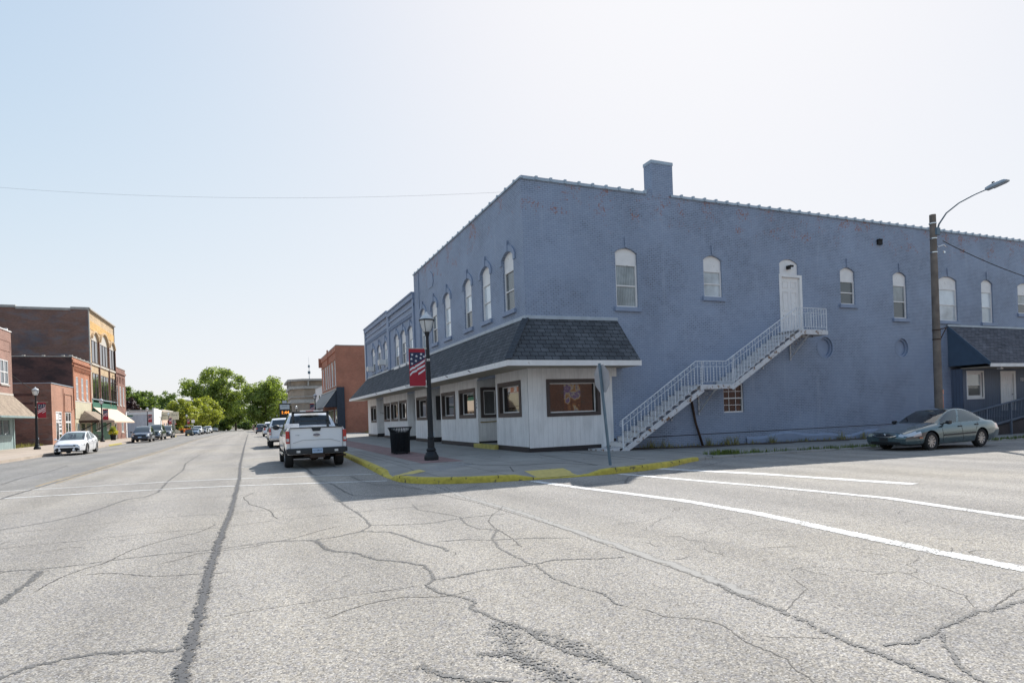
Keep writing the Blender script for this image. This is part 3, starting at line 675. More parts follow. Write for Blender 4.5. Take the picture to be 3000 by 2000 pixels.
# the spilled sealer patch in the foreground
spill = MB()
ribbon(spill, [(1.72, 4.4), (1.64, 4.1), (1.58, 3.85), (1.62, 3.5), (1.7, 3.2)], .34, .0068, .03, .02); ribbon(spill, [(1.85, 4.1), (1.95, 3.9), (2.02, 3.4)], .26, .0072, .03, .02)
seam.build('seam_filler', 'tar_main', kind='structure', flip=False); spill.build('seam_filler', 'tar_spill', kind='structure', flip=False)
sm = MB()
ribbon(sm, [(4.0, 13.9), (3.85, 11.8), (3.99, 9.07), (3.97, 7.15), (3.95, 5.66), (3.93, 4.9), (3.85, 4.0)], .16, .0015, .1, .02)
sm.build('smooth_band', 'smooth_band', kind='structure', flip=False)
thin = MB()
TH = [([(3.38, 14.2), (3.53, 13.05), (3.6, 11.87), (3.78, 10.65), (3.86, 9.07), (3.91, 8.0), (3.91, 7.15), (3.87, 6.41), (3.86, 5.54), (3.85, 4.77), (3.80, 4.15)], .03),
 ([(2.8, 4.19), (2.88, 4.05), (2.89, 3.9), (3.07, 3.74), (3.12, 3.63), (3.14, 3.51), (3.08, 3.35), (3.04, 3.18), (3.06, 3.02), (3.05, 2.88), (2.99, 2.76), (2.9, 2.5)], .018),
 ([(3.12, 3.33), (3.27, 3.2), (3.51, 3.05), (3.62, 2.96)], .012), ([(5.53, 3.77), (5.42, 3.54), (5.33, 3.3), (5.29, 3.13), (5.04, 2.92)], .016),
 ([(4.64, 4.39), (4.53, 4.15), (4.4, 3.9), (4.05, 3.71), (3.79, 3.57)], .015), ([(-0.31, 5.66), (-0.01, 5.71), (0.35, 5.72), (0.68, 5.71), (0.96, 5.74), (1.27, 5.73), (1.46, 5.74)], .013),
 ([(4.01, 5.34), (4.18, 5.31), (4.36, 5.35)], .02), ([(5.23, 5.25), (5.44, 5.18), (5.68, 5.09)], .02), ([(4.68, 4.41), (4.99, 4.43), (5.18, 4.26), (5.29, 4.02), (5.4, 3.93)], .012),
 ([(6.17, 4.07), (5.85, 4.0), (5.73, 3.81), (5.53, 3.77)], .014), ([(5.92, 3.05), (5.6, 2.98), (5.26, 2.89), (5.03, 2.83)], .02),
 ([(4.3, 6.3), (4.35, 6.1), (4.3, 5.95), (4.38, 5.85)], .02), ([(4.7, 6.35), (4.9, 6.25), (4.85, 6.0), (5.0, 5.9)], .02), ([(5.1, 6.2), (5.4, 6.3), (5.7, 6.5)], .015), ([(2.1, 7.02), (2.18, 6.9), (2.05, 6.7)], .02),
 ([(-3.3, 7.3), (-3.0, 7.6), (-2.9, 8.2), (-2.6, 8.9)], .02), ([(-2.7, 9.8), (-2.3, 10.1), (-2.1, 9.9)], .02)]
for y in (10.5, 12.3, 14.6, 24.0, 28.5, 33, 41, 52, 66):  # faint cracks right across the carriageway
    pts = []; x = -11.5; yy = y+R.uniform(-.5, .5)
    while x < 3.2: pts.append((x, yy)); x += R.uniform(.4, 1.1); yy += R.gauss(0, .10)+.02
    TH.append((pts, .022 if y < 30 else .04))
for i in range(9):
    x, y = R.uniform(-4, 4), R.uniform(4.5, 11); a = R.choice((0, 3.1, 1.6, .5)); pts = [(x, y)]
    for k in range(R.randint(6, 14)): a += R.gauss(0, .3); st_ = .12+.012*y; x += st_*math.cos(a); y += st_*1.6*math.sin(a); pts.append((x, y))
    TH.append((pts, .015+.0012*y))
for i in range(70):
    x, y = R.uniform(4.2, 12), R.uniform(2.8, 8.5); a = R.uniform(-.6, .6); pts = [(x, y)]
    for k in range(R.randint(2, 5)): a += R.gauss(0, .5); x += .12*math.cos(a); y += .12*math.sin(a); pts.append((x, y))
    TH.append((pts, .014))
for i_, (p, w_) in enumerate(TH): ribbon(thin, p, w_*1.2, .0022+i_*.00001, .04, .006, True)
thin.build('crack', 'thin_crack', kind='structure', flip=False)
# ---- dry leaves and grit lying about
lv = MB()
for i in range(90):
    if i < 55: x = R.uniform(3.8, 9.4); y = R.uniform(14.5, 30)
    else: x = R.uniform(10, 13.5); y = R.uniform(14.6, 20)
    z = swz(x, y)+.012; a = R.uniform(0, 6.28); r_ = R.uniform(.015, .04)
    lv.quad(*[(x+r_*k*math.cos(a+b_), y+r_*k*math.sin(a+b_), z+R.uniform(0, .012)) for b_, k in ((0, 1), (1.4, .5), (3.14, 1), (4.7, .5))])
tag(lv.build('fallen_leaves', 'dirt', flip=False), 'small dry leaves scattered over the corner pavement', 'leaves', kind='stuff')
# ---- grass and weeds
def blades(mb, x, y, z, h, n, spread, lean=.4):
    for _ in range(n):
        a = R.uniform(0, 2*PI); px, py = x+R.gauss(0, spread), y+R.gauss(0, spread); hh = h*R.uniform(.5, 1.2); w_ = R.uniform(.006, .014)*(1+h)
        lx, ly = math.cos(a)*hh*lean*R.random(), math.sin(a)*hh*lean*R.random(); b = R.uniform(0, PI); wx, wy = math.cos(b)*w_, math.sin(b)*w_
        mb.quad((px-wx, py-wy, z), (px+wx, py+wy, z), (px+lx+wx*.3, py+ly+wy*.3, z+hh), (px+lx-wx*.3, py+ly-wy*.3, z+hh*.95))
gs = MB()
for i in range(420):
    x = 14.0+22*(R.random()**.8); blades(gs, x, 16.2+R.gauss(0, .12)+.2*R.random(), swz(x, 16)-.02, .11*R.uniform(.4, 1.5), 7, .06)
for i in range(60): x = R.gauss(14.7, .35); blades(gs, x, 16.15+R.gauss(0, .1), swz(x, 16)-.02, .16, 9, .06)
tag(gs.build('grass', 'grass_green', flip=False), 'ragged green grass growing along the side street kerb', 'grass', kind='stuff')
wd = MB()
for i in range(150):
    x = 13.9+R.random()*20; blades(wd, x, 20.72+R.gauss(0, .06), swz(x, 20)+.02, R.uniform(.08, .22), 4, .05, .8)
for x in (15.0, 15.6, 17.9, 18.9, 19.4, 21.5, 26, 27.4): blades(wd, x, 20.65, swz(x, 20)+.03, .34, 22, .08, .7)
tag(wd.build('weeds', 'grass_dry', flip=False), 'dry weeds sprouting from the earth strip under the blue wall', 'weeds', kind='stuff')
def lotgrass(name, x0, x1, y0, y1, n, h, label, mat='grass_dry'):
    mb = MB()
    for i in range(n):
        x, y = R.uniform(x0, x1), R.uniform(y0, y1); blades(mb, x, y, g(x, y)+.1, h*R.uniform(.5, 1.4), 3, .12, .6)
    tag(mb.build(name, mat, flip=False), label, 'grass', kind='stuff')
lotgrass('dry_grass', 12.0, 20, 56, 74, 900, .35, 'dry yellow grass on the lot beside the red brick building')
lotgrass('dry_grass', -30, -19.7, 68, 78, 1400, .3, 'dry yellow grass on the empty lot between brick walls across the street')
# ------------------------------------------------------------------ building helpers
def arc(a0, a1, zs, rise, n=8):
    # points of a segmental arch from left spring to right spring
    h = (a1-a0)/2; r = (h*h+rise*rise)/(2*rise); cz = zs+rise-r; t = math.asin(min(1, h/r)); c = (a0+a1)/2
    return [(c+r*math.sin(-t+2*t*k/n), cz+r*math.cos(-t+2*t*k/n)) for k in range(n+1)]
def wall(mb, a0, a1, z0, z1, holes, rev=.14, d=0.):
    # holes: (a0, a1, z0, z_spring, rise)
    xs = sorted({a0, a1, *[h[0] for h in holes], *[h[1] for h in holes]}); top = lambda h: h[3]+h[4]
    zs = sorted({z0, z1, *[h[2] for h in holes], *[top(h) for h in holes]})
    for xa, xb in zip(xs, xs[1:]):
        run = None
        for za, zb in zip(zs, zs[1:]):
            cx, cz = (xa+xb)/2, (za+zb)/2
            ins = any(h[0] < cx < h[1] and h[2] < cz < top(h) for h in holes)
            if not ins: run = (run[0] if run else za, zb)
            if (ins or zb == zs[-1]) and run: mb.quad((xa, d, run[0]), (xb, d, run[0]), (xb, d, run[1]), (xa, d, run[1])); run = None
    for h in holes:
        if len(h) > 5:  # round opening inscribed in the cell
            cx, cz, rr = (h[0]+h[1])/2, (h[2]+h[3])/2, (h[1]-h[0])/2; N = 32
            for k in range(N):
                a_, b_ = 2*PI*k/N, 2*PI*(k+1)/N; sq = lambda t: (cx+rr*math.cos(t)/max(abs(math.cos(t)), abs(math.sin(t))), cz+rr*math.sin(t)/max(abs(math.cos(t)), abs(math.sin(t))))
                p1, p2 = (cx+rr*math.cos(a_), cz+rr*math.sin(a_)), (cx+rr*math.cos(b_), cz+rr*math.sin(b_)); s1, s2 = sq(a_), sq(b_)
                mb.quad((p1[0], d, p1[1]), (p2[0], d, p2[1]), (s2[0], d, s2[1]), (s1[0], d, s1[1])); mb.quad((p1[0], d, p1[1]), (p2[0], d, p2[1]), (p2[0], d-rev, p2[1]), (p1[0], d-rev, p1[1]))
            continue
        q = [(h[0], h[2]), (h[0], h[3])]
        if h[4] > 0:
            P = arc(h[0], h[1], h[3], h[4]); m = len(P)//2
            mb.quad(*[(a, d, z) for a, z in P[:m+1]], (h[0], d, top(h)))
            mb.quad(*[(a, d, z) for a, z in P[m:]], (h[1], d, top(h)))
            q += P[1:-1]
        q += [(h[1], h[3]), (h[1], h[2])]
        for p, r in zip(q, q[1:]+q[:1]): mb.quad((p[0], d, p[1]), (r[0], d, r[1]), (r[0], d-rev, r[1]), (p[0], d-rev, p[1]))
def framebox(mb, a0, a1, z0, z1, w_, d0, d1):
    mb.box(a0, a1, d0, d1, z0, z0+w_).box(a0, a1, d0, d1, z1-w_, z1).box(a0, a0+w_, d0, d1, z0+w_, z1-w_).box(a1-w_, a1, d0, d1, z0+w_, z1-w_)
def sash(root, fr, a0, a1, z0, zp, zs, rise, up='grey_pane', lo='grey_pane', fm='white_paint', sill='blue_trim', sillw=.12, rec=.13, panel=True, label=None, vert=False, fw=.07):
    mb = MB(fr); zt = zp if panel else zs
    framebox(mb, a0, a1, z0, zt, fw, -rec, -rec+.06)
    zm = (z0+zt)/2; mb.box(a0+fw, a1-fw, -rec, -rec+.045, zm-.025, zm+.025)
    if vert: c = (a0+a1)/2; mb.box(c-.05, c+.05, -rec, -rec+.058, z0+fw, zt-fw)
    if panel:
        P = arc(a0+.003, a1-.003, zs, rise) if rise else [(a0, zs), (a1, zs)]
        mb.prism([(a0+.003, zp), *P, (a1-.003, zp)], -rec, -rec+.05)
    wd = mb.build('window', fm, root, label=label)
    MB(fr).box(a0+fw, a1-fw, -rec-.02, -rec+.012, zm+.025, zt-fw).build('pane', up, wd)
    MB(fr).box(a0+fw, a1-fw, -rec-.02, -rec+.004, z0+fw, zm-.025).build('pane', lo, wd)
    if sill: MB(fr).box(a0-sillw, a1+sillw, -.02, .09, z0-.17, z0-.002).build('sill', sill, wd)
    return wd
def simple_window(root, fr, a0, a1, z0, z1, pm_='grey_pane', fm='white_paint', rec=.08, fw=.09, mull=0, bars=0, sill='stone_trim', lint=None, trans=0):
    mb = MB(fr); framebox(mb, a0, a1, z0, z1, fw, -rec, -rec+.07)
    for k in range(mull): c = a0+(a1-a0)*(k+1)/(mull+1); mb.box(c-fw*.6, c+fw*.6, -rec, -rec+.068, z0+fw, z1-fw)
    for k in range(bars): c = z0+(z1-z0)*(k+1)/(bars+1); mb.box(a0+fw, a1-fw, -rec, -rec+.066, c-.04, c+.04)
    wd = mb.build('window', fm, root)
    MB(fr).box(a0+fw, a1-fw, -rec-.03, -rec+.02, z0+fw, z1-fw).build('pane', pm_, wd)
    if sill: MB(fr).box(a0-.08, a1+.08, -.02, .08, z0-.14, z0-.002).build('sill', sill, wd)
    if lint: MB(fr).box(a0-.06, a1+.06, -.02, .035, z1+.002, z1+.3).build('lintel', lint, wd)
    return wd
def FL(a, d, z): return (9.63-d, a, z)      # blue facade on the main street
def FR(a, d, z): return (a, 20.9-d, z)      # blue wall on the side street
def LR(a, d, z): return (-19.3+d, a, z)     # facades across the street
def SD(Y):                                    # a wall facing the camera across a lot
    return lambda a, d, z: (a, Y-d, z)
def body(root, fr, a0, a1, z0, z1, holes, front, side, deep, roofdrop=.5, rev=.12, copm='stone_grey', coph=.1, skip_side=False):
    mb = MB(fr); wall(mb, a0, a1, z0, z1, holes, rev); mb.build('wall', front, root)
    s_ = MB(fr)
    s_.quad((a0, -.001, z0), (a0, -deep, z0), (a0, -deep, z1), (a0, -.001, z1)).quad((a1, -.001, z0), (a1, -deep, z0), (a1, -deep, z1), (a1, -.001, z1)).quad((a0, -deep, z0), (a1, -deep, z0), (a1, -deep, z1), (a0, -deep, z1))
    s_.quad((a0, -.3, z1-roofdrop), (a1, -.3, z1-roofdrop), (a1, -.3, z1), (a0, -.3, z1))
    s_.build('side_wall', side, root)
    MB(fr).box(a0+.01, a1-.01, -deep+.01, -.31, z1-roofdrop-.1, z1-roofdrop).build('roof', 'roofing', root)
    if copm:
        c = MB(fr); c.box(a0-.04, a1+.04, -.34, .06, z1+.002, z1+coph); c.box(a0-.04, a0+.3, -deep, -.34, z1+.002, z1+coph*.8)
        c.build('coping', copm, root)
# ------------------------------------------------------------------ the blue corner building
XB, YB, HT = 9.63, 20.9, 10.48
bb = thing('corner_building', (XB, YB, 0), 'long two storey corner building of painted blue brick with a wrap-around shingled canopy', 'building')
LW = [(21.86, 22.94), (24.40, 25.47), (26.82, 27.87), (30.09, 31.20), (32.54, 33.65), (34.94, 36.06)]
RW = [(13.69, 14.74, 5.78), (18.15, 19.16, 6.38), (26.48, 27.50, 6.38), (30.28, 31.32, 5.81), (33.90, 35.44, 5.79), (37.57, 38.61, 5.78), (40.98, 42.53, 6.39), (46.0, 47.1, 5.8)]
mb = MB(FL); wall(mb, YB, 37.4, 3.2, HT, [(a, b, 5.74, 7.86, .2) for a, b in LW], .16); mb.build('wall', 'blue_painted_brick', bb, label='blue painted brick wall on the main street')
mb = MB(FR); wall(mb, XB, 60, -.6, 10.6, [(a, b, z, 7.98, .2) for a, b, z in RW]+[(22.50, 23.92, 4.93, 7.62, 0), (22.55, 23.7, 7.622, 8.12, .21), (19.01, 20.15, 1.35, 2.61, 0), (10.30, 12.83, 1.40, 2.97, 0), (24.81, 25.81, 3.78, 4.78, 0, 1), (30.33, 31.27, 3.85, 4.79, 0, 1)], .16)
mb.build('wall', 'blue_painted_brick', bb, label='blue painted brick wall on the side street')
mb = MB(WORLD); mb.quad((XB+.3, YB+.3, 9.7), (60, YB+.3, 9.7), (60, 37.39, 9.7), (XB+.3, 37.39, 9.7)); mb.build('roof', 'roofing', bb)
mb = MB(WORLD)
mb.quad((60, YB, -.6), (60, 37.4, -.6), (60, 37.4, 10.6), (60, YB, 10.6)).quad((XB, 37.4, 3), (60, 37.4, 3), (60, 37.4, 10.5), (XB, 37.4, 10.48))
mb.quad((XB+.3, YB+.3, 9.7), (60, YB+.3, 9.7), (60, YB+.3, 10.6), (XB+.3, YB+.3, 10.48)).quad((XB+.3, YB+.3, 9.7), (XB+.3, 37.4, 9.7), (XB+.3, 37.4, 10.48), (XB+.3, YB+.3, 10.48))
mb.build('party_wall', 'blue_painted_brick', bb)
# glazed coping tiles with raised joints
cp = MB(FL); cp.box(YB-.05, 37.42, -.34, .06, HT, HT+.07)
y = YB+.55
while y < 37.3: cp.tube([(y, -.36, HT+.06), (y, .075, HT+.06)], .075, 8); y += .86
cp.build('coping', 'bluish_metal', bb)
cp = MB(FR); zf = lambda x: 10.485+(x-XB)*.0035
for x0 in [XB+.06+.62*k for k in range(82)]:
    if 15.5 < x0+.3 < 16.75:
        if cp.v: cp.build('coping', 'bluish_metal', bb); cp = MB(FR)
        continue
    x1 = x0+.62; cp.quad((x0, .06, zf(x0)-.03), (x1, .06, zf(x1)-.03), (x1, .06, zf(x1)+.07), (x0, .06, zf(x0)+.07)).quad((x0, .06, zf(x0)+.07), (x1, .06, zf(x1)+.07), (x1, -.34, zf(x1)+.07), (x0, -.34, zf(x0)+.07)).quad((x0, .06, zf(x0)-.03), (x1, .06, zf(x1)-.03), (x1, 0, zf(x1)-.03), (x0, 0, zf(x0)-.03))
    cp.box(x1-.10, x1, -.36, .085, zf(x1)-.02, zf(x1)+.125)
cp.build('coping', 'bluish_metal', bb)
ch = MB(FR); ch.box(15.60, 16.67, -.52, .012, 10.4, 11.82); c_ = ch.build('chimney', 'blue_painted_brick', bb)
MB(FR).box(15.58, 16.69, -.54, .03, 11.822, 11.95).build('chimney_cap', 'bluish_metal', c_)
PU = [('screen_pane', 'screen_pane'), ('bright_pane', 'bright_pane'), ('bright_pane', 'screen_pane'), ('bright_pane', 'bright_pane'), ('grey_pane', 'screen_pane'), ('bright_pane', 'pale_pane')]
def hood(fr, a0, a1, zs, rise, root, mat='blue_trim', w_=.24, p=.05):
    # moulded label stop over an arched opening with a taller keystone
    P = arc(a0-.03, a1+.03, zs, rise+.03, 10); Q = arc(a0-w_, a1+w_, zs+.0, rise+w_*1.15, 10)
    mb = MB(fr)
    for i in range(10):
        mb.prism([P[i], P[i+1], Q[i+1], Q[i]], .002, p)
    mb.box(a0-w_, a0-.05, .003, p+.003, zs-.22, zs+.01).box(a1+.05, a1+w_, .003, p+.003, zs-.22, zs+.01)
    c = (a0+a1)/2; mb.prism([(c-.09, zs+rise+.01), (c+.09, zs+rise+.01), (c+.13, zs+rise+.44), (c-.13, zs+rise+.44)], .004, p+.03)
    return mb.build('window_hood', mat, root)
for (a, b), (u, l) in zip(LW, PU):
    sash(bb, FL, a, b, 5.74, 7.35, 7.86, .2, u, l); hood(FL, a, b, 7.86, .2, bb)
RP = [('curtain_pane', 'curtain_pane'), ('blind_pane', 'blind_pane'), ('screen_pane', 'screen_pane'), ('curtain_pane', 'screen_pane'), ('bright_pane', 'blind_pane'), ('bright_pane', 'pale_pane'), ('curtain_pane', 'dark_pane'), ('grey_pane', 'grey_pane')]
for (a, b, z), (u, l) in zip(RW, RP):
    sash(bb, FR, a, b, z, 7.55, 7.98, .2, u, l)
    c = (a+b)/2; m2 = MB(FR)
    P = arc(a-.02, b+.02, 7.98, .21, 8); Q = arc(a-.22, b+.22, 7.98, .43, 8)
    for i in range(8): m2.prism([P[i], P[i+1], Q[i+1], Q[i]], .001, .008)
    m2.prism([(c-.05, 8.20), (c+.05, 8.20), (c+.07, 8.62), (c-.07, 8.62)], .003, .05); m2.build('brick_arch', 'blue_painted_brick', bb)
# stair-head door
dm = MB(FR); dm.box(22.50, 22.64, -.10, .02, 4.94, 7.62).box(23.78, 23.92, -.10, .02, 4.94, 7.62).box(22.64, 23.78, -.10, .02, 7.50, 7.62)
dm.prism([(22.553, 7.625), *arc(22.553, 23.697, 8.12, .2), (23.697, 7.625)], -.12, -.05)
d_ = dm.build('door_frame', 'white_paint', bb)
dl = MB(FR); dl.box(22.645, 23.775, -.14, -.07, 4.95, 7.495)
for a0, a1 in ((22.78, 23.12), (23.28, 23.62)):
    for z0, z1 in ((5.15, 5.75), (5.95, 6.85), (7.02, 7.32)): framebox(dl, a0, a1, z0, z1, .035, -.07, -.052)
dr = dl.build('door', 'white_paint', bb); MB(FR).lathe([(.0, 0), (.035, 0), (.035, .05), (0, .05)], (22.74, -.07, 5.95), 10, 'y').build('handle', 'chrome', dr)
MB(FR).box(23.02, 23.14, -.05, .12, 7.86, 8.02).box(23.1, 23.3, .06, .14, 7.96, 8.04).build('door_lamp', 'matte_black', bb)
# basement-level window, blind roundels, wall vent
sash(bb, FR, 19.01, 20.15, 1.35, 2.61, 2.61, 0, 'warm_pane', 'dark_pane', panel=False, sill=None, rec=.12, fw=.06)
gm = MB(FR)
for k in (1, 2): gm.box(19.01+.38*k-.012, 19.01+.38*k+.012, -.108, -.098, 1.41, 2.55)
for z in (1.68, 2.28): gm.box(19.07, 20.09, -.109, -.099, z-.012, z+.012)
gm.build('glazing_bars', 'white_paint', bb)
for cx, cz, r in ((25.31, 4.28, .50), (30.8, 4.32, .47)):
    m2 = MB(FR); m2.lathe([(r+.05, .012), (r, .012), (r, .001), (r+.05, .001)], (cx, 0, cz), 28, 'y').lathe([(r, -.07), (r-.09, -.07), (r-.09, -.15), (0, -.15)], (cx, 0, cz), 28, 'y')
    m2.build('roundel', 'blue_trim', bb, smooth=30)
MB(FR).box(29.17, 29.48, .0, .10, 9.47, 9.70).box(29.2, 29.45, .0, .14, 9.70, 9.74).build('vent', 'matte_black', bb)
pl = MB(FR)
for i in range(60):
    x0, x1 = 20.2+i*.6, 20.8+i*.6; f = lambda x: .28+.10*math.sin(x*.9)+.06*math.sin(x*2.3)-.012*(x-20)
    pl.quad((x0, .07, -.6), (x1, .07, -.6), (x1, .07, f(x1)-.1), (x0, .07, f(x0)-.1)).quad((x0, .07, f(x0)-.1), (x1, .07, f(x1)-.1), (x1, .0, f(x1)), (x0, .0, f(x0)))
pl.build('plinth', 'blue_trim', bb)
MB(FR).tube([(14.2, .012, .48), (33.9, .012, .44)], .014, 6).build('render_joint', 'dark_trim', bb)
MB(FL).tube([(36.2, .02, 5.0), (36.2, .02, 10.4)], .025, 6).build('conduit', 'blue_trim', bb)
pq = MB(FL); pq.prism([(33.2, 8.95), (34.0, 8.95), (34.2, 9.2), (34.1, 9.6), (33.6, 9.9), (33.1, 9.6), (33.0, 9.2)], .001, .03); pq.build('plaque', 'blue_trim', bb)
# canopy: mansard of charcoal shingles on both streets, hipped at the corner
EX, EY, ZB, ZT = 8.30, 19.60, 3.51, 5.19
def shq(mb, p, uv): mb.quad(*p, uv=uv)
L1 = math.hypot(1.33, ZT-ZB)
cn = MB(WORLD)
cn.quad((EX, EY, ZB), (EX, 56.9, ZB), (XB, 55.0, ZT), (XB, YB, ZT), uv=[(EY, 0), (56.9, 0), (55.0, L1), (YB, L1)])
cn.quad((EX, EY, ZB), (13.84, EY, ZB), (13.68, YB, ZT+.04), (XB, YB, ZT), uv=[(EX, 0), (13.84, 0), (13.68, L1), (XB, L1)])
cn.quad((EX, 56.9, ZB), (XB, 55.0, ZT), (XB, 56.9, ZB), uv=[(0, 0), (1.3, L1), (1.3, 0)]); cn.quad((13.84, EY, ZB), (13.68, YB, ZT+.04), (13.84, YB, ZB), uv=[(0, 0), (1.3, L1), (1.3, 0)])
can = cn.build('canopy_roof', 'charcoal_shingles', bb, flip=False)
rg = MB(WORLD)
for k in range(13):
    t0, t1 = k/13, (k+1.25)/13; p0 = (EX+(XB-EX)*t0, EY+(YB-EY)*t0, ZB+(ZT-ZB)*t0+.035); p1 = (EX+(XB-EX)*min(1, t1), EY+(YB-EY)*min(1, t1), ZB+(ZT-ZB)*min(1, t1)+.02)
    rg.bar(p0, p1, .26, .02)
rg.build('ridge_shingles', 'ridge', can)
fa = MB(WORLD); fa.box(EX-.02, EX+.02, EY-.02, 56.9, ZB-.20, ZB-.004).box(EX+.02, 13.86, EY-.02, EY+.02, ZB-.20, ZB-.004).box(13.82, 13.86, EY+.02, YB, ZB-.20, ZB-.004).box(EX+.02, XB, 56.88, 56.92, ZB-.2, ZB-.004)
fa.build('fascia', 'white_paint', bb)
so_ = MB(WORLD); so_.box(EX+.02, 9.62, EY+.02, 56.88, ZB-.19, ZB-.16).box(9.62, 13.82, EY+.02, YB-.001, ZB-.19, ZB-.16); so_.build('soffit', 'soffit_tan', bb)
fl_ = MB(WORLD); fl_.bar((XB-.02, YB-.02, ZT+.06), (XB-.02, 55, ZT+.06), .03, .13).bar((XB-.02, YB-.02, ZT+.06), (13.7, YB-.02, ZT+.09), .03, .13); fl_.build('flashing', 'bluish_metal', bb)
hk = MB(WORLD)
for y in (23.5, 26.6, 31.0, 34.4, 38.8, 43.5): hk.bar((EX-.03, y, ZB-.12), (EX-.12, y+.05, ZB-.06), .03, .03)
hk.build('fascia_hook', 'matte_black', bb)
# white boarded shopfront under the canopy; entrances are recessed
SZ = 3.33
segs = [(YB, 24.15), (26.46, 32.40), (35.04, 38.06), (40.07, 47.98), (50.94, 55.0)]
sf = MB(FL); shop_w = [(21.51, 23.88, 1.50, 2.92), (26.72, 29.13, 1.50, 2.90), (29.78, 32.17, 1.48, 2.90), (35.2, 37.7, 1.46, 2.87), (40.3, 42.56, 1.43, 2.84), (42.95, 45.3, 1.42, 2.82), (45.66, 47.85, 1.40, 2.80), (51.1, 53.5, 1.34, 2.74)]
for a, b in segs:
    hs = [(w0, w1, z0, z1, 0) for w0, w1, z0, z1 in shop_w if a < w0 < b]; wall(sf, a, b, .10, SZ, hs, .22, .02)
sb = MB(FR); wall(sb, XB-.02, 13.32, .0, SZ, [(10.38, 12.75, 1.47, 2.90, 0)], .22, .02); sb.box(13.32, 13.53, -.05, .04, 2.98, SZ)
rec = [(24.15, 26.46, 1.0), (32.40, 35.04, 1.0), (38.06, 40.07, .9), (47.98, 50.94, .9)]
for a, b, dp in rec:
    sf.quad((a, .02, .1), (a, -dp, .1), (a, -dp, SZ), (a, .02, SZ)).quad((b, .02, .1), (b, -dp, .1), (b, -dp, SZ), (b, .02, SZ)).quad((a, -dp, .1), (b, -dp, .1), (b, -dp, SZ), (a, -dp, SZ))
sf.build('shopfront', 'white_siding', bb); sb.build('shopfront', 'white_siding', bb)
kp = MB(FL)
for a, b in segs: kp.box(a, b, .0, .045, .05, .345)
for a, b, dp in rec: kp.box(a, b, -dp, -dp+.03, .1, .345).box(b-.03, b-.001, -dp, .0, .1, .42).box(a+.001, a+.03, -dp, 0, .1, .42)
kp.build('kickboard', 'dark_trim', bb)
MB(FR).box(XB-.04, 12.72, .0, .045, -.05, .31).build('kickboard', 'dark_trim', bb)
MB(FR).box(13.32, 13.40, .0, .045, 0, .5).box(12.95, 13.3, .021, .06, .0, .22).build('kickboard', 'dark_trim', bb)
def shopwin(fr, a0, a1, z0, z1, pm_='shop_pane', out=.04, tw=.17):
    mb = MB(fr); framebox(mb, a0-.001, a1+.001, z0, z1, tw, -.16, .05); w_ = mb.build('shop_window', 'brown_trim', bb)
    m2 = MB(fr); framebox(m2, a0+tw, a1-tw, z0+tw, z1-tw, .045, -.18, -.12); m2.build('sash', 'white_paint', w_)
    MB(fr).box(a0+tw+.045, a1-tw-.045, -.17, -.15, z0+tw+.045, z1-tw-.045).build('pane', pm_, w_); return w_
for w0, w1, z0, z1 in shop_w: shopwin(FL, w0, w1, z0, z1)
wq = shopwin(FR, 10.38, 12.75, 1.47, 2.90, 'shop_pane', tw=.14)
MB(FR).box(11.22, 11.95, -.149, -.146, 1.68, 2.69).build('window_painting', 'window_painting', wq)
# glazed entrance return beside the corner, with brass rail and yellow step
DR = lambda a, d, z: (9.63+a, 26.44-d, z)
mb = MB(DR); framebox(mb, .12, .98, 1.5, 2.9, .14, .0, .05); w_ = mb.build('shop_window', 'brown_trim', bb)
m2 = MB(DR); framebox(m2, .26, .84, 1.64, 2.76, .04, -.0, .03); m2.build('sash', 'white_paint', w_); MB(DR).box(.30, .80, .0, .015, 1.68, 2.72).build('pane', 'shop_pane', w_)
MB(DR).tube([(.1, .0, 1.30), (.1, .08, 1.30), (.95, .08, 1.32), (.95, .0, 1.32)], .022, 8).build('handrail', 'brass', bb)
MB(FL).box(24.0, 26.62, -.05, .22, .14, .335).build('step', 'worn_yellow', bb); MB(FL).box(24.16, 26.45, -1.0, -.05, .14, .33).build('step', 'pale_concrete', bb)
text('2\n1\n6', .16, 'matte_black', 'house_number', bb, FL, 26.58, .026, 2.15, .01)
text('2 0 8', .17, 'matte_black', 'house_number', bb, lambda a, d, z: (9.63+a, 50.93-d, z-.35*a), .45, .008, 2.25, .01)
for y in (34.95, 40.0): MB(lambda a, d, z, y=y: (9.63+a, y-d, z)).box(.45, .95, .0, .03, 1.45, 2.86).build('door_pane', 'dark_trim', bb)
MB(FL).tube([(25.8, -.1, 3.28), (24.4, -.1, 3.30)], .02, 6).lathe([(.0, 0), (.06, .0), (.07, .08), (0, .1)], (25.9, .2, 3.22), 10).build('soffit_lamp', 'white_paint', bb)
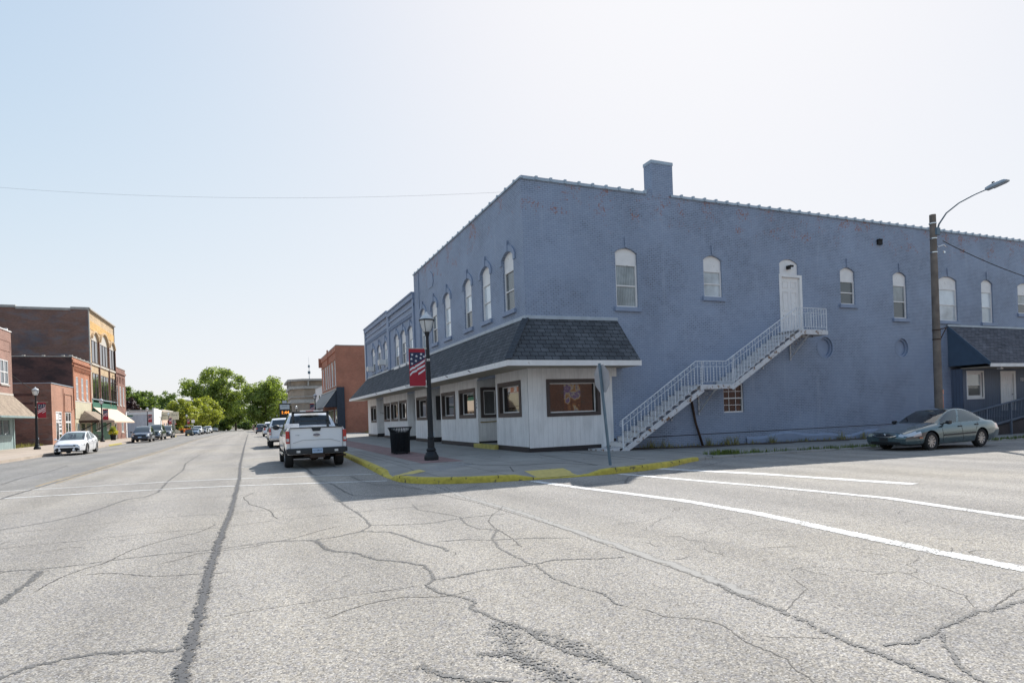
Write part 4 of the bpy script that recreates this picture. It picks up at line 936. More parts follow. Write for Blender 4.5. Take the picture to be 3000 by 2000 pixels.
# ------------------------------------------------------------------ the two lower blue neighbours
for nm, a0, a1, hh, wins, lab, zb in (('row_building', 37.42, 45.2, 9.38, [(38.04, 39.32), (40.03, 41.36), (42.10, 43.40)], 'lower blue brick neighbour with dentil cornice, between the corner building and the end building', 5.26), ('row_building', 45.22, 55.1, 9.52, [(45.95, 47.26), (48.43, 49.81), (50.96, 52.31)], 'end blue brick building with window air conditioners and a heavy cornice', 5.53)):
    t = thing(nm, (XB, a0, 0), lab, 'building')
    mb = MB(FL); wall(mb, a0, a1, 3.2, hh, [(a, b, zb, 7.32, .2) for a, b in wins], .16); mb.build('wall', 'blue_painted_brick', t)
    mb = MB(FL); mb.quad((a1, 0, 0), (a1, -20, 0), (a1, -20, hh), (a1, 0, hh)).quad((a0, 0, 3), (a0, -20, 3), (a0, -20, hh), (a0, 0, hh)).quad((a0, -20, 0), (a1, -20, 0), (a1, -20, hh), (a0, -20, hh)); mb.build('side_wall', 'blue_painted_brick', t)
    MB(FL).box(a0+.01, a1-.01, -19.9, -.3, hh-.6, hh-.5).build('roof', 'roofing', t)
    c = MB(FL); c.box(a0, a1, -.3, .20, hh, hh+.10).box(a0, a1, .001, .14, hh-.30, hh-.002).box(a0, a1, .001, .07, hh-.75, hh-.62).box(a0, a0+.35, .001, .09, 5.2, hh-.31).box(a1-.35, a1, .001, .09, 5.2, hh-.31)
    y = a0+.5
    while y < a1-.5: c.box(y, y+.09, .001, .08, hh-1.35, hh-1.15); y += .19
    c.box(a0+.36, a1-.36, .001, .085, hh-1.14, hh-1.02); c.build('cornice', 'blue_trim', t)
    for i, (a, b) in enumerate(wins):
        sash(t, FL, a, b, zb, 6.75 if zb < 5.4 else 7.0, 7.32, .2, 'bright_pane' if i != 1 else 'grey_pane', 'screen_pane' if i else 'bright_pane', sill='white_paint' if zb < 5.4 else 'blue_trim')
        hood(FL, a, b, 7.32, .2, t)
    if a0 > 45: MB(FL).tube([(a1-.1, .08, 3.6), (a1-.1, .08, hh-.1)], .06, 8).build('downpipe', 'white_paint', t)
def aircon(y, z, w_=.62):
    t = thing('air_conditioner', (9.5, y, z), 'white window air conditioner in the %s window of the end blue building' % ('far' if y > 50 else 'near'), 'air conditioner', 'window air conditioners on the end blue building')
    b = MB(); b.box(-.42, .1, -w_/2, w_/2, 0, .40).build('casing', 'white_paint', t, bevel=.015); q = MB()
    for k in range(7): q.box(-.435, -.42, -w_/2+.04, w_/2-.04, .05+.045*k, .07+.045*k)
    q.build('grille', 'grey_car_paint', t)
aircon(51.6, 5.62); aircon(46.7, 5.72)
# ------------------------------------------------------------------ porch addition on the side street
po = thing('porch_addition', (34.4, YB, 0), 'slate blue boarded porch with grey shingled lean-to roof and white door', 'porch')
PX0, PX1, PY = 34.45, 52.0, 18.9
mb = MB(WORLD); L2 = math.hypot(PY-20.9, 2.1)
mb.quad((PX0, PY, 3.36), (PX1, PY, 3.36), (PX1, 20.88, 5.50), (PX0, 20.88, 5.50), uv=[(0, 0), (PX1-PX0, 0), (PX1-PX0, 2.9), (0, 2.9)]); mb.build('lean_to_roof', 'grey_shingles', po, flip=False)
mb = MB(WORLD); mb.prism([(PY, 3.34), (20.89, 3.34), (20.89, 5.48)], PX0+.02, PX0+.06, 'dz'); mb.build('gable', 'deep_blue_paint', po)
mb = MB(WORLD); mb.bar((PX0, PY-.03, 3.33), (PX0, 20.88, 5.46), .05, .16); mb.build('barge_board', 'deep_blue_paint', po)
MB(WORLD).box(PX0+.03, PX1, PY-.04, PY+.0, 3.17, 3.345).build('fascia', 'white_paint', po)
MB(WORLD).box(PX0+.06, PX1, PY+.0, 20.3, 3.17, 3.2).build('soffit', 'soffit_tan', po)
MB(WORLD).bar((PX0, 20.86, 5.54), (PX1, 20.86, 5.54), .04, .10).build('flashing', 'bluish_metal', po)
PF = lambda a, d, z: (a, 20.3-d, z)
mb = MB(PF); wall(mb, 34.65, PX1, -.4, 3.17, [(35.0, 36.35, 1.62, 3.0, 0), (37.98, 39.2, .85, 2.98, 0), (40.5, 41.9, 1.5, 2.9, 0)], .1); mb.quad((34.65, 0, -.4), (34.65, -.6, -.4), (34.65, -.6, 3.17), (34.65, 0, 3.17)); mb.build('wall', 'blue_siding', po)
sash(po, PF, 35.0, 36.35, 1.62, 3.0, 3.0, 0, 'pale_pane', 'screen_pane', panel=False, sill=None, rec=.1, fw=.13)
framew = MB(PF); framebox(framew, 34.93, 36.42, 1.55, 3.07, .09, .0, .03); framew.build('window_casing', 'white_paint', po)
sash(po, PF, 40.5, 41.9, 1.5, 2.9, 2.9, 0, 'pale_pane', 'screen_pane', panel=False, sill=None, rec=.1, fw=.1)
dl = MB(PF); dl.box(38.06, 39.12, -.08, -.04, .87, 2.9)
for a0, a1 in ((38.2, 38.52), (38.66, 38.98)):
    for z0, z1 in ((1.05, 1.45), (1.6, 2.35), (2.5, 2.75)): framebox(dl, a0, a1, z0, z1, .03, -.04, -.028)
dr = dl.build('door', 'white_paint', po); MB(PF).lathe([(0, 0), (.035, 0), (.035, .05), (0, .05)], (39.02, -.04, 1.75), 10, 'y').build('handle', 'chrome', dr)
dm = MB(PF); dm.box(37.9, 38.06, -.06, .03, .85, 3.04).box(39.12, 39.28, -.06, .03, .85, 3.04).box(38.06, 39.12, -.06, .03, 2.9, 3.04); dm.build('door_frame', 'white_paint', po)
text('101', .28, 'white_paint', 'house_number', po, PF, 39.95, .004, 2.55, .008)
MB(WORLD).lathe([(0, 0), (.16, 0), (.12, -.1), (0, -.1)], (39.9, 19.4, 3.17), 12).build('soffit_lamp', 'rusty_steel', po)
MB(WORLD).tube([(36.0, 19.35, 3.16), (36.0, 19.2, 3.12)], [.03, .07], 8).box(36.0, 36.35, 19.3, 19.42, 3.08, 3.16).build('soffit_lamp', 'white_paint', po)
# ------------------------------------------------------------------ access ramp with balustrade and lattice
rp = thing('access_ramp', (36, 19, 0), 'blue-grey timber access ramp with balustrade and dark lattice skirt rising to the porch door', 'ramp')
RY = 18.55
def rz(x): return clamp(0, .86, (x-31.0)*.135)-.25+ (0 if x < 37.4 else .0)
mb = MB(WORLD)
xs = lin(31.2, 37.4, 8)
for a, b in zip(xs, xs[1:]): mb.quad((a, RY, rz(a)), (b, RY, rz(b)), (b, 20.25, rz(b)), (a, 20.25, rz(a)))
mb.box(37.4, 50, RY, 20.25, .78, .86); mb.build('deck', 'deck_wood', rp)
D1 = .84
rt = lambda x: rz(x) if x < 37.4 else D1
mb = MB(WORLD); mb.bar((31.3, RY, rt(31.3)+1.0), (37.38, RY, rt(37.38)+1.0), .14, .05).box(37.3, 50, RY-.07, RY+.07, 2.12, 2.17).bar((31.3, RY, rt(31.3)+.1), (37.38, RY, rt(37.38)+.1), .05, .09).box(37.4, 50, RY-.025, RY+.025, .95, 1.03).box(37.4, 50, RY-.06, RY-.02, .62, .82); mb.build('rail', 'deck_wood', rp)
mb = MB(WORLD)
for x in (31.4, 33.4, 35.4): mb.box(x-.05, x+.05, RY-.05, RY+.05, -.4, rt(x)+1.0)
for x in (37.45, 40.2, 43): mb.box(x-.06, x+.06, RY-.06, RY+.06, -.4, 2.12)
mb.build('post', 'deck_wood', rp)
mb = MB(WORLD); x = 31.6
while x < 46:
    z = rt(x); mb.box(x-.02, x+.02, RY-.02, RY+.02, z+.12, z+(1.0 if x < 37.4 else 1.28)); x += .135
mb.build('baluster', 'deck_wood', rp, label='row of thin square balusters').__setitem__('kind', 'stuff')
mb = MB(WORLD); x = 33
while x < 47:
    zt = min(rt(x), .6) ; h = zt+.42
    if h > .2: mb.bar((x, RY+.02, -.42), (x+h*.9, RY+.02, zt), .012, .035).bar((x+h*.9, RY+.035, -.42), (x, RY+.035, zt), .012, .035)
    x += .14
mb.build('lattice', 'lattice_wood', rp); MB(WORLD).box(33, 50, RY+.4, RY+.45, -.5, .6).build('skirt', 'dark_void', rp)
# ------------------------------------------------------------------ outside stair
st = thing('outside_stair', (13, 19.8, 0), 'white rusting steel stair with wrought railing climbing the blue wall to an upper door', 'staircase')
SY0, SY1 = 19.8, 20.86
F1, F2 = 2.55, 4.93
n1, n2 = 13, 13
r1, r2 = (17.0-12.85)/n1, (22.45-18.6)/n2
def tread(x, run, z, rise):
    MB(WORLD).box(x-.02, x+run+.03, SY0+.03, SY1, z-.03, z).build('tread', 'rusty_white_paint', st)
    MB(WORLD).box(x, x+.012, SY0+.04, SY1, z-rise+.002, z-.032).build('riser', 'white_paint', st)
for k in range(n1): tread(12.85+r1*k, r1, F1*(k+1)/n1, F1/n1)
for k in range(n2-1): tread(18.6+r2*k, r2, F1+(F2-F1)*(k+1)/n2, (F2-F1)/n2)
MB(WORLD).box(12.1, 12.9, SY0+.03, SY1, .0, .165).build('bottom_step', 'rusty_white_paint', st)
mb = MB(WORLD); mb.box(16.85, 18.62, SY0+.02, SY1, F1-.05, F1).box(22.35, 24.15, SY0+.02, SY1, F2-.05, F2); mb.build('landing', 'rusty_white_paint', st)
mb = MB(WORLD)
for Y in (SY0-.02, SY1-.03):
    mb.bar((12.95, Y, -.02), (16.95, Y, F1-.20), .035, .20).bar((18.45, Y, F1-.16), (22.5, Y, F2-.16), .035, .20)
    mb.box(16.8, 18.6, Y-.018, Y+.018, F1-.19, F1-.051).box(22.4, 24.15, Y-.018, Y+.018, F2-.23, F2-.051)
mb.box(24.12, 24.15, SY0, SY1, F2-.23, F2-.052); mb.build('stringer', 'rusty_white_paint', st)
mb = MB(WORLD)
for xa in (17.6, 23.0, 16.15, 21.3):
    zt = {17.6: F1-.2, 23.0: F2-.24, 16.15: 1.85, 21.3: 4.0}[xa]; dz = 1.05 if xa in (17.6, 23.0) else .75
    mb.bar((xa, SY1-.0, zt-dz), (xa, SY1-.0, zt), .05, .05).bar((xa, SY1, zt-dz+.1), (xa+.02, SY0+.02, zt), .04, .04)
    if dz > 1:
        for (cy, cz, rr) in ((20.6, zt-.3, .14), (20.72, zt-.6, .12), (20.35, zt-.16, .11)):
            pts = [(xa, cy+rr*math.cos(t)*(1-t/12), cz+rr*math.sin(t)*(1-t/12)) for t in [k*.55 for k in range(16)]]; mb.tube(pts, .012, 5)
mb.build('bracket', 'rusty_white_paint', st)
# railing along the open side, following flight / landing / flight / landing, then the end return
def railz(x):
    if x < 16.65: return 1.25+(x-13.05)*(3.5-1.25)/(16.65-13.05)
    if x < 18.2: return 3.5
    if x < 22.3: return 3.5+(x-18.2)*(5.88-3.5)/(22.3-18.2)
    return 5.88
def footz(x):
    if x < 17.0: return .17+max(0, (x-13.05))*(F1-.17)/(17-13.05)
    if x < 18.6: return F1
    if x < 22.5: return F1+(x-18.6)*(F2-F1)/(22.5-18.6)
    return F2
RYY = SY0+.01
K_ = [13.05, 16.65, 18.2, 22.3, 24.12]
mb = MB(WORLD)
for a, b in zip(K_, K_[1:]):
    mb.bar((a, RYY, railz(a)), (b, RYY, railz(b)), .04, .03).bar((a, RYY, railz(a)-.22), (b, RYY, railz(b)-.22), .018, .018)
fk = [13.05, 17.0, 18.6, 22.5, 24.12]
for a, b in zip(fk, fk[1:]): mb.bar((a, RYY, footz(a)+.11), (b, RYY, footz(b)+.11), .018, .018)
for z in (5.88, 5.66, F2+.11): mb.bar((24.12, RYY, z), (24.12, SY1, z), .03, .02)
for z in (3.5, 3.28): pass
mb.tube([(13.05, RYY, -.02), (13.05, RYY, 1.27)], .032, 8)
for x in (16.95, 18.6, 22.45, 24.12): mb.bar((x, RYY, footz(x)-.1), (x, RYY, railz(x)), .03, .03)
for cx, cz in ((12.98, 1.16), (12.97, 1.06)): mb.tube([(cx+.05*math.cos(t), RYY, cz+.05*math.sin(t)) for t in [k*.6 for k in range(10)]], .009, 5)
mb.build('handrail', 'rail_paint', st)
mb = MB(WORLD); x = 13.25; k = 0
bal = []
while x < 24.1:
    top = railz(x) if k % 2 else railz(x)-.22
    # every other baluster is twisted
    if k % 2: mb.bar((x, RYY, footz(x)+.11), (x, RYY, top), .018, .018)
    else:
        pz = footz(x)+.11; q = 0
        while pz < top-.04: mb.bar((x, RYY, pz), (x, RYY, pz+.055), .017+.018*(q % 2), .017+.018*(q % 2)); pz += .055; q += 1
    if k % 2 == 0:
        pts = [(x+.065*math.cos(t)*(1-t/9), RYY, railz(x)-.11+.06*math.sin(t)*(1-t/9)) for t in [j*.7 for j in range(9)]]; mb.tube(pts, .011, 4)
    x += .165; k += 1
y = SY0+.15
while y < SY1:
    mb.bar((24.12, y, F2+.11), (24.12, y, 5.88), .017, .017); y += .13
mb.build('railing_bars', 'rail_paint', st, label='plain and twisted railing bars with scrolls')
pp = MB(WORLD); pp.tube([(17.65, 20.75, .0), (17.35, 20.8, 1.0), (17.15, 20.84, 2.3)], .05, 8)
tag(pp.build('steel_pipe', 'rusty_steel', smooth=True), 'rusty brown pipe leaning on the blue wall below the stair landing', 'pipe')
# ------------------------------------------------------------------ across the street
def side_bumps(mb, fr, a0, a1, z):  # raised coping joints along a side wall
    a = a0
    while a < a1: mb.box(a, a+.18, -.3, .05, z, z+.14); a += 1.9
# teal-fronted building nearest
t = thing('shop_building', (-19.3, 50, 0), 'brownish two storey brick building with teal shopfront under a tan shingled awning', 'building')
mb = MB(LR); wall(mb, 48, 67.1, 3.0, 10.43, [(64.3, 66.2, 5.75, 7.85, 0), (60.6, 62.5, 5.75, 7.85, 0)], .12); mb.build('wall', 'mauve_brick', t)
mb = MB(LR); mb.quad((67.1, 0, 0), (67.1, -30, 0), (67.1, -30, 10.4), (67.1, 0, 10.43)).quad((48, 0, 0), (48, -30, 0), (48, -30, 10.4), (48, 0, 10.43)); mb.build('side_wall', 'dark_red_brick', t)
MB(LR).box(48, 67.1, -30, -.2, 9.8, 9.9).build('roof', 'roofing', t)
mb = MB(LR); mb.box(48, 67.15, -.3, .06, 10.432, 10.52); side_bumps(mb, LR, 49, 67, 10.52); mb.build('coping', 'white_paint', t)
fm = MB(LR); framebox(fm, 64.2, 66.9, 8.65, 9.6, .08, .0, .03); fm.build('brick_panel', 'mauve_brick', t)
for a in (64.3, 60.6): simple_window(t, LR, a, a+1.9, 5.75, 7.85, 'grey_pane', mull=1, bars=1, sill='stone_grey')
mb = MB(WORLD); mb.quad((-17.8, 48, 2.95), (-17.8, 67.9, 2.95), (-19.28, 67.0, 4.85), (-19.28, 48, 4.85), uv=[(0, 0), (19.9, 0), (19, 2.4), (0, 2.4)]).quad((-17.8, 67.9, 2.95), (-19.28, 67.9, 2.95), (-19.28, 67.0, 4.85), uv=[(0, 0), (1.5, 0), (1.5, 2.4)])
mb.build('awning', 'tan_shingles', t, flip=False); MB(WORLD).box(-17.84, -17.76, 48, 67.95, 2.80, 2.946).box(-19.28, -17.84, 67.87, 67.95, 2.80, 2.946).box(-19.3, -17.84, 48, 67.87, 2.82, 2.85).build('fascia', 'teal_siding', t)
MB(WORLD).bar((-19.27, 48, 4.9), (-19.27, 67.1, 4.9), .05, .16).build('flashing', 'stone_trim', t)
mb = MB(LR); wall(mb, 48, 67.1, .1, 2.999, [(62.9, 66.2, 1.35, 2.75, 0), (58.5, 62.0, 1.35, 2.75, 0), (54, 57, 1.35, 2.75, 0)], .15); mb.build('shopfront', 'teal_siding', t); MB(LR).box(66.9, 67.12, .001, .06, .1, 2.8).build('corner_board', 'teal_siding', t)
for a, b in ((62.9, 66.2), (58.5, 62.0), (54, 57)): simple_window(t, LR, a, b, 1.35, 2.75, 'grey_pane', 'teal_siding', mull=1, sill='teal_siding')
# one storey brick building across the lot
t = thing('shop_building', (-19.3, 78.5, 0), 'single storey salmon brick building with two tall white windows beside the empty lot', 'building')
body(t, LR, 78.5, 87.2, 0, 6.62, [(79.9, 82.2, .35, 3.7, 0), (83.6, 86.0, .35, 3.7, 0)], 'salmon_brick', 'dark_red_brick', 28, copm='bluish_metal')
for a, b in ((79.9, 82.2), (83.6, 86.0)): simple_window(t, LR, a, b, .35, 3.7, 'dark_pane', mull=1, bars=0, sill=None, fw=.13)
mb = MB(LR)
for a, b in ((79.9, 82.2), (83.6, 86.0)): mb.box(a+.1, b-.1, -.06, .0, 2.45, 2.65)
mb.build('transom', 'white_paint', t)
mb = MB(LR); framebox(mb, 83.3, 86.4, 3.72, 5.8, .12, .001, .07); mb.box(82.9, 83.06, .001, .05, .1, 6.3); mb.build('brick_panel', 'salmon_brick', t)
mb = MB(SD(78.5))
for z in (5.45, 4.55, 3.7): mb.box(-27.5, -20.9, .001, .02, z-.12, z+.12)
mb.build('soot_band', 'blackened_brick', t)
sg = MB(LR); sg.box(80.05, 80.9, -.04, -.02, 2.75, 3.5).build('window_sign', 'white_paint', t); sg = MB(LR)
for z in (3.1, 2.8, 2.1, 1.7, 1.2): sg.box(81.15, 82.0, -.05, -.03, z, z+.22)
sg.build('window_sign', 'white_cloth', t)
# orange brick, two storeys, corbelled
t = thing('shop_building', (-19.3, 87.2, 0), 'orange brick two storey building with corbelled cornice and three narrow white windows', 'building')
ow = [(88.7, 89.7), (91.2, 92.2), (93.6, 94.6)]
body(t, LR, 87.22, 95.9, 0, 10.3, [(a, b, 5.35, 8.05, 0) for a, b in ow], 'orange_brick', 'blackened_brick', 28, copm='stone_grey')
for a, b in ow: simple_window(t, LR, a, b, 5.35, 8.05, 'bright_pane', bars=2, mull=1, fw=.06)
mb = MB(LR); mb.box(87.22, 95.9, .001, .12, 9.7, 10.0); y = 87.5
while y < 95.7: mb.box(y, y+.17, .001, .16, 8.75, 9.25).box(y, y+.12, .001, .08, 9.42, 9.55); y += .42
mb.box(87.22, 95.9, .001, .2, 9.25, 9.38).box(87.22, 87.55, .001, .1, 4.2, 9.2).box(95.55, 95.9, .001, .1, 4.2, 9.2); mb.build('corbel_table', 'orange_brick', t)
cc = MB(LR); side_bumps(cc, LR, 87.3, 95.5, 10.4); cc.build('coping_joint', 'stone_trim', t); cc = MB(SD(87.22)); cc.box(-46, -19.4, -.3, .06, 10.302, 10.38)
x = -45
while x < -20: cc.box(x, x+.25, -.3, .08, 10.38, 10.5); x += 1.9
cc.build('coping', 'stone_trim', t)
MB(LR).box(87.6, 95.5, .02, .10, 2.95, 5.05).build('sign_board', 'cream_siding', t); MB(LR).box(87.55, 95.55, .02, .13, 5.05, 5.13).build('sign_cap', 'white_paint', t)
mb = MB(WORLD); mb.quad((-17.2, 89.2, 2.75), (-17.2, 98.4, 2.75), (-18.9, 97.0, 3.95), (-18.9, 90.4, 3.95), uv=[(0, 0), (9, 0), (8, 2), (1, 2)]).quad((-17.2, 89.2, 2.75), (-19.28, 89.2, 2.75), (-18.9, 90.4, 3.95), uv=[(0, 0), (2, 0), (1, 2)]).quad((-17.2, 98.4, 2.75), (-19.28, 98.4, 2.75), (-18.9, 97.0, 3.95), uv=[(0, 0), (2, 0), (1, 2)])
mb.build('porch_roof', 'tan_shingles', t, flip=False)
MB(WORLD).box(-17.24, -17.16, 89.2, 98.4, 2.45, 2.745).box(-19.28, -17.24, 89.16, 89.24, 2.45, 2.745).build('fascia', 'rusty_steel', t)
MB(WORLD).bar((-19.25, 89.4, 1.4), (-17.4, 89.4, 2.5), .12, .12).bar((-19.25, 97.6, 1.4), (-17.4, 97.6, 2.5), .12, .12).build('brace', 'matte_black', t)
mb = MB(LR); mb.box(87.6, 95.5, .003, .05, .1, 2.9); mb.build('shopfront', 'cream_siding', t)
for a, b in ((88.0, 89.4), (92.6, 95.0)): simple_window(t, LR, a, b, .6, 2.5, 'pale_pane', 'cream_siding', rec=-.06, sill=None)
w_ = MB(LR).box(90.0, 92.0, .05, .08, .15, 2.4).build('door', 'grey_pane', t); fm = MB(LR); framebox(fm, 89.9, 92.1, .1, 2.5, .12, .06, .11); fm.build('door_frame', 'cream_siding', t)
# buff brick, three storeys with arcades
t = thing('commercial_building', (-19.3, 96, 0), 'tall three storey buff brick building with arched window bays and an orange brick band', 'building')
bays = [(97.2, 100.6, 2), (102.0, 107.0, 3), (108.4, 111.8, 2)]
body(t, LR, 95.92, 112.3, 0, 17.5, [], 'buff_brick', 'ghost_sign_brick', 30, copm=None)
def bay(a, b, n, z0, z1, arched):
    wg = (b-a-.3*(n-1))/n
    for k in range(n):
        x0 = a+k*(wg+.3)
        wd = MB(LR); framebox(wd, x0, x0+wg, z0, z1, .09, .0, .05); w_ = wd.build('window', 'brown_trim', t)
        MB(LR).box(x0+.09, x0+wg-.09, -.01, .03, z0+.09, z1-.09).build('pane', 'dark_pane', w_)
    m2 = MB(LR)
    if arched:
        P = arc(a-.15, b+.15, z1+.15, (b-a)*.30, 12); Q = arc(a-.38, b+.38, z1+.15, (b-a)*.30+.22, 12)
        for i in range(12): m2.prism([P[i], P[i+1], Q[i+1], Q[i]], .001, .30)
        MB(LR).prism([(a, z1+.002), *arc(a, b, z1+.15, (b-a)*.28, 10), (b, z1+.002)], .001, .03).build('lunette', 'stone_trim', t)
        m2.build('arch', 'buff_brick', t)
    MB(LR).box(a-.5, b+.5, .002, .14, z0-.35, z0-.1).build('sill_band', 'stone_trim', t)
for a, b, n in bays:
    bay(a, b, n, 10.6, 13.6, True); bay(a, b, n, 5.6, 9.2, False)
mb = MB(LR)
for a in (101.1, 107.5, 112.05): mb.box(a, a+.22, .001, .18, 4.9, 13.8)
mb.build('pier', 'brown_brick', t)
MB(LR).box(96.3, 112.0, .001, .05, 15.0, 16.1).build('brick_band', 'gold_brick', t)
mb = MB(LR); mb.box(95.92, 112.3, .0, .30, 17.45, 17.6).box(95.92, 112.3, -.3, .2, 17.6, 17.72); mb.box(95.92, 96.2, .001, .12, 5, 17.4); mb.box(112.05, 112.3, .001, .12, 5, 17.4); mb.build('cornice', 'stone_grey', t)
cc = MB(SD(95.92))
for x0, x1, z in ((-21.2, -19.2, 17.6), (-27.0, -21.2, 17.45), (-33.5, -27.0, 17.62), (-50, -33.5, 17.3)): cc.box(x0, x1, -.3, .06, z-.2, z+.12)
cc.build('coping', 'stone_grey', t)
MB(LR).box(96.2, 112.2, .02, .14, 3.9, 5.6).build('sign_board', 'green_siding', t); MB(LR).box(96.1, 112.3, .02, .20, 5.6, 5.72).build('sign_cap', 'bluish_metal', t)
MB(LR).box(96.2, 108.0, .003, .05, .1, 3.9).build('shopfront', 'green_siding', t); MB(LR).box(108.0, 112.2, .003, .05, .1, 3.9).build('shopfront', 'cream_siding', t)
mb = MB(WORLD); mb.quad((-17.3, 96.4, 2.65), (-17.3, 115.0, 2.65), (-19.15, 112.2, 4.55), (-19.15, 96.4, 4.55)).quad((-17.3, 96.4, 2.45), (-17.3, 115.0, 2.45), (-17.3, 115.0, 2.65), (-17.3, 96.4, 2.65)); mb.build('awning', 'cream_awning', t, flip=False)
mb = MB(lambda a, d, z: (a, d, z)); mb.quad((-17.35, 96.45, 2.6), (-19.25, 96.45, 2.6), (-19.25, 96.45, 4.5)); mb.build('awning_side', 'green_siding', t)
for a, b in ((98.2, 100.4), (104.6, 106.6)): simple_window(t, LR, a, b, 1.3, 2.9, 'grey_pane', mull=1, rec=-.06, sill=None, fw=.14)
dl = MB(LR); dl.box(109.6, 111.6, .05, .10, .15, 2.9); w_ = dl.build('door', 'white_paint', t); MB(LR).box(110.2, 111.0, .10, .11, 1.3, 2.3).build('pane', 'grey_pane', w_)
fe = MB(LR)
for z in (5.9, 7.4, 8.6, 9.6): fe.box(108.6, 112.4, .25, .30, z, z+.06)
for a in (108.6, 111.0, 112.3): fe.box(a, a+.06, .25, .30, 5.0, 9.6)
for k in range(10): fe.box(110.0, 110.6, .30, .33, 5.2+.42*k, 5.26+.42*k)
fe.build('fire_escape', 'rusty_steel', t)
# brown brick corner building
t = thing('shop_building', (-19.3, 112.3, 0), 'brown brick two storey corner building with narrow white windows beyond the tall buff one', 'building')
bw = [(113.1, 114.0), (115.6, 116.6), (118.3, 119.2)]
body(t, LR, 112.32, 120.6, -.3, 11.3, [(a, b, 5.3, 8.4, 0) for a, b in bw]+[(116.2, 118.0, 1.0, 3.4, 0)], 'brown_brick', 'brown_brick', 24, copm='stone_grey')
for a, b in bw: simple_window(t, LR, a, b, 5.3, 8.4, 'bright_pane', fw=.1)
simple_window(t, LR, 116.2, 118.0, 1.0, 3.4, 'pale_pane', fw=.12)
mb = MB(LR); mb.box(112.35, 120.6, .001, .15, 10.4, 10.7)
for a in (113.0, 115.6, 118.2): framebox(mb, a, a+1.2, 9.0, 9.9, .1, .001, .06)
mb.build('cornice', 'brown_brick', t); MB(LR).box(119.6, 120.2, .001, .12, 0, 4.3).build('pilaster', 'white_stucco', t)
# pale low building beyond the side street
t = thing('low_building', (-19.3, 152, 0), 'low pale grey metal building with a gabled roof beyond the side street', 'building')
mb = MB(LR); mb.quad((152, 0, -.5), (165.2, 0, -.5), (165.2, 0, 5.6), (152, 0, 5.6)); mb.build('wall', 'white_stucco', t)
mb = MB(SD(152)); mb.quad((-60, 0, -.5), (-19.3, 0, -.5), (-19.3, 0, 4.9), (-60, 0, 4.9)); mb.quad((-60, -13, -.5), (-19.3, -13, -.5), (-19.3, -13, 4.9), (-60, -13, 4.9)); mb.build('side_wall', 'pale_metal_siding', t)
MB(SD(152)).box(-60, -19.32, -.2, .08, 4.4, 4.98).build('fascia', 'white_paint', t); MB(SD(152)).box(-60, -19.32, -13, -.2, 4.7, 4.8).build('roof', 'roofing', t)
mb = MB(LR); mb.box(151.9, 159.2, -.2, .12, -.4, 5.75).box(159.4, 165.2, -.2, .1, 3.9, 5.5); mb.build('parapet', 'white_stucco', t)
mb = MB(SD(158)); mb.prism([(-42, 4.8), (-24, 4.8), (-33, 8.0)], -6, 0); mb.build('gable', 'pale_metal_siding', t)
mb = MB(SD(158)); mb.bar((-42.6, .2, 4.75), (-33, .2, 8.2), .9, .15).bar((-33, .2, 8.2), (-23.4, .2, 4.75), .9, .15); mb.build('gable_roof', 'tan_shingles', t)
bs = thing('hanging_sign', (-17, 165, 3), 'yellowish hanging shop sign with dark lettering over the far pavement', 'sign')
bs.location = (-17.6, 164.5, 3.2)
b = MB(); b.box(-1.7, 1.9, -.15, .15, 0, 1.9); b.build('panel', 'cream_siding', bs, bevel=.03); b = MB(); b.box(-1.7, -1.5, -.1, .1, 1.9, 2.1); b.build('bracket', 'rusty_steel', bs)
text('Beauty Zone', .6, 'brown_trim', 'lettering', bs, idf, .1, -.16, 1.15)
t = thing('shop_building', (-19.3, 166, 0), 'pink stuccoed shop with cream cornice near the far trees', 'building')
body(t, LR, 166.0, 190, -.6, 5.5, [], 'pink_stucco', 'pink_stucco', 20, copm='stone_trim', coph=.3)
mb = MB(LR); mb.box(166, 190.3, .001, .3, 4.8, 5.3).box(180, 182, .001, .25, -.4, 4.8).box(188.6, 190, .001, .25, -.4, 4.8); mb.build('cornice', 'stone_trim', t)
for a, b in ((168, 170), (173, 175), (183, 187)): simple_window(t, LR, a, b, .4, 2.6, 'pale_pane', rec=-.06, sill=None)
MB(WORLD).box(-19.2, -17.6, 176, 179, 2.2, 2.3).quad((-17.6, 176, 2.2), (-17.6, 179, 2.2), (-19.2, 179, 3.3), (-19.2, 176, 3.3)).quad((-17.6, 176, 2.2), (-19.2, 176, 2.2), (-19.2, 176, 3.3)).build('awning', 'red_cloth', t)
# ------------------------------------------------------------------ right side beyond the lot
RD = lambda a, d, z: (9.63-d, a, z)
t = thing('brick_building', (9.63, 75, 0), 'red brick two storey building with black canvas awning beyond the grassy lot', 'building')
rw = [(76.4, 77.3), (78.9, 80.2), (81.8, 82.7), (84.0, 84.9), (86.0, 87.3), (89.3, 90.2)]
body(t, RD, 75.1, 91.9, -.3, 10.55, [(a, b, 5.9, 8.6, 0) for a, b in rw], 'red_brick', 'red_brick', 28, copm='stone_grey', coph=.12)
for a, b in rw: simple_window(t, RD, a, b, 5.9, 8.6, 'bright_pane', fw=.1, lint='stone_trim')
mb = MB(RD); mb.box(75.1, 91.9, .001, .12, 9.9, 10.5).box(75.1, 91.9, .001, .07, 9.0, 9.1).box(75.1, 75.5, .001, .1, 5.6, 9.9).box(83.2, 83.6, .001, .18, 8.9, 10.9).box(91.5, 91.9, .001, .4, 9.3, 10.6); mb.build('cornice', 'red_brick', t)
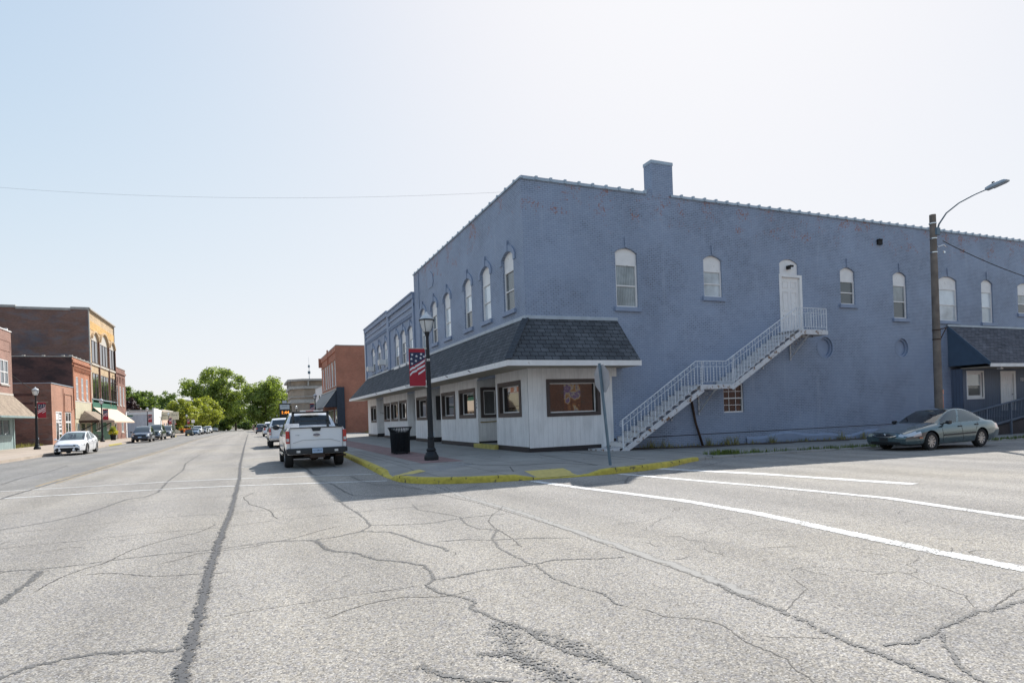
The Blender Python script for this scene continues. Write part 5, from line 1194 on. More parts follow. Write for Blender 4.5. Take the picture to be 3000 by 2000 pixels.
mb = MB(WORLD); mb.quad((7.95, 75.0, 3.25), (7.95, 91.9, 3.25), (9.5, 91.9, 5.35), (9.5, 75.0, 5.35)).quad((7.95, 75.0, 3.0), (7.95, 91.9, 3.0), (7.95, 91.9, 3.25), (7.95, 75.0, 3.25)).quad((7.95, 75.0, 3.25), (9.6, 75.0, 3.25), (9.5, 75.0, 5.35)); mb.build('awning', 'black_awning', t, flip=False)
MB(WORLD).box(9.45, 10.35, 74.7, 75.08, 0, 5.6).build('wing_wall', 'black_awning', t); MB(WORLD).bar((9.5, 75, 5.42), (9.5, 91.9, 5.42), .12, .16).bar((7.93, 75, 3.26), (9.5, 75, 5.4), .05, .06).build('awning_trim', 'stone_trim', t)
simple_window(t, RD, 75.6, 77.4, .4, 3.0, 'pale_pane', rec=-.06, sill=None); simple_window(t, RD, 79, 84, .6, 3.0, 'dark_pane', rec=-.06, sill=None, mull=2)
t = thing('shop_building', (9.63, 92, 0), 'small white stuccoed shop between the red brick building and the bank', 'building'); body(t, RD, 91.95, 102, -.3, 6.7, [], 'white_stucco', 'white_stucco', 20)
MB(RD).box(95.5, 96.4, .001, .04, 4.3, 5.5).build('window', 'dark_pane', t)
t = thing('shop_building', (9.63, 102, 0), 'low beige shop beside the white stuccoed shop', 'building'); body(t, RD, 102.05, 112, -.3, 4.8, [], 'cream_siding', 'cream_siding', 20)
t = thing('bank_building', (9.63, 163, 0), 'tan brick bank with deep stone cornice and a splayed corner', 'building')
mb = MB(WORLD); BX = [(9.8, 183), (9.8, 165.4), (12.6, 163), (45, 163)]
for (a, b), (c, d) in zip(BX, BX[1:]): mb.quad((a, b, -1), (c, d, -1), (c, d, 12.2), (a, b, 12.2))
mb.build('wall', 'tan_brick', t)
mb = MB(WORLD)
def belt(z0, z1, p):
    O = [(9.8-p, 183), (9.8-p, 165.4-p*.4), (12.6-p*.4, 163-p), (45, 163-p)]; I = [(9.81, 183), (9.81, 165.4), (12.6, 163.01), (45, 163.01)]
    for k in range(3):
        mb.quad((*O[k], z0), (*O[k+1], z0), (*O[k+1], z1), (*O[k], z1)); mb.quad((*O[k], z1), (*O[k+1], z1), (*I[k+1], z1), (*I[k], z1)); mb.quad((*O[k], z0), (*O[k+1], z0), (*I[k+1], z0), (*I[k], z0))
belt(12.0, 12.5, .9); belt(10.0, 10.7, .5); belt(7.9, 8.15, .2); belt(6.4, 7.3, .25); belt(3.1, 3.3, .15); belt(-1, .8, .2)
for x in (13.5, 17.5, 21.5, 25.5, 29.5): mb.box(x, x+.35, 162.3, 163, 10.7, 12.0)
for y in (166.5, 170.5, 175): mb.box(9.2, 9.8, y, y+.35, 10.7, 12.0)
mb.box(16.4, 20.5, 162.9, 162.99, 9.0, 9.6); mb.build('stone_courses', 'stone_grey', t)
for x in (15.6, 22.5): simple_window(t, SD(163), x, x+4.0, 3.4, 6.3, 'dark_pane', 'stone_trim', rec=-.05, sill=None)
MB(SD(163)).box(15.4, 19.8, .05, .2, 5.4, 6.4).build('window_head', 'white_stucco', t)
MB(RD).box(167, 169, .0, .1, 1, 6).box(172, 174, 0, .1, 1, 6).box(178, 180, 0, .1, 1, 6).build('window', 'dark_pane', t)
MB(WORLD).quad((9.81, 183, 11.9), (9.81, 165.4, 11.9), (12.6, 163.01, 11.9), (45, 163.01, 11.9), (45, 183, 11.9)).build('roof', 'roofing', t)
mt = thing('radio_mast', (38, 330, -1), 'thin lattice radio mast rising far behind the bank', 'mast'); mt.location = (21.5, 250, -1.2)
b = MB()
for k in range(12):
    z0, z1 = 2.1*k, 2.1*(k+1); wd = .38-.025*k
    for i in range(3):
        a0, a1 = 2*PI*i/3, 2*PI*(i+1)/3; p = lambda a, z, r=wd: (r*math.cos(a), r*math.sin(a), z)
        b.bar(p(a0, z0), p(a0, z1), .08, .08).bar(p(a0, z0), p(a1, z1), .05, .05)
b.bar((0, 0, 25.2), (0, 0, 28), .06, .06); b.build('lattice', 'bluish_metal', mt); b = MB(); b.lathe([(0, 0), (.5, 0), (.5, 1.0), (0, 1.0)], (0, 0, 21.5), 10).lathe([(0, 0), (.4, 0), (.4, .8), (0, .8)], (0, 0, 24), 10); b.build('antenna', 'galvanised', mt)
# brick building on the opposite corner: out of the picture, mirrored in the corner shop window
t = thing('brick_building', (16, -5, 0), 'red brick building across the side street, seen only mirrored in the corner shop window', 'building')
body(t, lambda a, d, z: (a, -5+d, z), 17, 46, -.5, 8.5, [], 'dark_red_brick', 'dark_red_brick', 14)
# ------------------------------------------------------------------ lamps and banners
def make_lamp(loc, label):
    t = thing('street_lamp', loc, label, 'street lamp', 'black post-top street lamps along the main street')
    b = MB(); b.lathe([(0, 0), (.24, 0), (.25, .10), (.235, .16), (.20, .20), (.185, .26), (.145, .30), (.165, .34), (.16, .38), (.12, .42), (.118, .52), (.108, .66), (.105, .74), (.112, .75), (.112, .78), (.098, .80), (.094, 1.1), (.078, 2.6), (.062, 3.7), (.052, 4.02), (.058, 4.05), (.05, 4.08), (.05, 4.20), (.085, 4.30), (.085, 4.36), (.06, 4.38), (0, 4.38)], n=20)
    b.build('post', 'black_paint', t, smooth=40)
    b = MB(); b.lathe([(0, 4.36), (.12, 4.36), (.18, 4.50), (.238, 4.74), (.238, 4.755), (0, 4.755)], n=16).build('globe', 'lantern_glass', t, smooth=40)
    b = MB(); b.lathe([(.06, 4.35), (.12, 4.36), (.13, 4.40), (.08, 4.41)], n=16)
    for k in range(8):
        a = 2*PI*k/8+.2
        if k % 2: b.tube([(r*math.cos(a), r*math.sin(a), z) for r, z in ((.125, 4.36), (.188, 4.50), (.245, 4.74))], .010, 5)
    b.lathe([(.235, 4.74), (.262, 4.74), (.262, 4.785), (.235, 4.785)], n=16); b.build('cage', 'black_paint', t, smooth=40)
    b = MB(); b.lathe([(.0, 4.76), (.25, 4.76), (.235, 4.82), (.14, 4.92), (.05, 4.98), (.035, 5.03), (0, 5.07)], n=16).build('cap', 'lantern_glass', t, smooth=30)
    b = MB()
    for z in (3.38, 2.55, 2.50, 3.42): b.lathe([(.06, z), (.072, z), (.072, z+.02), (.06, z+.02)], n=12)
    b.build('strap', 'chrome', t); b = MB(); b.box(.06, .12, -.03, .03, .78, .95).build('outlet_box', 'bluish_metal', t, bevel=.008)
    return t
def make_banner(loc, side, label):
    # side -1: cloth hangs to the left of the post as seen from the camera
    t = thing('street_banner', loc, label, 'banner', 'red banners with stars and stripes on the street lamps')
    wd, hh = .56, 1.28; x0 = -.10-wd if side < 0 else .10
    b = MB(); zt = 3.80
    for zr_ in (zt, zt-hh):
        b = MB(); b.tube([(.05*side, 0, zr_), ((.10+wd+.16)*side, 0, zr_)], .012, 6); b.box(min(.04*side, .12*side), max(.04*side, .12*side), -.03, .03, zr_-.04, zr_+.04); b.build('rod', 'stone_trim', t)
    cl = MB(); U = lambda u: x0+u*wd; V = lambda v: zt-.01-v*(hh-.02)
    cl.box(U(0), U(1), -.005, .005, V(1), V(0))
    for s_ in (-1, 1):
        y1 = .0065*s_; y2 = .008*s_; y0 = .004*s_
        cl.cm = 1; cl.prism([(U(.04), V(.10)), (U(.98), V(.10)), (U(.98), V(.27)), (U(.55), V(.38)), (U(.04), V(.49))][::1], min(y0, y1), max(y0, y1))
        cl.cm = 2
        for cx, cy in ((.20, .16), (.47, .20), (.76, .145), (.15, .275), (.42, .325), (.72, .25), (.93, .21), (.18, .40)):
            P = [(U(cx)+r*math.sin(PI*k/5), V(cy)+r*math.cos(PI*k/5)) for k, r in ((k, .052 if k % 2 == 0 else .022) for k in range(10))]
            cl.prism(P, min(y0, y2), max(y0, y2))
        def stripe(pts, th):
            for (u0, v0), (u1, v1) in zip(pts, pts[1:]): cl.prism([(U(u0), V(v0)), (U(u1), V(v1)), (U(u1), V(v1+th)), (U(u0), V(v0+th))], min(y0, y2), max(y0, y2))
        stripe([(.03, .545), (.2, .49), (.38, .475), (.36, .455), (.6, .40), (.97, .29)], .055); stripe([(.03, .68), (.2, .60), (.48, .555), (.46, .535), (.75, .47), (.97, .42)], .055); stripe([(.55, .655), (.75, .60), (.97, .535)], .05)
    cl.build('cloth', ['red_cloth', 'navy_cloth', 'white_cloth'], t)
    return t
lp = make_lamp((5.62, 20.26, g(5.6, 20.2)+.15), 'black street lamp on the corner pavement in front of the shingled canopy')
bL = make_banner((5.62, 20.26, g(5.6, 20.2)+.15), -1, 'stars and stripes banner on the nearest lamp, against the canopy')
bR = make_banner((-15.95, 60.6, .15), 1, 'stars and stripes banner on the lamp beside the tan shingled awning')
for i, (x, y, lab, sd_, bl) in enumerate([(-15.95, 60.6, 'black street lamp on the sunlit pavement beside the tan shingled awning', 0, ''),
    (-15.9, 84.0, 'black street lamp in front of the green shopfront', 1, 'stars and stripes banner on the lamp in front of the green shopfront'),
    (-16.0, 118.9, 'black street lamp in front of the pale grey metal building', 1, 'stars and stripes banner in front of the pale grey metal building'),
    (-17.0, 157.0, 'black street lamp in front of the pink shop', 1, 'stars and stripes banner in front of the pink shop'),
    (-15.7, 184.0, 'farthest black street lamp across the street, against the maple trees', 1, 'stars and stripes banner against the maple trees'),
    (7.66, 82.0, 'black street lamp beside the black awning', -1, 'stars and stripes banner beside the black awning'),
    (8.5, 130.0, 'black street lamp in front of the tan bank', -1, 'stars and stripes banner in front of the tan bank'),
    (9.0, 190.0, 'black street lamp in front of the clock sign', -1, 'stars and stripes banner below the clock sign'),
    (8.5, 230.0, 'small distant street lamp left of the clock sign', 0, ''), (7.6, 275.0, 'tiny farthest street lamp above the parked trucks', 0, '')]):
    copy_tree(lp, (x, y, g(x, y)+.15), (1.7*i) % 3, lab)
    if sd_: copy_tree(bR if sd_ > 0 else bL, (x, y, g(x, y)+.15), 0, bl)
# ------------------------------------------------------------------ litter bin
t = thing('litter_bin', (5.66, 25.1, .15), 'black slatted litter bin with flared rim on the brick paving', 'bin')
b = MB(); n = 40
for k in range(n):
    a = 2*PI*k/n; c, s_ = math.cos(a), math.sin(a)
    pr = [(.36, .06), (.385, .80), (.40, .92), (.44, 1.01), (.485, 1.08)]
    b.tube([(r*c, r*s_, z) for r, z in pr], [.024, .026, .020, .014, .012], 4)
b.build('slats', 'black_paint', t); b = MB(); b.lathe([(.0, .08), (.335, .08), (.36, .86), (.33, .86), (.31, .12), (0, .12)], n=28).build('liner', 'matte_black', t)
b = MB(); b.lathe([(.475, 1.06), (.50, 1.07), (.50, 1.10), (.475, 1.10)], n=32).lathe([(.37, .04), (.395, .04), (.395, .10), (.37, .10)], n=32).lathe([(.38, .84), (.41, .84), (.41, .88), (.38, .88)], n=32).build('hoop', 'black_paint', t)
b = MB()
for k in range(4): a = PI/4+PI/2*k; b.box(.3*math.cos(a)-.03, .3*math.cos(a)+.03, .3*math.sin(a)-.03, .3*math.sin(a)+.03, -.01, .07)
b.build('foot', 'matte_black', t)
# ------------------------------------------------------------------ stop sign seen from behind
def stop_sign(loc, lean, rz, label, h=2.75):
    t = thing('stop_sign', loc, label, 'road sign', rz=rz)
    top = Vector((0, lean, h)); b = MB(); b.bar((0, 0, -.05), tuple(top), .085, .04, up=(1, 0, 0)); b.build('post', 'galvanised', t)
    b = MB(); c = top-Vector((0, lean/h*.42, .42)); P = [(.40*math.sin(PI/8+k*PI/4), .40*math.cos(PI/8+k*PI/4)) for k in range(8)]
    b.prism([(c.y+u, c.z+v) for u, v in P], .024, .028, 'dz'); pl_ = b.build('plate', 'sign_back', t)
    b = MB(); b.prism([(c.y+u*.98, c.z+v*.98) for u, v in P], .028, .031, 'dz'); b.build('sign_face', 'stop_red', pl_)
    return t, c
t, c = stop_sign((8.84, 14.08, .15), .0, 0, 'leaning stop sign seen from behind on the corner pavement')
t.rotation_euler = (math.radians(-1.0), math.radians(-4.2), 0)
tt = text('STOP', .27, 'white_paint', 'lettering', t, idf, 0, 0, 0, .004)
for v in tt.data.vertices: v.co = Vector((c.x+.033, c.y+v.co.x, c.z+v.co.z))
t2, c = stop_sign((-11.7, 114.5, .0), 0, PI/2, 'stop sign seen from behind at the far side street corner')
t2.rotation_euler = (0, 0, math.radians(65))
t3, c = stop_sign((-20.3, 124, .05), 0, -PI/2, 'stop sign facing the main street beside the green street name sign', 2.3)
sg = thing('street_name_sign', (-20.1, 123.5, 0), 'green street name sign on a thin red-brown post beside the potted flowers', 'road sign')
b = MB(); b.tube([(0, 0, 0), (.1, 0, 3.6)], .04, 6).build('post', 'rusty_steel', sg); b = MB(); b.box(-.9, 1.3, -.02, .02, 3.6, 3.85).box(-.02, .02, -.8, .8, 3.36, 3.58).build('name_plate', 'sign_green', sg)
# ------------------------------------------------------------------ utility pole with street light
up_ = thing('utility_pole', (27.3, 17.0, swz(27, 17)), 'weathered wooden utility pole with curved street light arm behind the sedan', 'utility pole')
b = MB(); b.tube([(0, 0, -.1), (.01, 0, 4), (.03, 0, 9.75)], [.165, .15, .125], 14).build('pole', 'wood_pole', up_, smooth=40)
b = MB(); b.tube([(.10, -.10, 8.95), (.12, -.2, 9.30), (.14, -.5, 9.68), (.17, -1.0, 9.95), (.2, -1.6, 10.10), (.22, -2.1, 10.17)], [.045, .035, .03, .028, .026, .026], 8).box(-.02, .2, -.2, -.10, 8.85, 9.15).build('arm', 'galvanised', up_, smooth=50)
b = MB(); b.prism([(-2.0, 10.11), (-2.0, 10.22), (-2.25, 10.30), (-2.65, 10.33), (-2.8, 10.27), (-2.75, 10.21)], .10, .36, 'dz'); lh = b.build('lamp_head', 'bluish_metal', up_, bevel=.03)
MB().lathe([(0, 0), (.05, 0), (.05, .08), (0, .08)], (.23, -2.25, 10.30), 8).build('photocell', 'matte_black', lh)
MB().prism([(-2.25, 10.13), (-2.7, 10.195), (-2.7, 10.185), (-2.25, 10.12)], .14, .32, 'dz').build('lens', 'clear_lens', lh)
b = MB()
for z in (9.35, 8.7, 8.1): b.lathe([(.125, z), (.15, z), (.15, z+.04), (.125, z+.04)], (.02, 0, 0), 12)
b.tube([(.12, -.12, 8.35), (.45, -.15, 8.45), (.7, -.1, 8.4)], .02, 6).lathe([(0, 0), (.05, .02), (.05, .1), (0, .12)], (.4, -.2, 8.05), 8); b.build('hardware', 'chrome', up_)
b = MB()
for z in (4.75, 4.35): b.lathe([(.14, z), (.165, z), (.165, z+.05), (.14, z+.05)], (.015, 0, 0), 12)
b.bar((.15, -.05, 4.3), (.15, -.05, 4.85), .05, .08).bar((.15, -.05, 4.8), (.6, -.1, 4.9), .04, .04).bar((.16, -.05, 4.35), (.5, -.1, 4.85), .03, .03); b.build('bracket', 'rusty_steel', up_)
MB().box(.13, .2, -.1, .0, 2.0, 2.2).box(.14, .19, -.09, -.03, 1.3, 1.95).build('junction_box', 'orange_lens', up_)
def cable(p, q, sag, r, label, n=24):
    pts = [(p[0]+(q[0]-p[0])*t, p[1]+(q[1]-p[1])*t, p[2]+(q[2]-p[2])*t-sag*4*t*(1-t)) for t in (k/n for k in range(n+1))]
    tag(MB(idf).tube(pts, r, 5).build('overhead_cable', 'matte_black', smooth=True), label, 'cable')
cable((9.55, 22.2, 10.4), (-14, 36, 13.2), .5, .0034, 'thin overhead cable crossing the sky to the corner of the blue building')
cable((27.8, 16.9, 8.45), (39, 16.5, 6.6), .35, .018, 'cable running down right from the utility pole')
cable((-19.2, 58, 9.2), (-20.5, 78.4, 5.75), .5, .03, 'cable slung across the empty lot between the brick walls')
# ------------------------------------------------------------------ clock sign by the bank
sg = thing('clock_sign', (6.0, 124, g(6, 124)), 'black sign pylon with white boards and orange digital time in front of the bank', 'sign')
b = MB(); b.box(-.95, .95, -.25, .25, 2.6, 5.35).box(-.5, .5, -.25, .25, 5.35, 6.1).box(-1.05, 1.05, -.3, .3, 5.30, 5.42).box(-.25, .25, -.2, .2, 0, 2.6); b.build('cabinet', 'black_paint', sg)
b = MB(); b.box(-.85, .85, -.27, -.25, 4.35, 5.25).box(-.38, .38, -.27, -.25, 5.48, 6.0).build('board', 'bluish_metal', sg)
SGF = lambda a, d, z: (a+6.0, 124-d, z+g(6, 124))
text('BANK', .34, 'galvanised', 'lettering', sg, SGF, 0, .275, 4.95, .01); text('1:44', .85, 'orange_digits', 'time_display', sg, SGF, .05, .26, 3.72, .02, bold=.012)
# ------------------------------------------------------------------ bench, planter, post
def bench(loc, rz, label):
    t = thing('park_bench', loc, label, 'bench', 'black slatted park benches', rz)
    b = MB()
    for k in range(5): b.box(-.9, .9, -.25+.11*k, -.17+.11*k, .43, .46)
    b.build('seat', 'black_paint', t); b = MB()
    for k in range(5): b.bar((-.9, .28+.03*k, .52+.09*k), (.9, .28+.03*k, .52+.09*k), .02, .07)
    b.build('backrest', 'black_paint', t)
    for x in (-.85, .85):
        b = MB(); b.tube([(x, -.3, 0), (x, -.2, .25), (x, -.25, .44), (x, -.25, .66), (x, .25, .66)], .025, 6).tube([(x, .35, 0), (x, .22, .25), (x, .24, .44), (x, .45, .98)], .025, 6).bar((x, -.25, .42), (x, .28, .42), .03, .03); b.build('leg', 'black_paint', t)
bench((-17.0, 88.5, .12), PI/2, 'black slatted bench in front of the green shopfront beside the potted flowers')
bench((-15.6, 47.6, .15), PI/2, 'black slatted bench cut off by the left edge of the photo')
def foliage(mb, cx, cy, cz, r, n, ls, flat=1.):
    for _ in range(n):
        d = Vector((R.gauss(0, 1), R.gauss(0, 1), R.gauss(0, 1)))
        if d.length < 1e-3: continue
        d = d.normalized()*r*(R.random()**.4); d.z *= flat; p = Vector((cx, cy, cz))+d
        a = Vector((R.gauss(0, 1), R.gauss(0, 1), R.gauss(0, 1))).normalized()*ls; c = a.cross(Vector((R.gauss(0, 1), R.gauss(0, 1), R.gauss(0, 1)))).normalized()*ls*.7
        mb.quad(tuple(p-a), tuple(p-c), tuple(p+a), tuple(p+c))
def planter(loc, label, fl='flower_yellow'):
    t = thing('planter', loc, label, 'planter'); b = MB(); b.lathe([(0, 0), (.28, 0), (.36, .75), (.39, .78), (.39, .82), (0, .8)], n=14).build('pot', 'matte_black', t)
    b = MB(); foliage(b, 0, 0, 1.1, .5, 220, .09); foliage(b, 0, 0, 1.5, .35, 90, .12); b.build('leaves', 'leaf_yellow_green', t, flip=False); b = MB(); foliage(b, 0, 0, 1.0, .62, 220, .08, .6); b.build('flowers', fl, t, flip=False)
planter((-16.7, 94.6, .1), 'black pot of yellow flowers beside the bench'); planter((-15.0, 163, -.1), 'dark pot with green and orange plants far along the pavement', 'flower_orange')
for x, y in ((-14.6, 168), (-14.2, 172)):
    b = MB(); foliage(b, x, y, .6, .9, 200, .15, .5); tag(b.build('flower_bed', 'flower_orange', flip=False), 'orange flower bed under the maples, %s part' % ('left' if y < 170 else 'right'), 'flowers', 'orange flower beds under the maples')
t = thing('wooden_post', (-22.3, 68.6, .1), 'short weathered wooden post in the grass of the empty lot', 'post'); b = MB(); b.tube([(0, 0, -.1), (0, 0, .95)], .11, 8).build('shaft', 'wood_pole', t)
sgn = thing('speed_sign', (-13.6, 176, -.2), 'small white square road sign above the golf cart', 'road sign'); b = MB(); b.tube([(0, 0, 0), (0, 0, 3.3)], .04, 6).build('post', 'galvanised', sgn); b = MB(); b.box(-.38, .38, -.04, -.02, 2.6, 3.4).build('plate', 'white_paint', sgn)
# ------------------------------------------------------------------ trees
def tree(loc, H, rx, label, leaf, n=5200, ls=.34, trunk=.35, z0=.22, group=None, seed=1, flat=.9):
    global R
    rr = random.Random(seed); t = thing('tree', loc, label, 'tree', group)
    b = MB(); b.tube([(0, 0, -.3), (.1, 0, H*.2), (0, .1, H*.45), (.2, 0, H*.8)], [trunk, trunk*.8, trunk*.55, trunk*.12], 9)
    limbs = []
    for k in range(9):
        a = 2*PI*k/9+rr.uniform(-.3, .3); z = H*rr.uniform(.18, .5); L = rx*rr.uniform(.55, .85); e = (L*math.cos(a), L*math.sin(a), z+L*rr.uniform(.5, .9))
        b.tube([(0, 0, z), (e[0]*.5, e[1]*.5, z+(e[2]-z)*.4), e], [trunk*.4, trunk*.25, trunk*.06], 6); limbs.append(e)
    b.build('trunk', 'bark', t, smooth=50)
    c = MB(); cz = H*(z0+1)/2; rz_ = H*(1-z0)/2; blobs = []
    while len(blobs) < 150:
        d = Vector((rr.gauss(0, 1), rr.gauss(0, 1), rr.gauss(0, 1))).normalized(); q = rr.random()**.45*.93
        lump = 1+.16*math.sin(3*math.atan2(d.y, d.x)+seed)+.10*math.sin(5*d.z+seed*2)
        z = d.z*rz_*q; sh = 1-.25*max(0, d.z)
        blobs.append((d.x*rx*q*sh*lump, d.y*rx*q*sh*lump, cz+z, rr.uniform(.14, .25)*rx))
    for i in range(n):
        bx, by, bz, br = blobs[i % len(blobs)]
        d = Vector((rr.gauss(0, 1), rr.gauss(0, 1), rr.gauss(0, 1))).normalized()*br*(rr.random()**.35); p = Vector((bx, by, bz))+Vector((d.x, d.y, d.z*.75))
        nrm_ = (d.normalized()+Vector((rr.gauss(0, .5), rr.gauss(0, .5), rr.gauss(0, .5)+.3))).normalized()
        a = nrm_.cross(Vector((rr.gauss(0, 1), rr.gauss(0, 1), rr.gauss(0, 1)))).normalized(); s_ = ls*rr.uniform(.6, 1.3)
        e = nrm_.cross(a)*s_*.6; a = a*s_; c.quad(tuple(p-a), tuple(p-e), tuple(p+a), tuple(p+e))
    c.build('crown', leaf, t, flip=False); return t
far = 'trees closing the far end of the street'
def T(x, y): return (x, y, g(x, y))
tree(T(-11.5, 250), 24.5, 11.5, 'largest broad green tree behind the maples at the end of the street', 'leaf_green', 24000, .36, .6, .12, far, 3)
tree(T(5.0, 236), 19.5, 9.4, 'big rounded green tree overhanging the end of the road', 'leaf_green', 18000, .36, .5, .08, far, 5)
tree(T(-5.5, 262), 16, 6.0, 'darker tree in the gap between the two big trees', 'leaf_dark', 5000, .38, .4, .05, far, 8)
tree(T(-17.5, 192), 10.0, 4.8, 'yellow-green maple nearest the pink shop', 'leaf_yellow_green', 9000, .28, .25, .16, far, 11)
tree(T(-15.0, 205), 10.4, 5.2, 'middle yellow-green maple along the far pavement', 'leaf_yellow_green', 9000, .28, .25, .16, far, 13)
tree(T(-12.4, 216), 11.6, 5.0, 'farthest yellow-green maple along the far pavement', 'leaf_yellow_green', 9000, .28, .25, .12, far, 17)
tree(T(-24, 222), 14, 5.5, 'dark tree rising behind the yellow-green maples', 'leaf_dark', 5000, .35, .3, .1, far, 19)
tree(T(-30, 235), 14.5, 4.5, 'dark narrow tree between the purple tree and the maples', 'leaf_dark', 4000, .35, .3, .1, far, 23)
tree(T(-30, 190), 10.5, 4.0, 'purple-leaved tree behind the pale metal building', 'leaf_purple', 4000, .3, .25, .15, None, 29)
tree(T(-37.5, 215), 13.8, 6.5, 'light green tree nearest the brown brick building, behind the metal building', 'leaf_green', 8000, .34, .35, .1, None, 31)
tree(T(-30.0, 210), 13.6, 5.6, 'dark green tree behind the metal building, left of the purple tree', 'leaf_dark', 8000, .34, .35, .1, None, 37)
tree(T(-38, 240), 16.5, 4.2, 'small dark tree top peeping between the two behind the metal building', 'leaf_dark', 3500, .35, .35, .2, None, 38)
tree(T(14, 245), 14, 5, 'thin green tree behind the clock sign', 'leaf_green', 3000, .34, .3, .2, None, 41)
# low growth and dark shade trees closing the street end
for i, (x, y, h, r_) in enumerate([(-26, 300, 12, 9), (-12, 310, 11, 8), (0, 318, 11, 8), (12, 312, 12, 8), (24, 300, 11, 8), (-2, 280, 4, 3.2), (-10, 268, 4.5, 3.5), (-14, 245, 4, 3)]):
    tree(T(x, y), h, r_, ['broad dark tree closing the street end, at far left', 'dark tree closing the street end behind the largest tree', 'dark tree closing the street end behind the road', 'dark tree behind the rounded tree', 'dark tree behind the bank', 'dark bush beside the end of the road', 'dark bush under the largest tree', 'dark bush beyond the last parked truck'][i], 'leaf_dark', 4000, .42, .3, .0, far, 50+i)
# ------------------------------------------------------------------ vehicles
def interp(tab, x):
    if x <= tab[0][0]: return tab[0][1]
    for (a, u), (b, v) in zip(tab, tab[1:]):
        if x <= b: t = (x-a)/(b-a); return u+(v-u)*t
    return tab[-1][1]
def smooth_tab(tab, x, w_=.12):
    return sum(interp(tab, x+w_*k/2)*c for k, c in ((-2, 1), (-1, 2), (0, 3), (1, 2), (2, 1)))/9
def sstep(t): t = clamp(0, 1, t); return t*t*(3-2*t)
def make_wheel(root, x, y, r, wd, side, spokes, rim='alloy', hub=.66):
    # y is the outer face of the tyre; side +1 left, -1 right
    mb = MB(); o = y; i = y-side*wd
    prof = [(r*hub, 0), (r*.93, -.005), (r, .03), (r, wd-.03), (r*.93, wd), (r*hub, wd)]
    mb.lathe([(q, -side*d) for q, d in prof]+[(r*hub, 0)], (x, o, r), 26, 'y')
    wh = mb.build('wheel', 'rubber', root, smooth=40)
    mb = MB(); rr = r*hub
    mb.lathe([(rr, -.012*side), (rr*.93, -.012*side), (rr*.88, -.05*side), (rr*.88, -wd*.7*side), (rr, -wd*.7*side)], (x, o, r), 26, 'y').lathe([(0, -.02*side), (rr*.18, -.02*side), (rr*.24, -.05*side), (0, -.05*side)], (x, o, r), 14, 'y')
    for k in range(spokes):
        a = 2*PI*k/spokes+.3; c, s_ = math.cos(a), math.sin(a)
        for da in ((-.10, .10) if spokes < 8 else (-.09, .09)):
            mb.bar((x+rr*.15*c, o-side*.04, r+rr*.15*s_), (x+rr*.92*math.cos(a+da), o-side*.03, r+rr*.92*math.sin(a+da)), rr*.13, .03, up=(0, 1, 0))
    mb.build('rim', rim, wh); MB().lathe([(0, -.08*side), (rr*.86, -.08*side), (rr*.86, -.09*side), (0, -.09*side)], (x, o, r), 20, 'y').build('brake_disc', 'matte_black', wh)
    return wh
FSEC = [(0, .945), (.10, .975), (.28, .995), (.5, 1.), (.68, .992), (.82, .975), (.93, .945), (1., .905)]
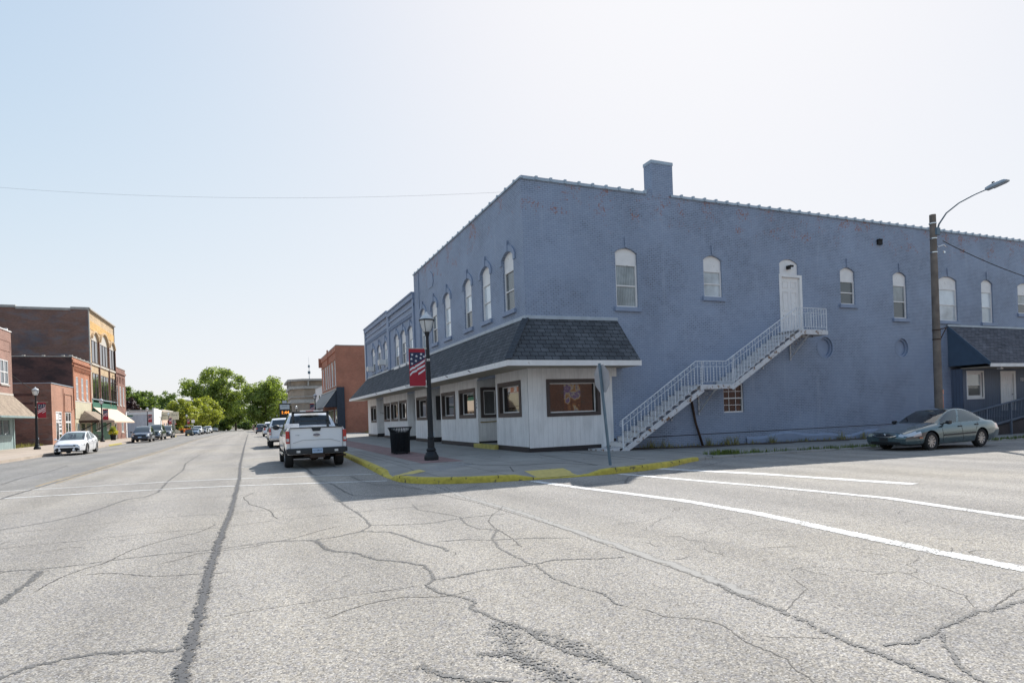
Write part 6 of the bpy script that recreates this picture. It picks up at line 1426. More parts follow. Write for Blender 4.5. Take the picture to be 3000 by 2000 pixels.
def make_car(name, label, cat, S, loc, rz, group=None):
    # local axes: +x is the front of the car, z=0 the road
    t = thing(name, loc, label, cat, group, rz)
    L, Wd = S['L'], S['W']; hw0 = Wd/2; xf, xr = L/2, -L/2; paint = S['paint']; glass = S['glass']
    NX = S.get('nx', 84); r = S['r']; ra = r+S.get('arch', .065); sill = S['sill']; xw = S['axles']
    plan, belt_, top_ = S['plan'], S['belt'], S['top']; bed = S.get('bed')
    xs = [xr+L*i/NX for i in range(NX+1)]
    for a in xw:
        for e in (-ra, ra): xs.append(a+e*.999)
    xs = sorted(xs)
    def fx(x, y, z):
        # nose and tail rounding
        h = hw0; b = S['bulge']*(1-min(1, (y/h)**2)); f = sstep((x-(xf-.55))/.55); q = sstep(((xr+.45)-x)/.45)
        return x+f*(b+interp(S['nose'], z))-q*(S['bulge_r']*(1-min(1, (y/h)**2))+interp(S['tail'], z))
    def sec(x):
        zs = smooth_tab(belt_, x); zt = smooth_tab(top_, x); hw = hw0*smooth_tab(plan, x, .2)
        zb = interp(S['under'], x) if 'under' in S else sill
        for a in xw:
            d = abs(x-a)
            if d < ra: zb = max(zb, r+math.sqrt(ra*ra-d*d)*1.0)
        P = []
        zl = interp(S['under'], x) if 'under' in S else sill
        for f in [k/11 for k in range(12)]:
            z = max(zl+(zs-zl)*f, zb); ff = (z-zl)/(zs-zl); y = hw*interp(FSEC, ff)
            if 'crease' in S and f < 1: y += S['crease'](x, z)
            P.append((y, z))
        if bed and x < bed[0]: P += [(hw*.87, zs+.0), (hw*.86, bed[1]), (hw*.4, bed[1]), (0, bed[1])]
        else: P += [(hw*.80, zs+(zt-zs)*.5), (hw*.60, zs+(zt-zs)*.85), (hw*.32, zs+(zt-zs)*.97), (0, zt)]
        return P
    secs = [sec(x) for x in xs]; K = len(secs[0])
    zones = S['zones']; parts = {}
    def put(pts, surf):
        c = [sum(p[i] for p in pts)/len(pts) for i in range(3)]; nm, mt, lb = 'body', paint, None
        for z in zones:
            if z[3](c[0], c[1], c[2], surf): nm, mt = z[0], z[1]; lb = z[2]; break
        key = (nm, mt, lb)
        if nm in ('headlight', 'taillight', 'door', 'fog_lamp', 'side_marker'): key = (nm, mt, lb, c[1] > 0, c[0] > S.get('doorsplit', 0) if nm == 'door' else 0)
        parts.setdefault(key, MB()).quad(*pts)
    for i in range(len(xs)-1):
        for k in range(K-1):
            for s_ in (1, -1):
                A = [(xs[i], *secs[i][k]), (xs[i+1], *secs[i+1][k]), (xs[i+1], *secs[i+1][k+1]), (xs[i], *secs[i][k+1])]
                pts = [(fx(x, y, z), y*s_, z) for x, y, z in A]
                if len({(round(p[0], 5), round(p[2], 5), round(p[1], 5)) for p in pts}) < 3: continue
                put(pts, 'side' if k < 11 else 'top')
    for e, i in (('front', -1), ('rear', 0)):
        P = secs[i][:12]; x = xs[i]; NV = 26; zs, zt = P[-1][1], secs[i][-1][1]
        def cap(k, v):
            y, z = P[k]; z2 = z+(max(zt, zs)-zs)*(1-abs(v)**2.2)*(k/11); return (fx(x, y*abs(v), z2), y*v, z2)
        for k in range(11):
            for j in range(NV):
                v0, v1 = -1+2*j/NV, -1+2*(j+1)/NV; put([cap(k, v0), cap(k, v1), cap(k+1, v1), cap(k+1, v0)], e)
    done = {}
    for key, mb in parts.items():
        o = mb.build(key[0], key[1], t, smooth=50, merge=True); 
        if key[2]: o['label'] = key[2]
        done[key[0]] = o
    # greenhouse
    gh = S['gh']; NU = 40
    def G_(u):
        u = clamp(0, 1, u); f = u*(len(gh)-1); i = min(len(gh)-2, int(f)); q = f-i
        p0, p1, p2, p3 = gh[max(0, i-1)], gh[i], gh[i+1], gh[min(len(gh)-1, i+2)]
        return [.5*((2*b)+(c-a)*q+(2*a-5*b+4*c-d)*q*q+(-a+3*b-3*c+d)*q**3) for a, b, c, d in zip(p0, p1, p2, p3)]
    # row: (x at belt, x at rail, z at rail, half width at rail)
    wh_, wl_, bo = {}, {}, MB(); gl = {}
    rows = [0, .07, .12, .3, .5, .7, .86, .93, 1]
    def sidep(u, tt, s_):
        xb, xr_, zr, yr = G_(u); zb = smooth_tab(belt_, xb)-.01; yb = hw0*smooth_tab(plan, xb, .2)*.905
        yy = yb+(yr-yb)*tt+.03*math.sin(PI*tt)*(yb > yr); return (xb+(xr_-xb)*tt, s_*yy, zb+(zr-zb)*tt)
    us = sorted({k/NU for k in range(NU+1)} | {w_ for p in S['sidewin'] for w_ in p})
    for s_ in (1, -1):
        for u0, u1 in zip(us, us[1:]):
            for t0, t1 in zip(rows, rows[1:]):
                um = (u0+u1)/2; q = None
                for wi, (a, b) in enumerate(S['sidewin']):
                    if a < um < b and .08 < (t0+t1)/2 < .90: q = (wi, s_)
                (gl.setdefault(q, MB()) if q is not None else bo).quad(sidep(u0, t0, s_), sidep(u1, t0, s_), sidep(u1, t1, s_), sidep(u0, t1, s_))
    vr = [-1, -.93, -.6, -.3, 0, .3, .6, .93, 1]; ws, rg_ = S['ws'], S['rw']
    def topp(u, v):
        xb, xr_, zr, yr = G_(u); cr = S['crown']*(1-v*v); ends = sstep(min(u, 1-u)/.12)
        return (xr_+S['wsbulge']*(1-v*v)*(1 if u < .5 else -1)*(1-ends), v*yr, zr+cr*ends)
    us2 = sorted({k/NU for k in range(NU+1)} | set(ws) | set(rg_))
    for u0, u1 in zip(us2, us2[1:]):
        um = (u0+u1)/2
        for v0, v1 in zip(vr, vr[1:]):
            q = None
            if abs((v0+v1)/2) < .93:
                if ws[0] < um < ws[1]: q = 'windscreen'
                if rg_[0] < um < rg_[1]: q = 'rear_window'
            (gl.setdefault(q, MB()) if q else bo).quad(topp(u0, v0), topp(u1, v0), topp(u1, v1), topp(u0, v1))
    if 'pillar' in S: bo.build('roof', paint, t, smooth=50, merge=True)
    else: bo.build('roof', paint, t, smooth=50, merge=True)
    for q, mb in gl.items():
        mb.build(q if isinstance(q, str) else 'side_window', glass, t, smooth=50, merge=True)
    # underbody, inner arches, wheels
    mb = MB(); zu = S.get('floor', sill+.03); mb.box(xr+.25, xf-.35, -hw0*.70, hw0*.70, zu, zu+.25)
    for a in xw: mb.box(a-ra-.02, a+ra+.02, -hw0*.68, hw0*.68, zu+.1, r+ra*.95)
    mb.build('underbody', 'dark_void', t)
    tw = S.get('tyre', .22); yo = hw0*S.get('track', .965)
    for a in xw:
        for s_ in (1, -1): make_wheel(t, a, s_*yo, r, tw, s_, S.get('spokes', 7), S.get('rim', 'alloy'))
    if S.get('seats'):
        mb = MB()
        for sx in S['seats']:
            for sy in (-.38, .38): mb.box(sx-.25, sx+.2, sy*hw0-.24, sy*hw0+.24, S['belt'][0][1]*.4, .62).bar((sx-.25, sy*hw0, .55), (sx-.42, sy*hw0, S['roofz']-.35), .46, .12, up=(0, 1, 0)).bar((sx-.44, sy*hw0, S['roofz']-.33), (sx-.46, sy*hw0, S['roofz']-.17), .24, .09, up=(0, 1, 0))
        mb.build('seats', 'car_interior', t, bevel=.03)
        MB().box(S['dash'], S['dash']+.5, -hw0*.8, hw0*.8, .6, smooth_tab(belt_, S['dash'])-.02).build('dashboard', 'car_plastic', t)
        MB().box(xr+.9, S['dash']+.3, -hw0*.75, hw0*.75, .30, .34).build('cabin_floor', 'matte_black', t)
    # mirrors
    mx, mz, ms = S['mirror']
    for s_ in (1, -1):
        b = MB(); y0 = s_*hw0*.93; b.lathe([(0, -.09*ms), (.07*ms, -.075*ms), (.10*ms, 0), (.085*ms, .06*ms), (0, .07*ms)], (mx, y0+s_*.13*ms, mz), 12, 'y' if ms < 1.2 else 'x', squash=.72)
        b.bar((mx+.02, y0-.03*s_, mz-.04), (mx, y0+s_*.10, mz-.01), .05, .04); b.build('wing_mirror', S.get('mirrormat', paint), t, smooth=60)
    def side_y(x, z): 
        P = sec(x); 
        for (y0, z0), (y1, z1) in zip(P, P[1:]):
            if z0 <= z <= z1 and z1 > z0: return y0+(y1-y0)*(z-z0)/(z1-z0)
        return P[0][0]
    if S.get('seams'):
        sm_ = S.get('seammat', 'car_plastic')
        for s_ in (1, -1):
            for x, z0, z1 in S['seams']:
                mb = MB(); zz = lin(z0, z1, 8); P = [(x if not isinstance(x, tuple) else x[0]+(x[1]-x[0])*k/8, z) for k, z in enumerate(zz)]
                for (xa, za), (xb, zb_) in zip(P, P[1:]): mb.bar((xa, s_*(side_y(xa, za)-.001), za), (xb, s_*(side_y(xb, zb_)-.001), zb_), .010, .012, up=(1, 0, 0))
                mb.build('door_seam', sm_, t)
            for x, z in S.get('handles', []):
                y0, y1 = sorted((s_*side_y(x, z), s_*(side_y(x, z)+.03))); MB().box(x-.09, x+.09, y0, y1, z-.018, z+.02).build('door_handle', sm_, t)
            if 'strip' in S:
                x0, x1, z0, z1 = S['strip']; n = 12; mb = MB()
                for k in range(n):
                    a, b = x0+(x1-x0)*k/n, x0+(x1-x0)*(k+1)/n; mb.bar((a, s_*(side_y(a, z0)+.006), z0+(z1-z0)*k/n), (b, s_*(side_y(b, z0)+.006), z0+(z1-z0)*(k+1)/n), .02, .05)
                mb.build('side_strip', sm_, t)
    t['_'] = 0; del t['_']
    return t, fx, side_y
# --- teal sedan parked on the side street, nose to the left
sz = []
SED = dict(L=4.95, W=1.86, r=.325, sill=.235, axles=(1.46, -1.30), paint='teal_car_paint', glass='car_glass', bulge=.20, bulge_r=.14, tyre=.21,
    plan=[(-2.48, .80), (-2.2, .93), (-1.7, .985), (0, 1.), (1.3, .985), (1.9, .955), (2.25, .88), (2.48, .76)],
    belt=[(-2.48, .86), (-2.2, .925), (-1.6, .955), (-.6, .93), (.6, .895), (1.0, .875), (1.7, .79), (2.2, .685), (2.48, .60)],
    top=[(-2.48, .91), (-2.2, .985), (-1.6, 1.02), (-1.2, 1.03), (.5, .99), (.95, .975), (1.5, .90), (2.1, .77), (2.48, .655)],
    under=[(-2.48, .36), (-2.1, .28), (-1.7, .235), (1.9, .235), (2.3, .22), (2.48, .24)],
    nose=[(.2, -.06), (.33, .02), (.50, .03), (.56, -.02), (.7, -.10)], tail=[(.2, -.10), (.4, .02), (.62, .03), (.68, -.03), (.95, -.10)],
    gh=[(1.05, 1.00, .905, .72), (.86, .62, 1.13, .67), (.62, .18, 1.325, .60), (.30, -.16, 1.405, .565), (-.05, -.48, 1.42, .55), (-.45, -.85, 1.385, .545), (-.90, -1.22, 1.28, .57), (-1.35, -1.58, 1.12, .62), (-1.80, -1.92, .955, .68)],
    sidewin=[(.085, .46), (.495, .86)], ws=(.03, .29), rw=(.66, .94), crown=.035, wsbulge=.16, doorsplit=-.15,
    zones=[('headlight', 'clear_lens', None, lambda x, y, z, s: x > 1.93 and .53 < z < .70-.10*(2.6-x)*.3 and .50 < abs(y) < .92 and s != 'top' and y > 0),
           ('headlight', 'hazy_lens', 'hazy yellowed headlight', lambda x, y, z, s: x > 1.93 and .53 < z < .72 and .50 < abs(y) < .92 and s != 'top' and y < 0),
           ('grille', 'car_plastic', None, lambda x, y, z, s: s == 'front' and abs(y) < .42 and .515 < z < .64-.12*(y/.42)**2),
           ('lower_grille', 'car_plastic', None, lambda x, y, z, s: s == 'front' and abs(y) < .55 and .27 < z < .36),
           ('taillight', 'red_lens', None, lambda x, y, z, s: x < -2.22 and .66 < z < .84 and abs(y) > .45 and s != 'top'),
           ('valance', 'car_plastic', None, lambda x, y, z, s: z < .262),
           ('door', 'teal_car_paint', None, lambda x, y, z, s: s == 'side' and -1.28 < x < .86 and z > .30 and (abs(x+1.3) > .42 or z > .75))],
    seams=[((.86, .92), .30, .86), ((-.22, -.12), .30, .89), ((-.95, -1.12), .66, .92)], handles=[(-.05, .80), (-1.0, .83)], strip=(.84, -.92, .52, .545),
    mirror=(.70, .96, 1.0), mirrormat='car_plastic', spokes=9, seats=(.1, -.85), dash=.75, roofz=1.42, floor=.2)
sed, fxs, sys_ = make_car('sedan', 'teal-grey four door sedan parked by the blue wall of the side street', 'car', SED, (23.62, 14.93, g(23.6, 14.9)+.0), PI)
sed.scale = (1.035, 1.0, 1.02)
b = MB(); n = 20
P = [(.43*math.cos(2*PI*k/n), .575+.058*math.sin(2*PI*k/n)) for k in range(n+1)]
for (a, c), (d, e) in zip(P, P[1:]): b.bar((fxs(2.475, a, c)+.012, a, c), (fxs(2.475, d, e)+.012, d, e), .02, .022, up=(1, 0, 0))
b.lathe([(.045, .0), (.055, .012), (.035, .02), (.03, .0)], (fxs(2.475, 0, .58), 0, .58), 16, 'x').build('grille_surround', 'chrome', sed)
b = MB(); 
for s_ in (1, -1): b.box(1.93, 2.08, s_*.885-.012, s_*.885+.012, .455, .49)
b.build('side_marker', 'orange_lens', sed)
b = MB(); 
for s_ in (1, -1): b.lathe([(0, 0), (.05, .0), (.055, -.03), (0, -.03)], (2.50, s_*.64, .33), 12, 'x').box(2.40, 2.44, s_*.64-.10, s_*.64+.10, .28, .38)
b.build('fog_lamp', 'car_plastic', sed)
MB().box(fxs(2.475, 0, .43)-.02, fxs(2.475, 0, .43)+.012, -.16, .16, .37, .49).build('plate_recess', 'car_plastic', sed)
# --- white pickups facing away
def pickup_spec(paint='white_car_paint', L=5.9, glass='tinted_car_glass'):
    return dict(L=L, W=2.03, r=.40, sill=.48, axles=(L/2-.95, -L/2+1.22), paint=paint, glass=glass, bulge=.10, bulge_r=.02, tyre=.28, arch=.075, track=.985,
    plan=[(-L/2, .965), (-L/2+.3, .985), (-1, 1.), (L/2-1.2, 1.), (L/2-.4, .97), (L/2, .86)],
    belt=[(-L/2, 1.36), (-.7, 1.37), (-.55, 1.33), (1.2, 1.29), (2.0, 1.25), (L/2-.2, 1.17), (L/2, 1.05)],
    top=[(-L/2, 1.36), (-.7, 1.37), (-.55, 1.36), (1.3, 1.36), (2.2, 1.34), (L/2-.25, 1.26), (L/2, 1.08)],
    nose=[(.4, 0), (.7, .05), (1.1, 0)], tail=[(.4, 0), (1.5, 0)],
    gh=[(1.52, 1.50, 1.30, .86), (1.36, 1.2, 1.52, .80), (1.12, .86, 1.76, .73), (.80, .55, 1.875, .70), (.25, .15, 1.90, .69), (-.35, -.25, 1.87, .69), (-.62, -.42, 1.80, .71), (-.70, -.56, 1.60, .77), (-.72, -.70, 1.37, .84)],
    sidewin=[(.10, .46), (.50, .74)], ws=(.04, .30), rw=(.775, .96), crown=.03, wsbulge=.10, doorsplit=.35,
    bed=(-.78, .85), zones=[('taillight', 'red_lens', None, lambda x, y, z, s: s == 'side' and x < -L/2+.16 and .90 < z < 1.26),
        ('door', paint, None, lambda x, y, z, s: s == 'side' and -.62 < x < 1.42 and z > .56 and z < 1.3),
        ('tailgate', paint, None, lambda x, y, z, s: s == 'rear' and abs(y) < .86 and z > .62), ('valance', 'car_plastic', None, lambda x, y, z, s: z < .52),
        ('grille', 'chrome', None, lambda x, y, z, s: s == 'front' and abs(y) < .6 and .75 < z < 1.05), ('headlight', 'clear_lens', None, lambda x, y, z, s: x > L/2-.25 and .8 < z < 1.03 and abs(y) > .62 and s != 'top')],
    seams=[((1.42, 1.40), .56, 1.28), ((.38, .38), .56, 1.30), ((-.62, -.62), .56, 1.32), ((-.72, -.72), .50, 1.34)], handles=[(.5, 1.08), (-.45, 1.08)],
    mirror=(1.25, 1.38, 1.5), mirrormat='car_plastic', spokes=6, seats=(.55,), dash=1.25, roofz=1.9, floor=.50)
def pickup_rear(t, L, detail=True):
    x = -L/2-.03
    b = MB(); b.box(x-.20, x+.10, -.93, .93, .50, .64).box(x-.19, x+.05, -.96, .96, .60, .69).box(x-.17, x+.2, -1.0, -.90, .52, .68).box(x-.17, x+.2, .90, 1.0, .52, .68); b.build('bumper', 'car_plastic' if detail else 'chrome', t, bevel=.02)
    tg = [o for o in t.children if o.name.startswith('tailgate')]
    tgp = tg[0] if tg else t
    for s_ in (1, -1):
        tl = MB(); y0, y1 = sorted((s_*.875, s_*1.0)); tl.box(x-.025, x+.09, y0, y1, .86, 1.26).build('taillight', 'red_lens', t, bevel=.012)
        MB().box(x-.032, x-.02, y0+.02, y1-.02, .92, 1.02).build('reversing_lamp', 'clear_lens', t)
    b = MB(); b.box(x-.014, x+.02, -.868, -.862, .66, 1.34).box(x-.014, x+.02, .862, .868, .66, 1.34).box(x-.018, x+.02, -.86, .86, 1.345, 1.375); b.build('tailgate_edge', 'car_plastic', t)
    b = MB(); b.box(x-.19, x-.15, -.24, .24, .36, .50).tube([(x-.05, .42, .44), (x-.05, -.42, .44)], .035, 8).tube([(x+.05, -.62, .40), (x-.06, -.95, .41)], .035, 8).lathe([(0, -.20), (.16, -.17), (.20, 0), (.16, .17), (0, .20)], (x+1.22, 0, .40), 12, 'x').tube([(x+1.22, -.85, .40), (x+1.22, .85, .40)], .05, 8); b.build('axle_and_hitch', 'rusty_steel', t)
    b = MB(); b.box(-L/2+1.0, L/2-.6, -.55, -.45, .42, .55).box(-L/2+1.0, L/2-.6, .45, .55, .42, .55).build('chassis_rail', 'dark_void', t)
    b = MB()
    for s_ in (1, -1): b.tube([(1.6, s_*.98, .40), (-.6, s_*.98, .40)], .05, 8)
    b.build('side_step', 'chrome', t)
    return x
pk = pickup_spec(); L = 5.9
tr, fxp, _ = make_car('pickup_truck', 'nearest white pickup truck seen from behind, with black rear bumper and headache rack', 'pickup truck', pk, (2.06, 22.0+L/2, 0), PI/2); tr.scale = (1, 1, 1.03)
x = pickup_rear(tr, L)
TRF = lambda a, d, z: (x-.0-d, -a, z)     # rear face frame: a to the right as seen from behind
TRF.local = True
b = MB(TRF); b.prism([(-.17, 1.37), (.17, 1.37), (.12, 1.245), (-.12, 1.245)], .0, .02).build('tailgate_handle', 'car_plastic', tr)
b = MB(TRF); n = 24; b.prism([(.115*math.cos(2*PI*k/n), 1.12+.045*math.sin(2*PI*k/n)) for k in range(n)], .001, .02); bd = b.build('badge', 'navy_badge', tr)
b = MB(TRF)
for k in range(n): a0, a1 = 2*PI*k/n, 2*PI*(k+1)/n; b.bar((.115*math.cos(a0), .02, 1.12+.045*math.sin(a0)), (.115*math.cos(a1), .02, 1.12+.045*math.sin(a1)), .007, .007)
b.build('badge_rim', 'chrome', bd)
text('Ford', .068, 'chrome', 'badge_lettering', bd, TRF, 0, .024, 1.118, .003)
for o in list(bd.children)+[bd]: pass
text('F-150', .05, 'galvanised', 'model_lettering', tr, TRF, -.62, .004, 1.12, .006)
MB(TRF).box(-.17, .17, .205, .215, .52, .68).build('number_plate', 'plate_blue', tr)
text('K1386A', .085, 'navy_badge', 'plate_lettering', tr, TRF, 0, .217, .60, .003)
b = MB(TRF)
for s_ in (-1, 1): b.box(s_*.62-.06, s_*.62+.06, .19, .21, .55, .62)
b.build('bumper_lamp', 'clear_lens', tr)
# crease across the tailgate
b = MB(TRF)
for a0, a1, z0, z1 in ((-.78, -.45, .86, .955), (-.45, .45, .955, .955), (.45, .78, .955, .86)): b.bar((a0, .0, z0), (a1, .0, z1), .012, .014)
b.build('tailgate_crease', 'silver_car_paint', tr)
# headache rack behind the cab, third brake lamp, ladder box
b = MB()
for s_ in (1, -1): b.box(-.92, -.84, s_*.62-.045, s_*.62+.045, .9, 1.93)
b.box(-.92, -.84, -.62, .62, 1.56, 1.60).box(-.92, -.84, -.62, .62, 1.86, 1.93); b.build('cab_rack', 'car_plastic', tr)
b = MB(); b.box(-.60, -.35, -.34, .34, 1.91, 1.97).build('light_bar', 'white_paint', tr, bevel=.02); MB().box(-.62, -.60, -.14, .14, 1.915, 1.96).build('brake_lamp', 'red_lens', tr)
b = MB(); b.box(-1.5, -.95, .45, .93, 1.30, 1.50).build('tool_tray', 'white_cloth', tr, bevel=.01)
for o in (tr,): pass
def simple_suv(name, label, paint, loc, rz, H=1.70, L=4.6, W_=1.85, cat='car', nose_h=1.0, truckish=False, glass='dark_car_glass', group=None):
    k = H/1.70
    S = dict(L=L, W=W_, r=.36*k, sill=.28*k, axles=(L/2-.9, -L/2+.95), paint=paint, glass=glass, bulge=.18, bulge_r=.08, nx=44, arch=.06,
        plan=[(-L/2, .86), (-L/2+.4, .97), (0, 1.), (L/2-.7, .98), (L/2-.25, .9), (L/2, .78)],
        belt=[(-L/2, 1.02*k), (0, 1.02*k), (.8, 1.0*k), (L/2-.5, .92*k*nose_h), (L/2, .78*k*nose_h)], top=[(-L/2, 1.04*k), (0, 1.06*k), (.9, 1.08*k), (L/2-.4, .99*k*nose_h), (L/2, .84*k*nose_h)],
        under=[(-L/2, .38), (-L/2+.5, .28*k), (L/2-.4, .28*k), (L/2, .30)], nose=[(.2, -.05), (.45, .03), (.7, 0), (1, -.1)], tail=[(.2, -.05), (.5, .04), (.8, 0)],
        gh=[(1.20, 1.15, 1.03*k, W_*.42), (.98, .75, 1.32*k, W_*.39), (.62, .28, 1.56*k, W_*.355), (.2, -.1, 1.65*k, W_*.34), (-.5, -.7, 1.67*k, W_*.335), (-1.2, -1.3, 1.63*k, W_*.335), (-L/2+.55, -L/2+.62, 1.56*k, W_*.34), (-L/2+.25, -L/2+.36, 1.32*k, W_*.375), (-L/2+.1, -L/2+.14, 1.03*k, W_*.40)],
        sidewin=[(.10, .42), (.45, .68), (.71, .86)], ws=(.03, .30), rw=(.80, .97), crown=.03, wsbulge=.12,
        zones=[('headlight', 'clear_lens', None, lambda x, y, z, s: x > L/2-.35 and .62*k < z < .78*k and abs(y) > W_*.30 and s != 'top'), ('grille', 'car_plastic', None, lambda x, y, z, s: s == 'front' and abs(y) < W_*.3 and .55*k < z < .76*k),
               ('lower_grille', 'car_plastic', None, lambda x, y, z, s: s == 'front' and abs(y) < W_*.38 and .3 < z < .45*k), ('taillight', 'red_lens', None, lambda x, y, z, s: x < -L/2+.25 and .75*k < z < 1.0*k and abs(y) > W_*.33 and s != 'top'),
               ('valance', 'car_plastic', None, lambda x, y, z, s: z < .34*k and s != 'top')], mirror=(.85, 1.08*k, 1.2), mirrormat='car_plastic', spokes=5, floor=.25)
    t, f, sy = make_car(name, label, cat, S, loc, rz, group)
    return t, f
gp_ = 'vehicles parked along the kerbs of the main street'
# white pickup ahead of the nearest one
p2 = pickup_spec(glass='dark_car_glass'); p2['seats'] = None; p2['nx'] = 50
t, *_q = make_car('pickup_truck', 'second white pickup truck, parked ahead of the nearest one', 'pickup truck', p2, (2.03, 41.65+L/2, 0), PI/2, gp_); pickup_rear(t, L, False)
simple_suv('car', 'white car with black mirror, third in the row parked on the right', 'white_car_paint', (2.2, 81.5, 0), PI/2, H=1.78, group=gp_)
simple_suv('car', 'dark navy car at the head of the right-hand row, beside the walking person', 'navy_car_paint', (1.65, 121, g(0, 121)), PI/2, H=1.78, group=gp_)
# white hatchback across the street, nose towards the camera
WH = dict(L=4.5, W=1.82, r=.325, sill=.22, axles=(1.35, -1.30), paint='white_car_paint', glass='car_glass', bulge=.26, bulge_r=.12, nx=64,
    plan=[(-2.25, .80), (-2.0, .93), (-1.3, .99), (0, 1.), (1.3, .985), (1.75, .94), (2.05, .86), (2.25, .72)],
    belt=[(-2.25, .95), (-1.6, 1.02), (-.6, .96), (.7, .89), (1.3, .83), (1.9, .73), (2.25, .62)], top=[(-2.25, 1.0), (-1.8, 1.08), (.7, 1.0), (1.1, .97), (1.6, .89), (2.0, .79), (2.25, .66)],
    under=[(-2.25, .33), (-1.9, .22), (1.9, .2), (2.25, .2)], nose=[(.15, .0), (.3, .03), (.55, .02), (.65, -.05), (.8, -.12)], tail=[(.2, -.08), (.5, .02), (.8, -.02)],
    gh=[(1.30, 1.24, .90, .74), (1.02, .78, 1.13, .68), (.72, .25, 1.34, .60), (.35, -.12, 1.435, .565), (-.1, -.5, 1.465, .55), (-.6, -.95, 1.44, .545), (-1.1, -1.4, 1.36, .56), (-1.6, -1.72, 1.20, .62), (-1.95, -1.98, 1.0, .70)],
    sidewin=[(.12, .44), (.48, .74)], ws=(.02, .29), rw=(.74, .95), crown=.03, wsbulge=.18, doorsplit=-.1,
    zones=[('headlight', 'clear_lens', None, lambda x, y, z, s: x > 1.72 and .56 < z < .70-(2.35-x)*.03 and .46 < abs(y) < .95 and s != 'top'),
           ('grille', 'matte_black', None, lambda x, y, z, s: s == 'front' and abs(y) < .44 and .54 < z < .60),
           ('lower_grille', 'matte_black', None, lambda x, y, z, s: s == 'front' and abs(y) < .38-(.5-z)*.3 and .26 < z < .47),
           ('bumper_intake', 'matte_black', None, lambda x, y, z, s: s == 'front' and .44 < abs(y) < .78-(z-.26)*1.3 and .26 < z < .44),
           ('valance', 'car_plastic', None, lambda x, y, z, s: z < .235),
           ('taillight', 'red_lens', None, lambda x, y, z, s: x < -1.95 and .72 < z < .92 and abs(y) > .5 and s != 'top'),
           ('door', 'white_car_paint', None, lambda x, y, z, s: s == 'side' and -1.2 < x < .95 and z > .28 and abs(x+1.3) > .40)],
    seams=[((.95, 1.0), .28, .85), ((-.12, -.12), .28, .9)], handles=[(.05, .82), (-.95, .86)], mirror=(.78, .98, .95), spokes=6, seats=(.1, -.8), dash=.85, roofz=1.46, floor=.18)
make_car('hatchback', 'white compact car facing the camera beside the street lamp across the street', 'car', WH, (-10.75, 47.7+1.35, .04), -PI/2)
t, f = simple_suv('suv', 'navy blue sport utility vehicle with pale number plate, first behind the white compact car', 'navy_car_paint', (-10.85, 77.4, .05), -PI/2, H=1.72, group=gp_)
MB().box(f(2.3, 0, .62)-.02, f(2.3, 0, .62)+.03, -.16, .16, .50, .62).build('number_plate', 'plate_blue', t)
t, f = simple_suv('suv', 'tall dark green sport utility vehicle with chrome bumper, behind the navy one', 'green_car_paint', (-10.9, 86.8, .05), -PI/2, H=1.92, L=5.3, W_=2.0, nose_h=1.08, group=gp_)
MB().box(f(2.65, 0, .5)-.1, f(2.65, 0, .5)+.08, -.9, .9, .45, .62).build('bumper', 'chrome', t, bevel=.03)
simple_suv('suv', 'dark grey sport utility vehicle, third of the dark row across the street', 'grey_car_paint', (-10.85, 97.0, .05), -PI/2, H=1.75, group=gp_)
gc = thing('golf_cart', (-10.6, 128.5, g(0, 128)), 'dark green golf cart with white roof parked beyond the side street', 'golf cart')
b = MB(); b.box(-1.2, 1.2, -.6, .6, .3, .62).prism([(.55, .6), (1.3, .6), (1.25, .95), (.7, 1.15)], -.6, .6, 'az'); b.build('body', 'green_car_paint', gc, bevel=.05)
b = MB(); b.box(-1.2, .85, -.66, .66, 1.86, 1.94).build('canopy', 'white_paint', gc, bevel=.03); b = MB()
for x_, x2 in ((.8, .6), (-1.1, -1.0)):
    for s_ in (1, -1): b.bar((x_, s_*.58, .6), (x2, s_*.58, 1.88), .04, .04)
b.build('canopy_post', 'matte_black', gc); b = MB(); b.box(-.6, -.1, -.5, .5, .62, .85).box(-.7, -.58, -.5, .5, .85, 1.3).build('seat', 'car_interior', gc, bevel=.03)
for a in (.85, -.85):
    for s_ in (1, -1): make_wheel(gc, a, s_*.62, .25, .2, s_, 5)
gc.rotation_euler = (0, 0, -PI/2)
simple_suv('car', 'small blue car behind the golf cart', 'blue_car_paint', (-10.4, 138, g(0, 138)), -PI/2, H=1.5, L=4.4, group=gp_)
def far_pickup(label, loc, rz):
    s = pickup_spec(glass='dark_car_glass'); s['seats'] = None; s['nx'] = 36
    s['seams'] = None; t, *_q = make_car('pickup_truck', label, 'pickup truck', s, loc, rz, gp_); return t
far_pickup('white pickup truck facing the camera, nearer of two beyond the golf cart', (-10.7, 150, g(0, 150)), -PI/2)
simple_suv('suv', 'grey car between the two far white pickup trucks', 'grey_car_paint', (-10.3, 160, g(0, 160)), -PI/2, H=1.7, group=gp_)
simple_suv('car', 'small silver car just before the last white pickup truck', 'silver_car_paint', (-10.4, 170, g(0, 170)), -PI/2, H=1.45, L=4.4, group=gp_)
far_pickup('last white pickup truck of the far row, near the dark bushes', (-10.6, 183, g(0, 183)), -PI/2)
simple_suv('car', 'tiny white car at the shady end of the street', 'white_car_paint', (-11.0, 225, g(0, 225)), -PI/2, H=1.5, group=gp_)
cb = simple_suv('car', 'dark blue car nose peeping past the end of the white shopfront', 'navy_car_paint', (14.2, 60.2, .1), PI, H=1.55, L=4.4)
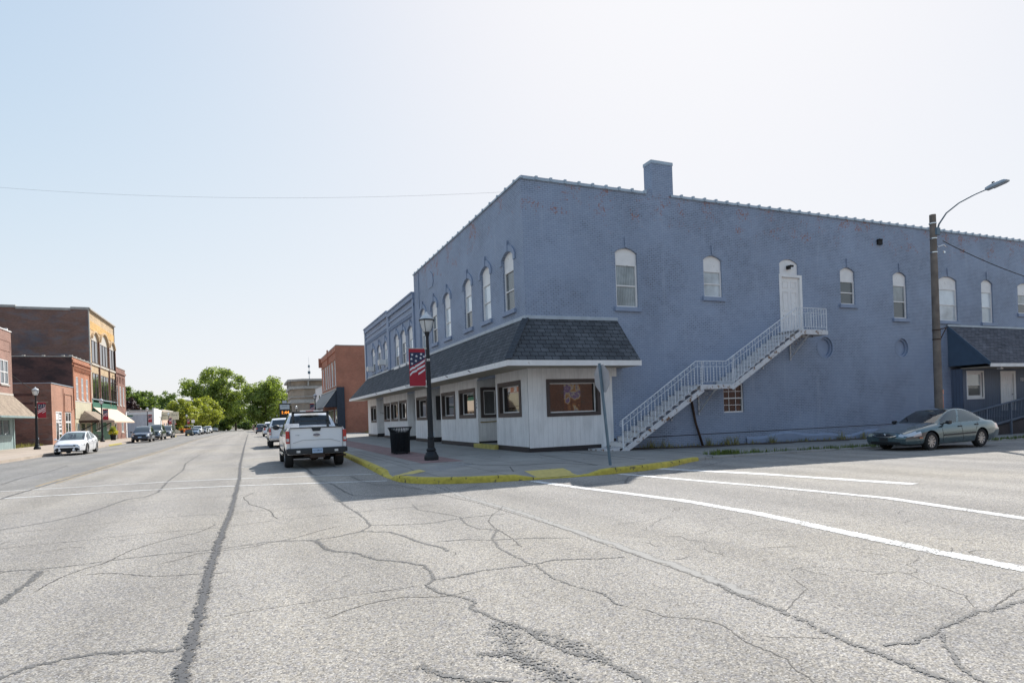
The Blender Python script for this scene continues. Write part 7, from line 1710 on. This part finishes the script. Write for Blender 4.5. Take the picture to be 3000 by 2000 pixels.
# ------------------------------------------------------------------ the walking person
pe = thing('person', (.5, 147.5, g(0, 147)), 'person in dark top and shorts walking along the edge of the road far away', 'person')
def skinned(name, V, E, rad, mat):
    me = bpy.data.meshes.new(name); me.from_pydata(V, E, []); o = bpy.data.objects.new(name, me); C.objects.link(o); o.parent = pe; me.materials.append(MATS[mat])
    m = o.modifiers.new('skin', 'SKIN'); 
    for d, r_ in zip(me.skin_vertices[0].data if me.skin_vertices else [], rad): d.radius = (r_, r_)
    s = o.modifiers.new('sub', 'SUBSURF'); s.levels = 1; s.render_levels = 1
    return o
def skinned2(name, V, E, rad, mat):
    bm = bmesh.new(); lay = bm.verts.layers.skin.verify(); vs_ = [bm.verts.new(v) for v in V]
    for v, r_ in zip(vs_, rad): v[lay].radius = (r_, r_)
    vs_[0][lay].use_root = True
    for a, b in E: bm.edges.new((vs_[a], vs_[b]))
    me = bpy.data.meshes.new(name); bm.to_mesh(me); bm.free(); me.materials.append(MATS[mat])
    o = bpy.data.objects.new(name, me); C.objects.link(o); o.parent = pe; o.modifiers.new('skin', 'SKIN'); s = o.modifiers.new('sub', 'SUBSURF'); s.levels = 1; s.render_levels = 1
    return o
V = [(0, 0, .95), (0, 0, 1.18), (0, -.02, 1.42), (0, -.02, 1.52), (0, -.03, 1.62), (0, -.03, 1.70), (.10, 0, .90), (.11, -.16, .50), (.11, -.12, .08), (.11, -.26, .04), (-.10, 0, .90), (-.11, .10, .50), (-.11, .28, .14), (-.11, .16, .05), (.19, -.02, 1.40), (.24, .08, 1.14), (.23, -.02, .90), (.23, -.06, .80), (-.19, -.02, 1.40), (-.24, -.08, 1.14), (-.23, -.22, .94), (-.23, -.27, .86)]
E = [(0, 1), (1, 2), (2, 3), (3, 4), (4, 5), (0, 6), (6, 7), (7, 8), (8, 9), (0, 10), (10, 11), (11, 12), (12, 13), (2, 14), (14, 15), (15, 16), (16, 17), (2, 18), (18, 19), (19, 20), (20, 21)]
rad = [.13, .12, .13, .05, .085, .08, .09, .06, .04, .035, .09, .06, .04, .035, .055, .042, .03, .03, .055, .042, .03, .03]
skinned2('body', V, E, rad, 'skin')
skinned2('shirt', [(0, 0, 1.0), (0, 0, 1.18), (0, -.02, 1.40), (.20, -.02, 1.41), (.235, .05, 1.22), (-.20, -.02, 1.41), (-.235, -.05, 1.22)], [(0, 1), (1, 2), (2, 3), (3, 4), (2, 5), (5, 6)], [.145, .135, .145, .07, .055, .07, .055], 'dark_cloth')
skinned2('shorts', [(0, 0, .97), (.10, 0, .88), (.11, -.10, .62), (-.10, 0, .88), (-.11, .06, .62)], [(0, 1), (1, 2), (0, 3), (3, 4)], [.145, .105, .09, .105, .09], 'dark_cloth')
b = MB(); b.lathe([(0, .11), (.07, .10), (.10, .04), (.10, -.03), (.06, -.08), (0, -.09)], (0, .0, 1.70), 10).build('hair', 'hair', pe, smooth=True)
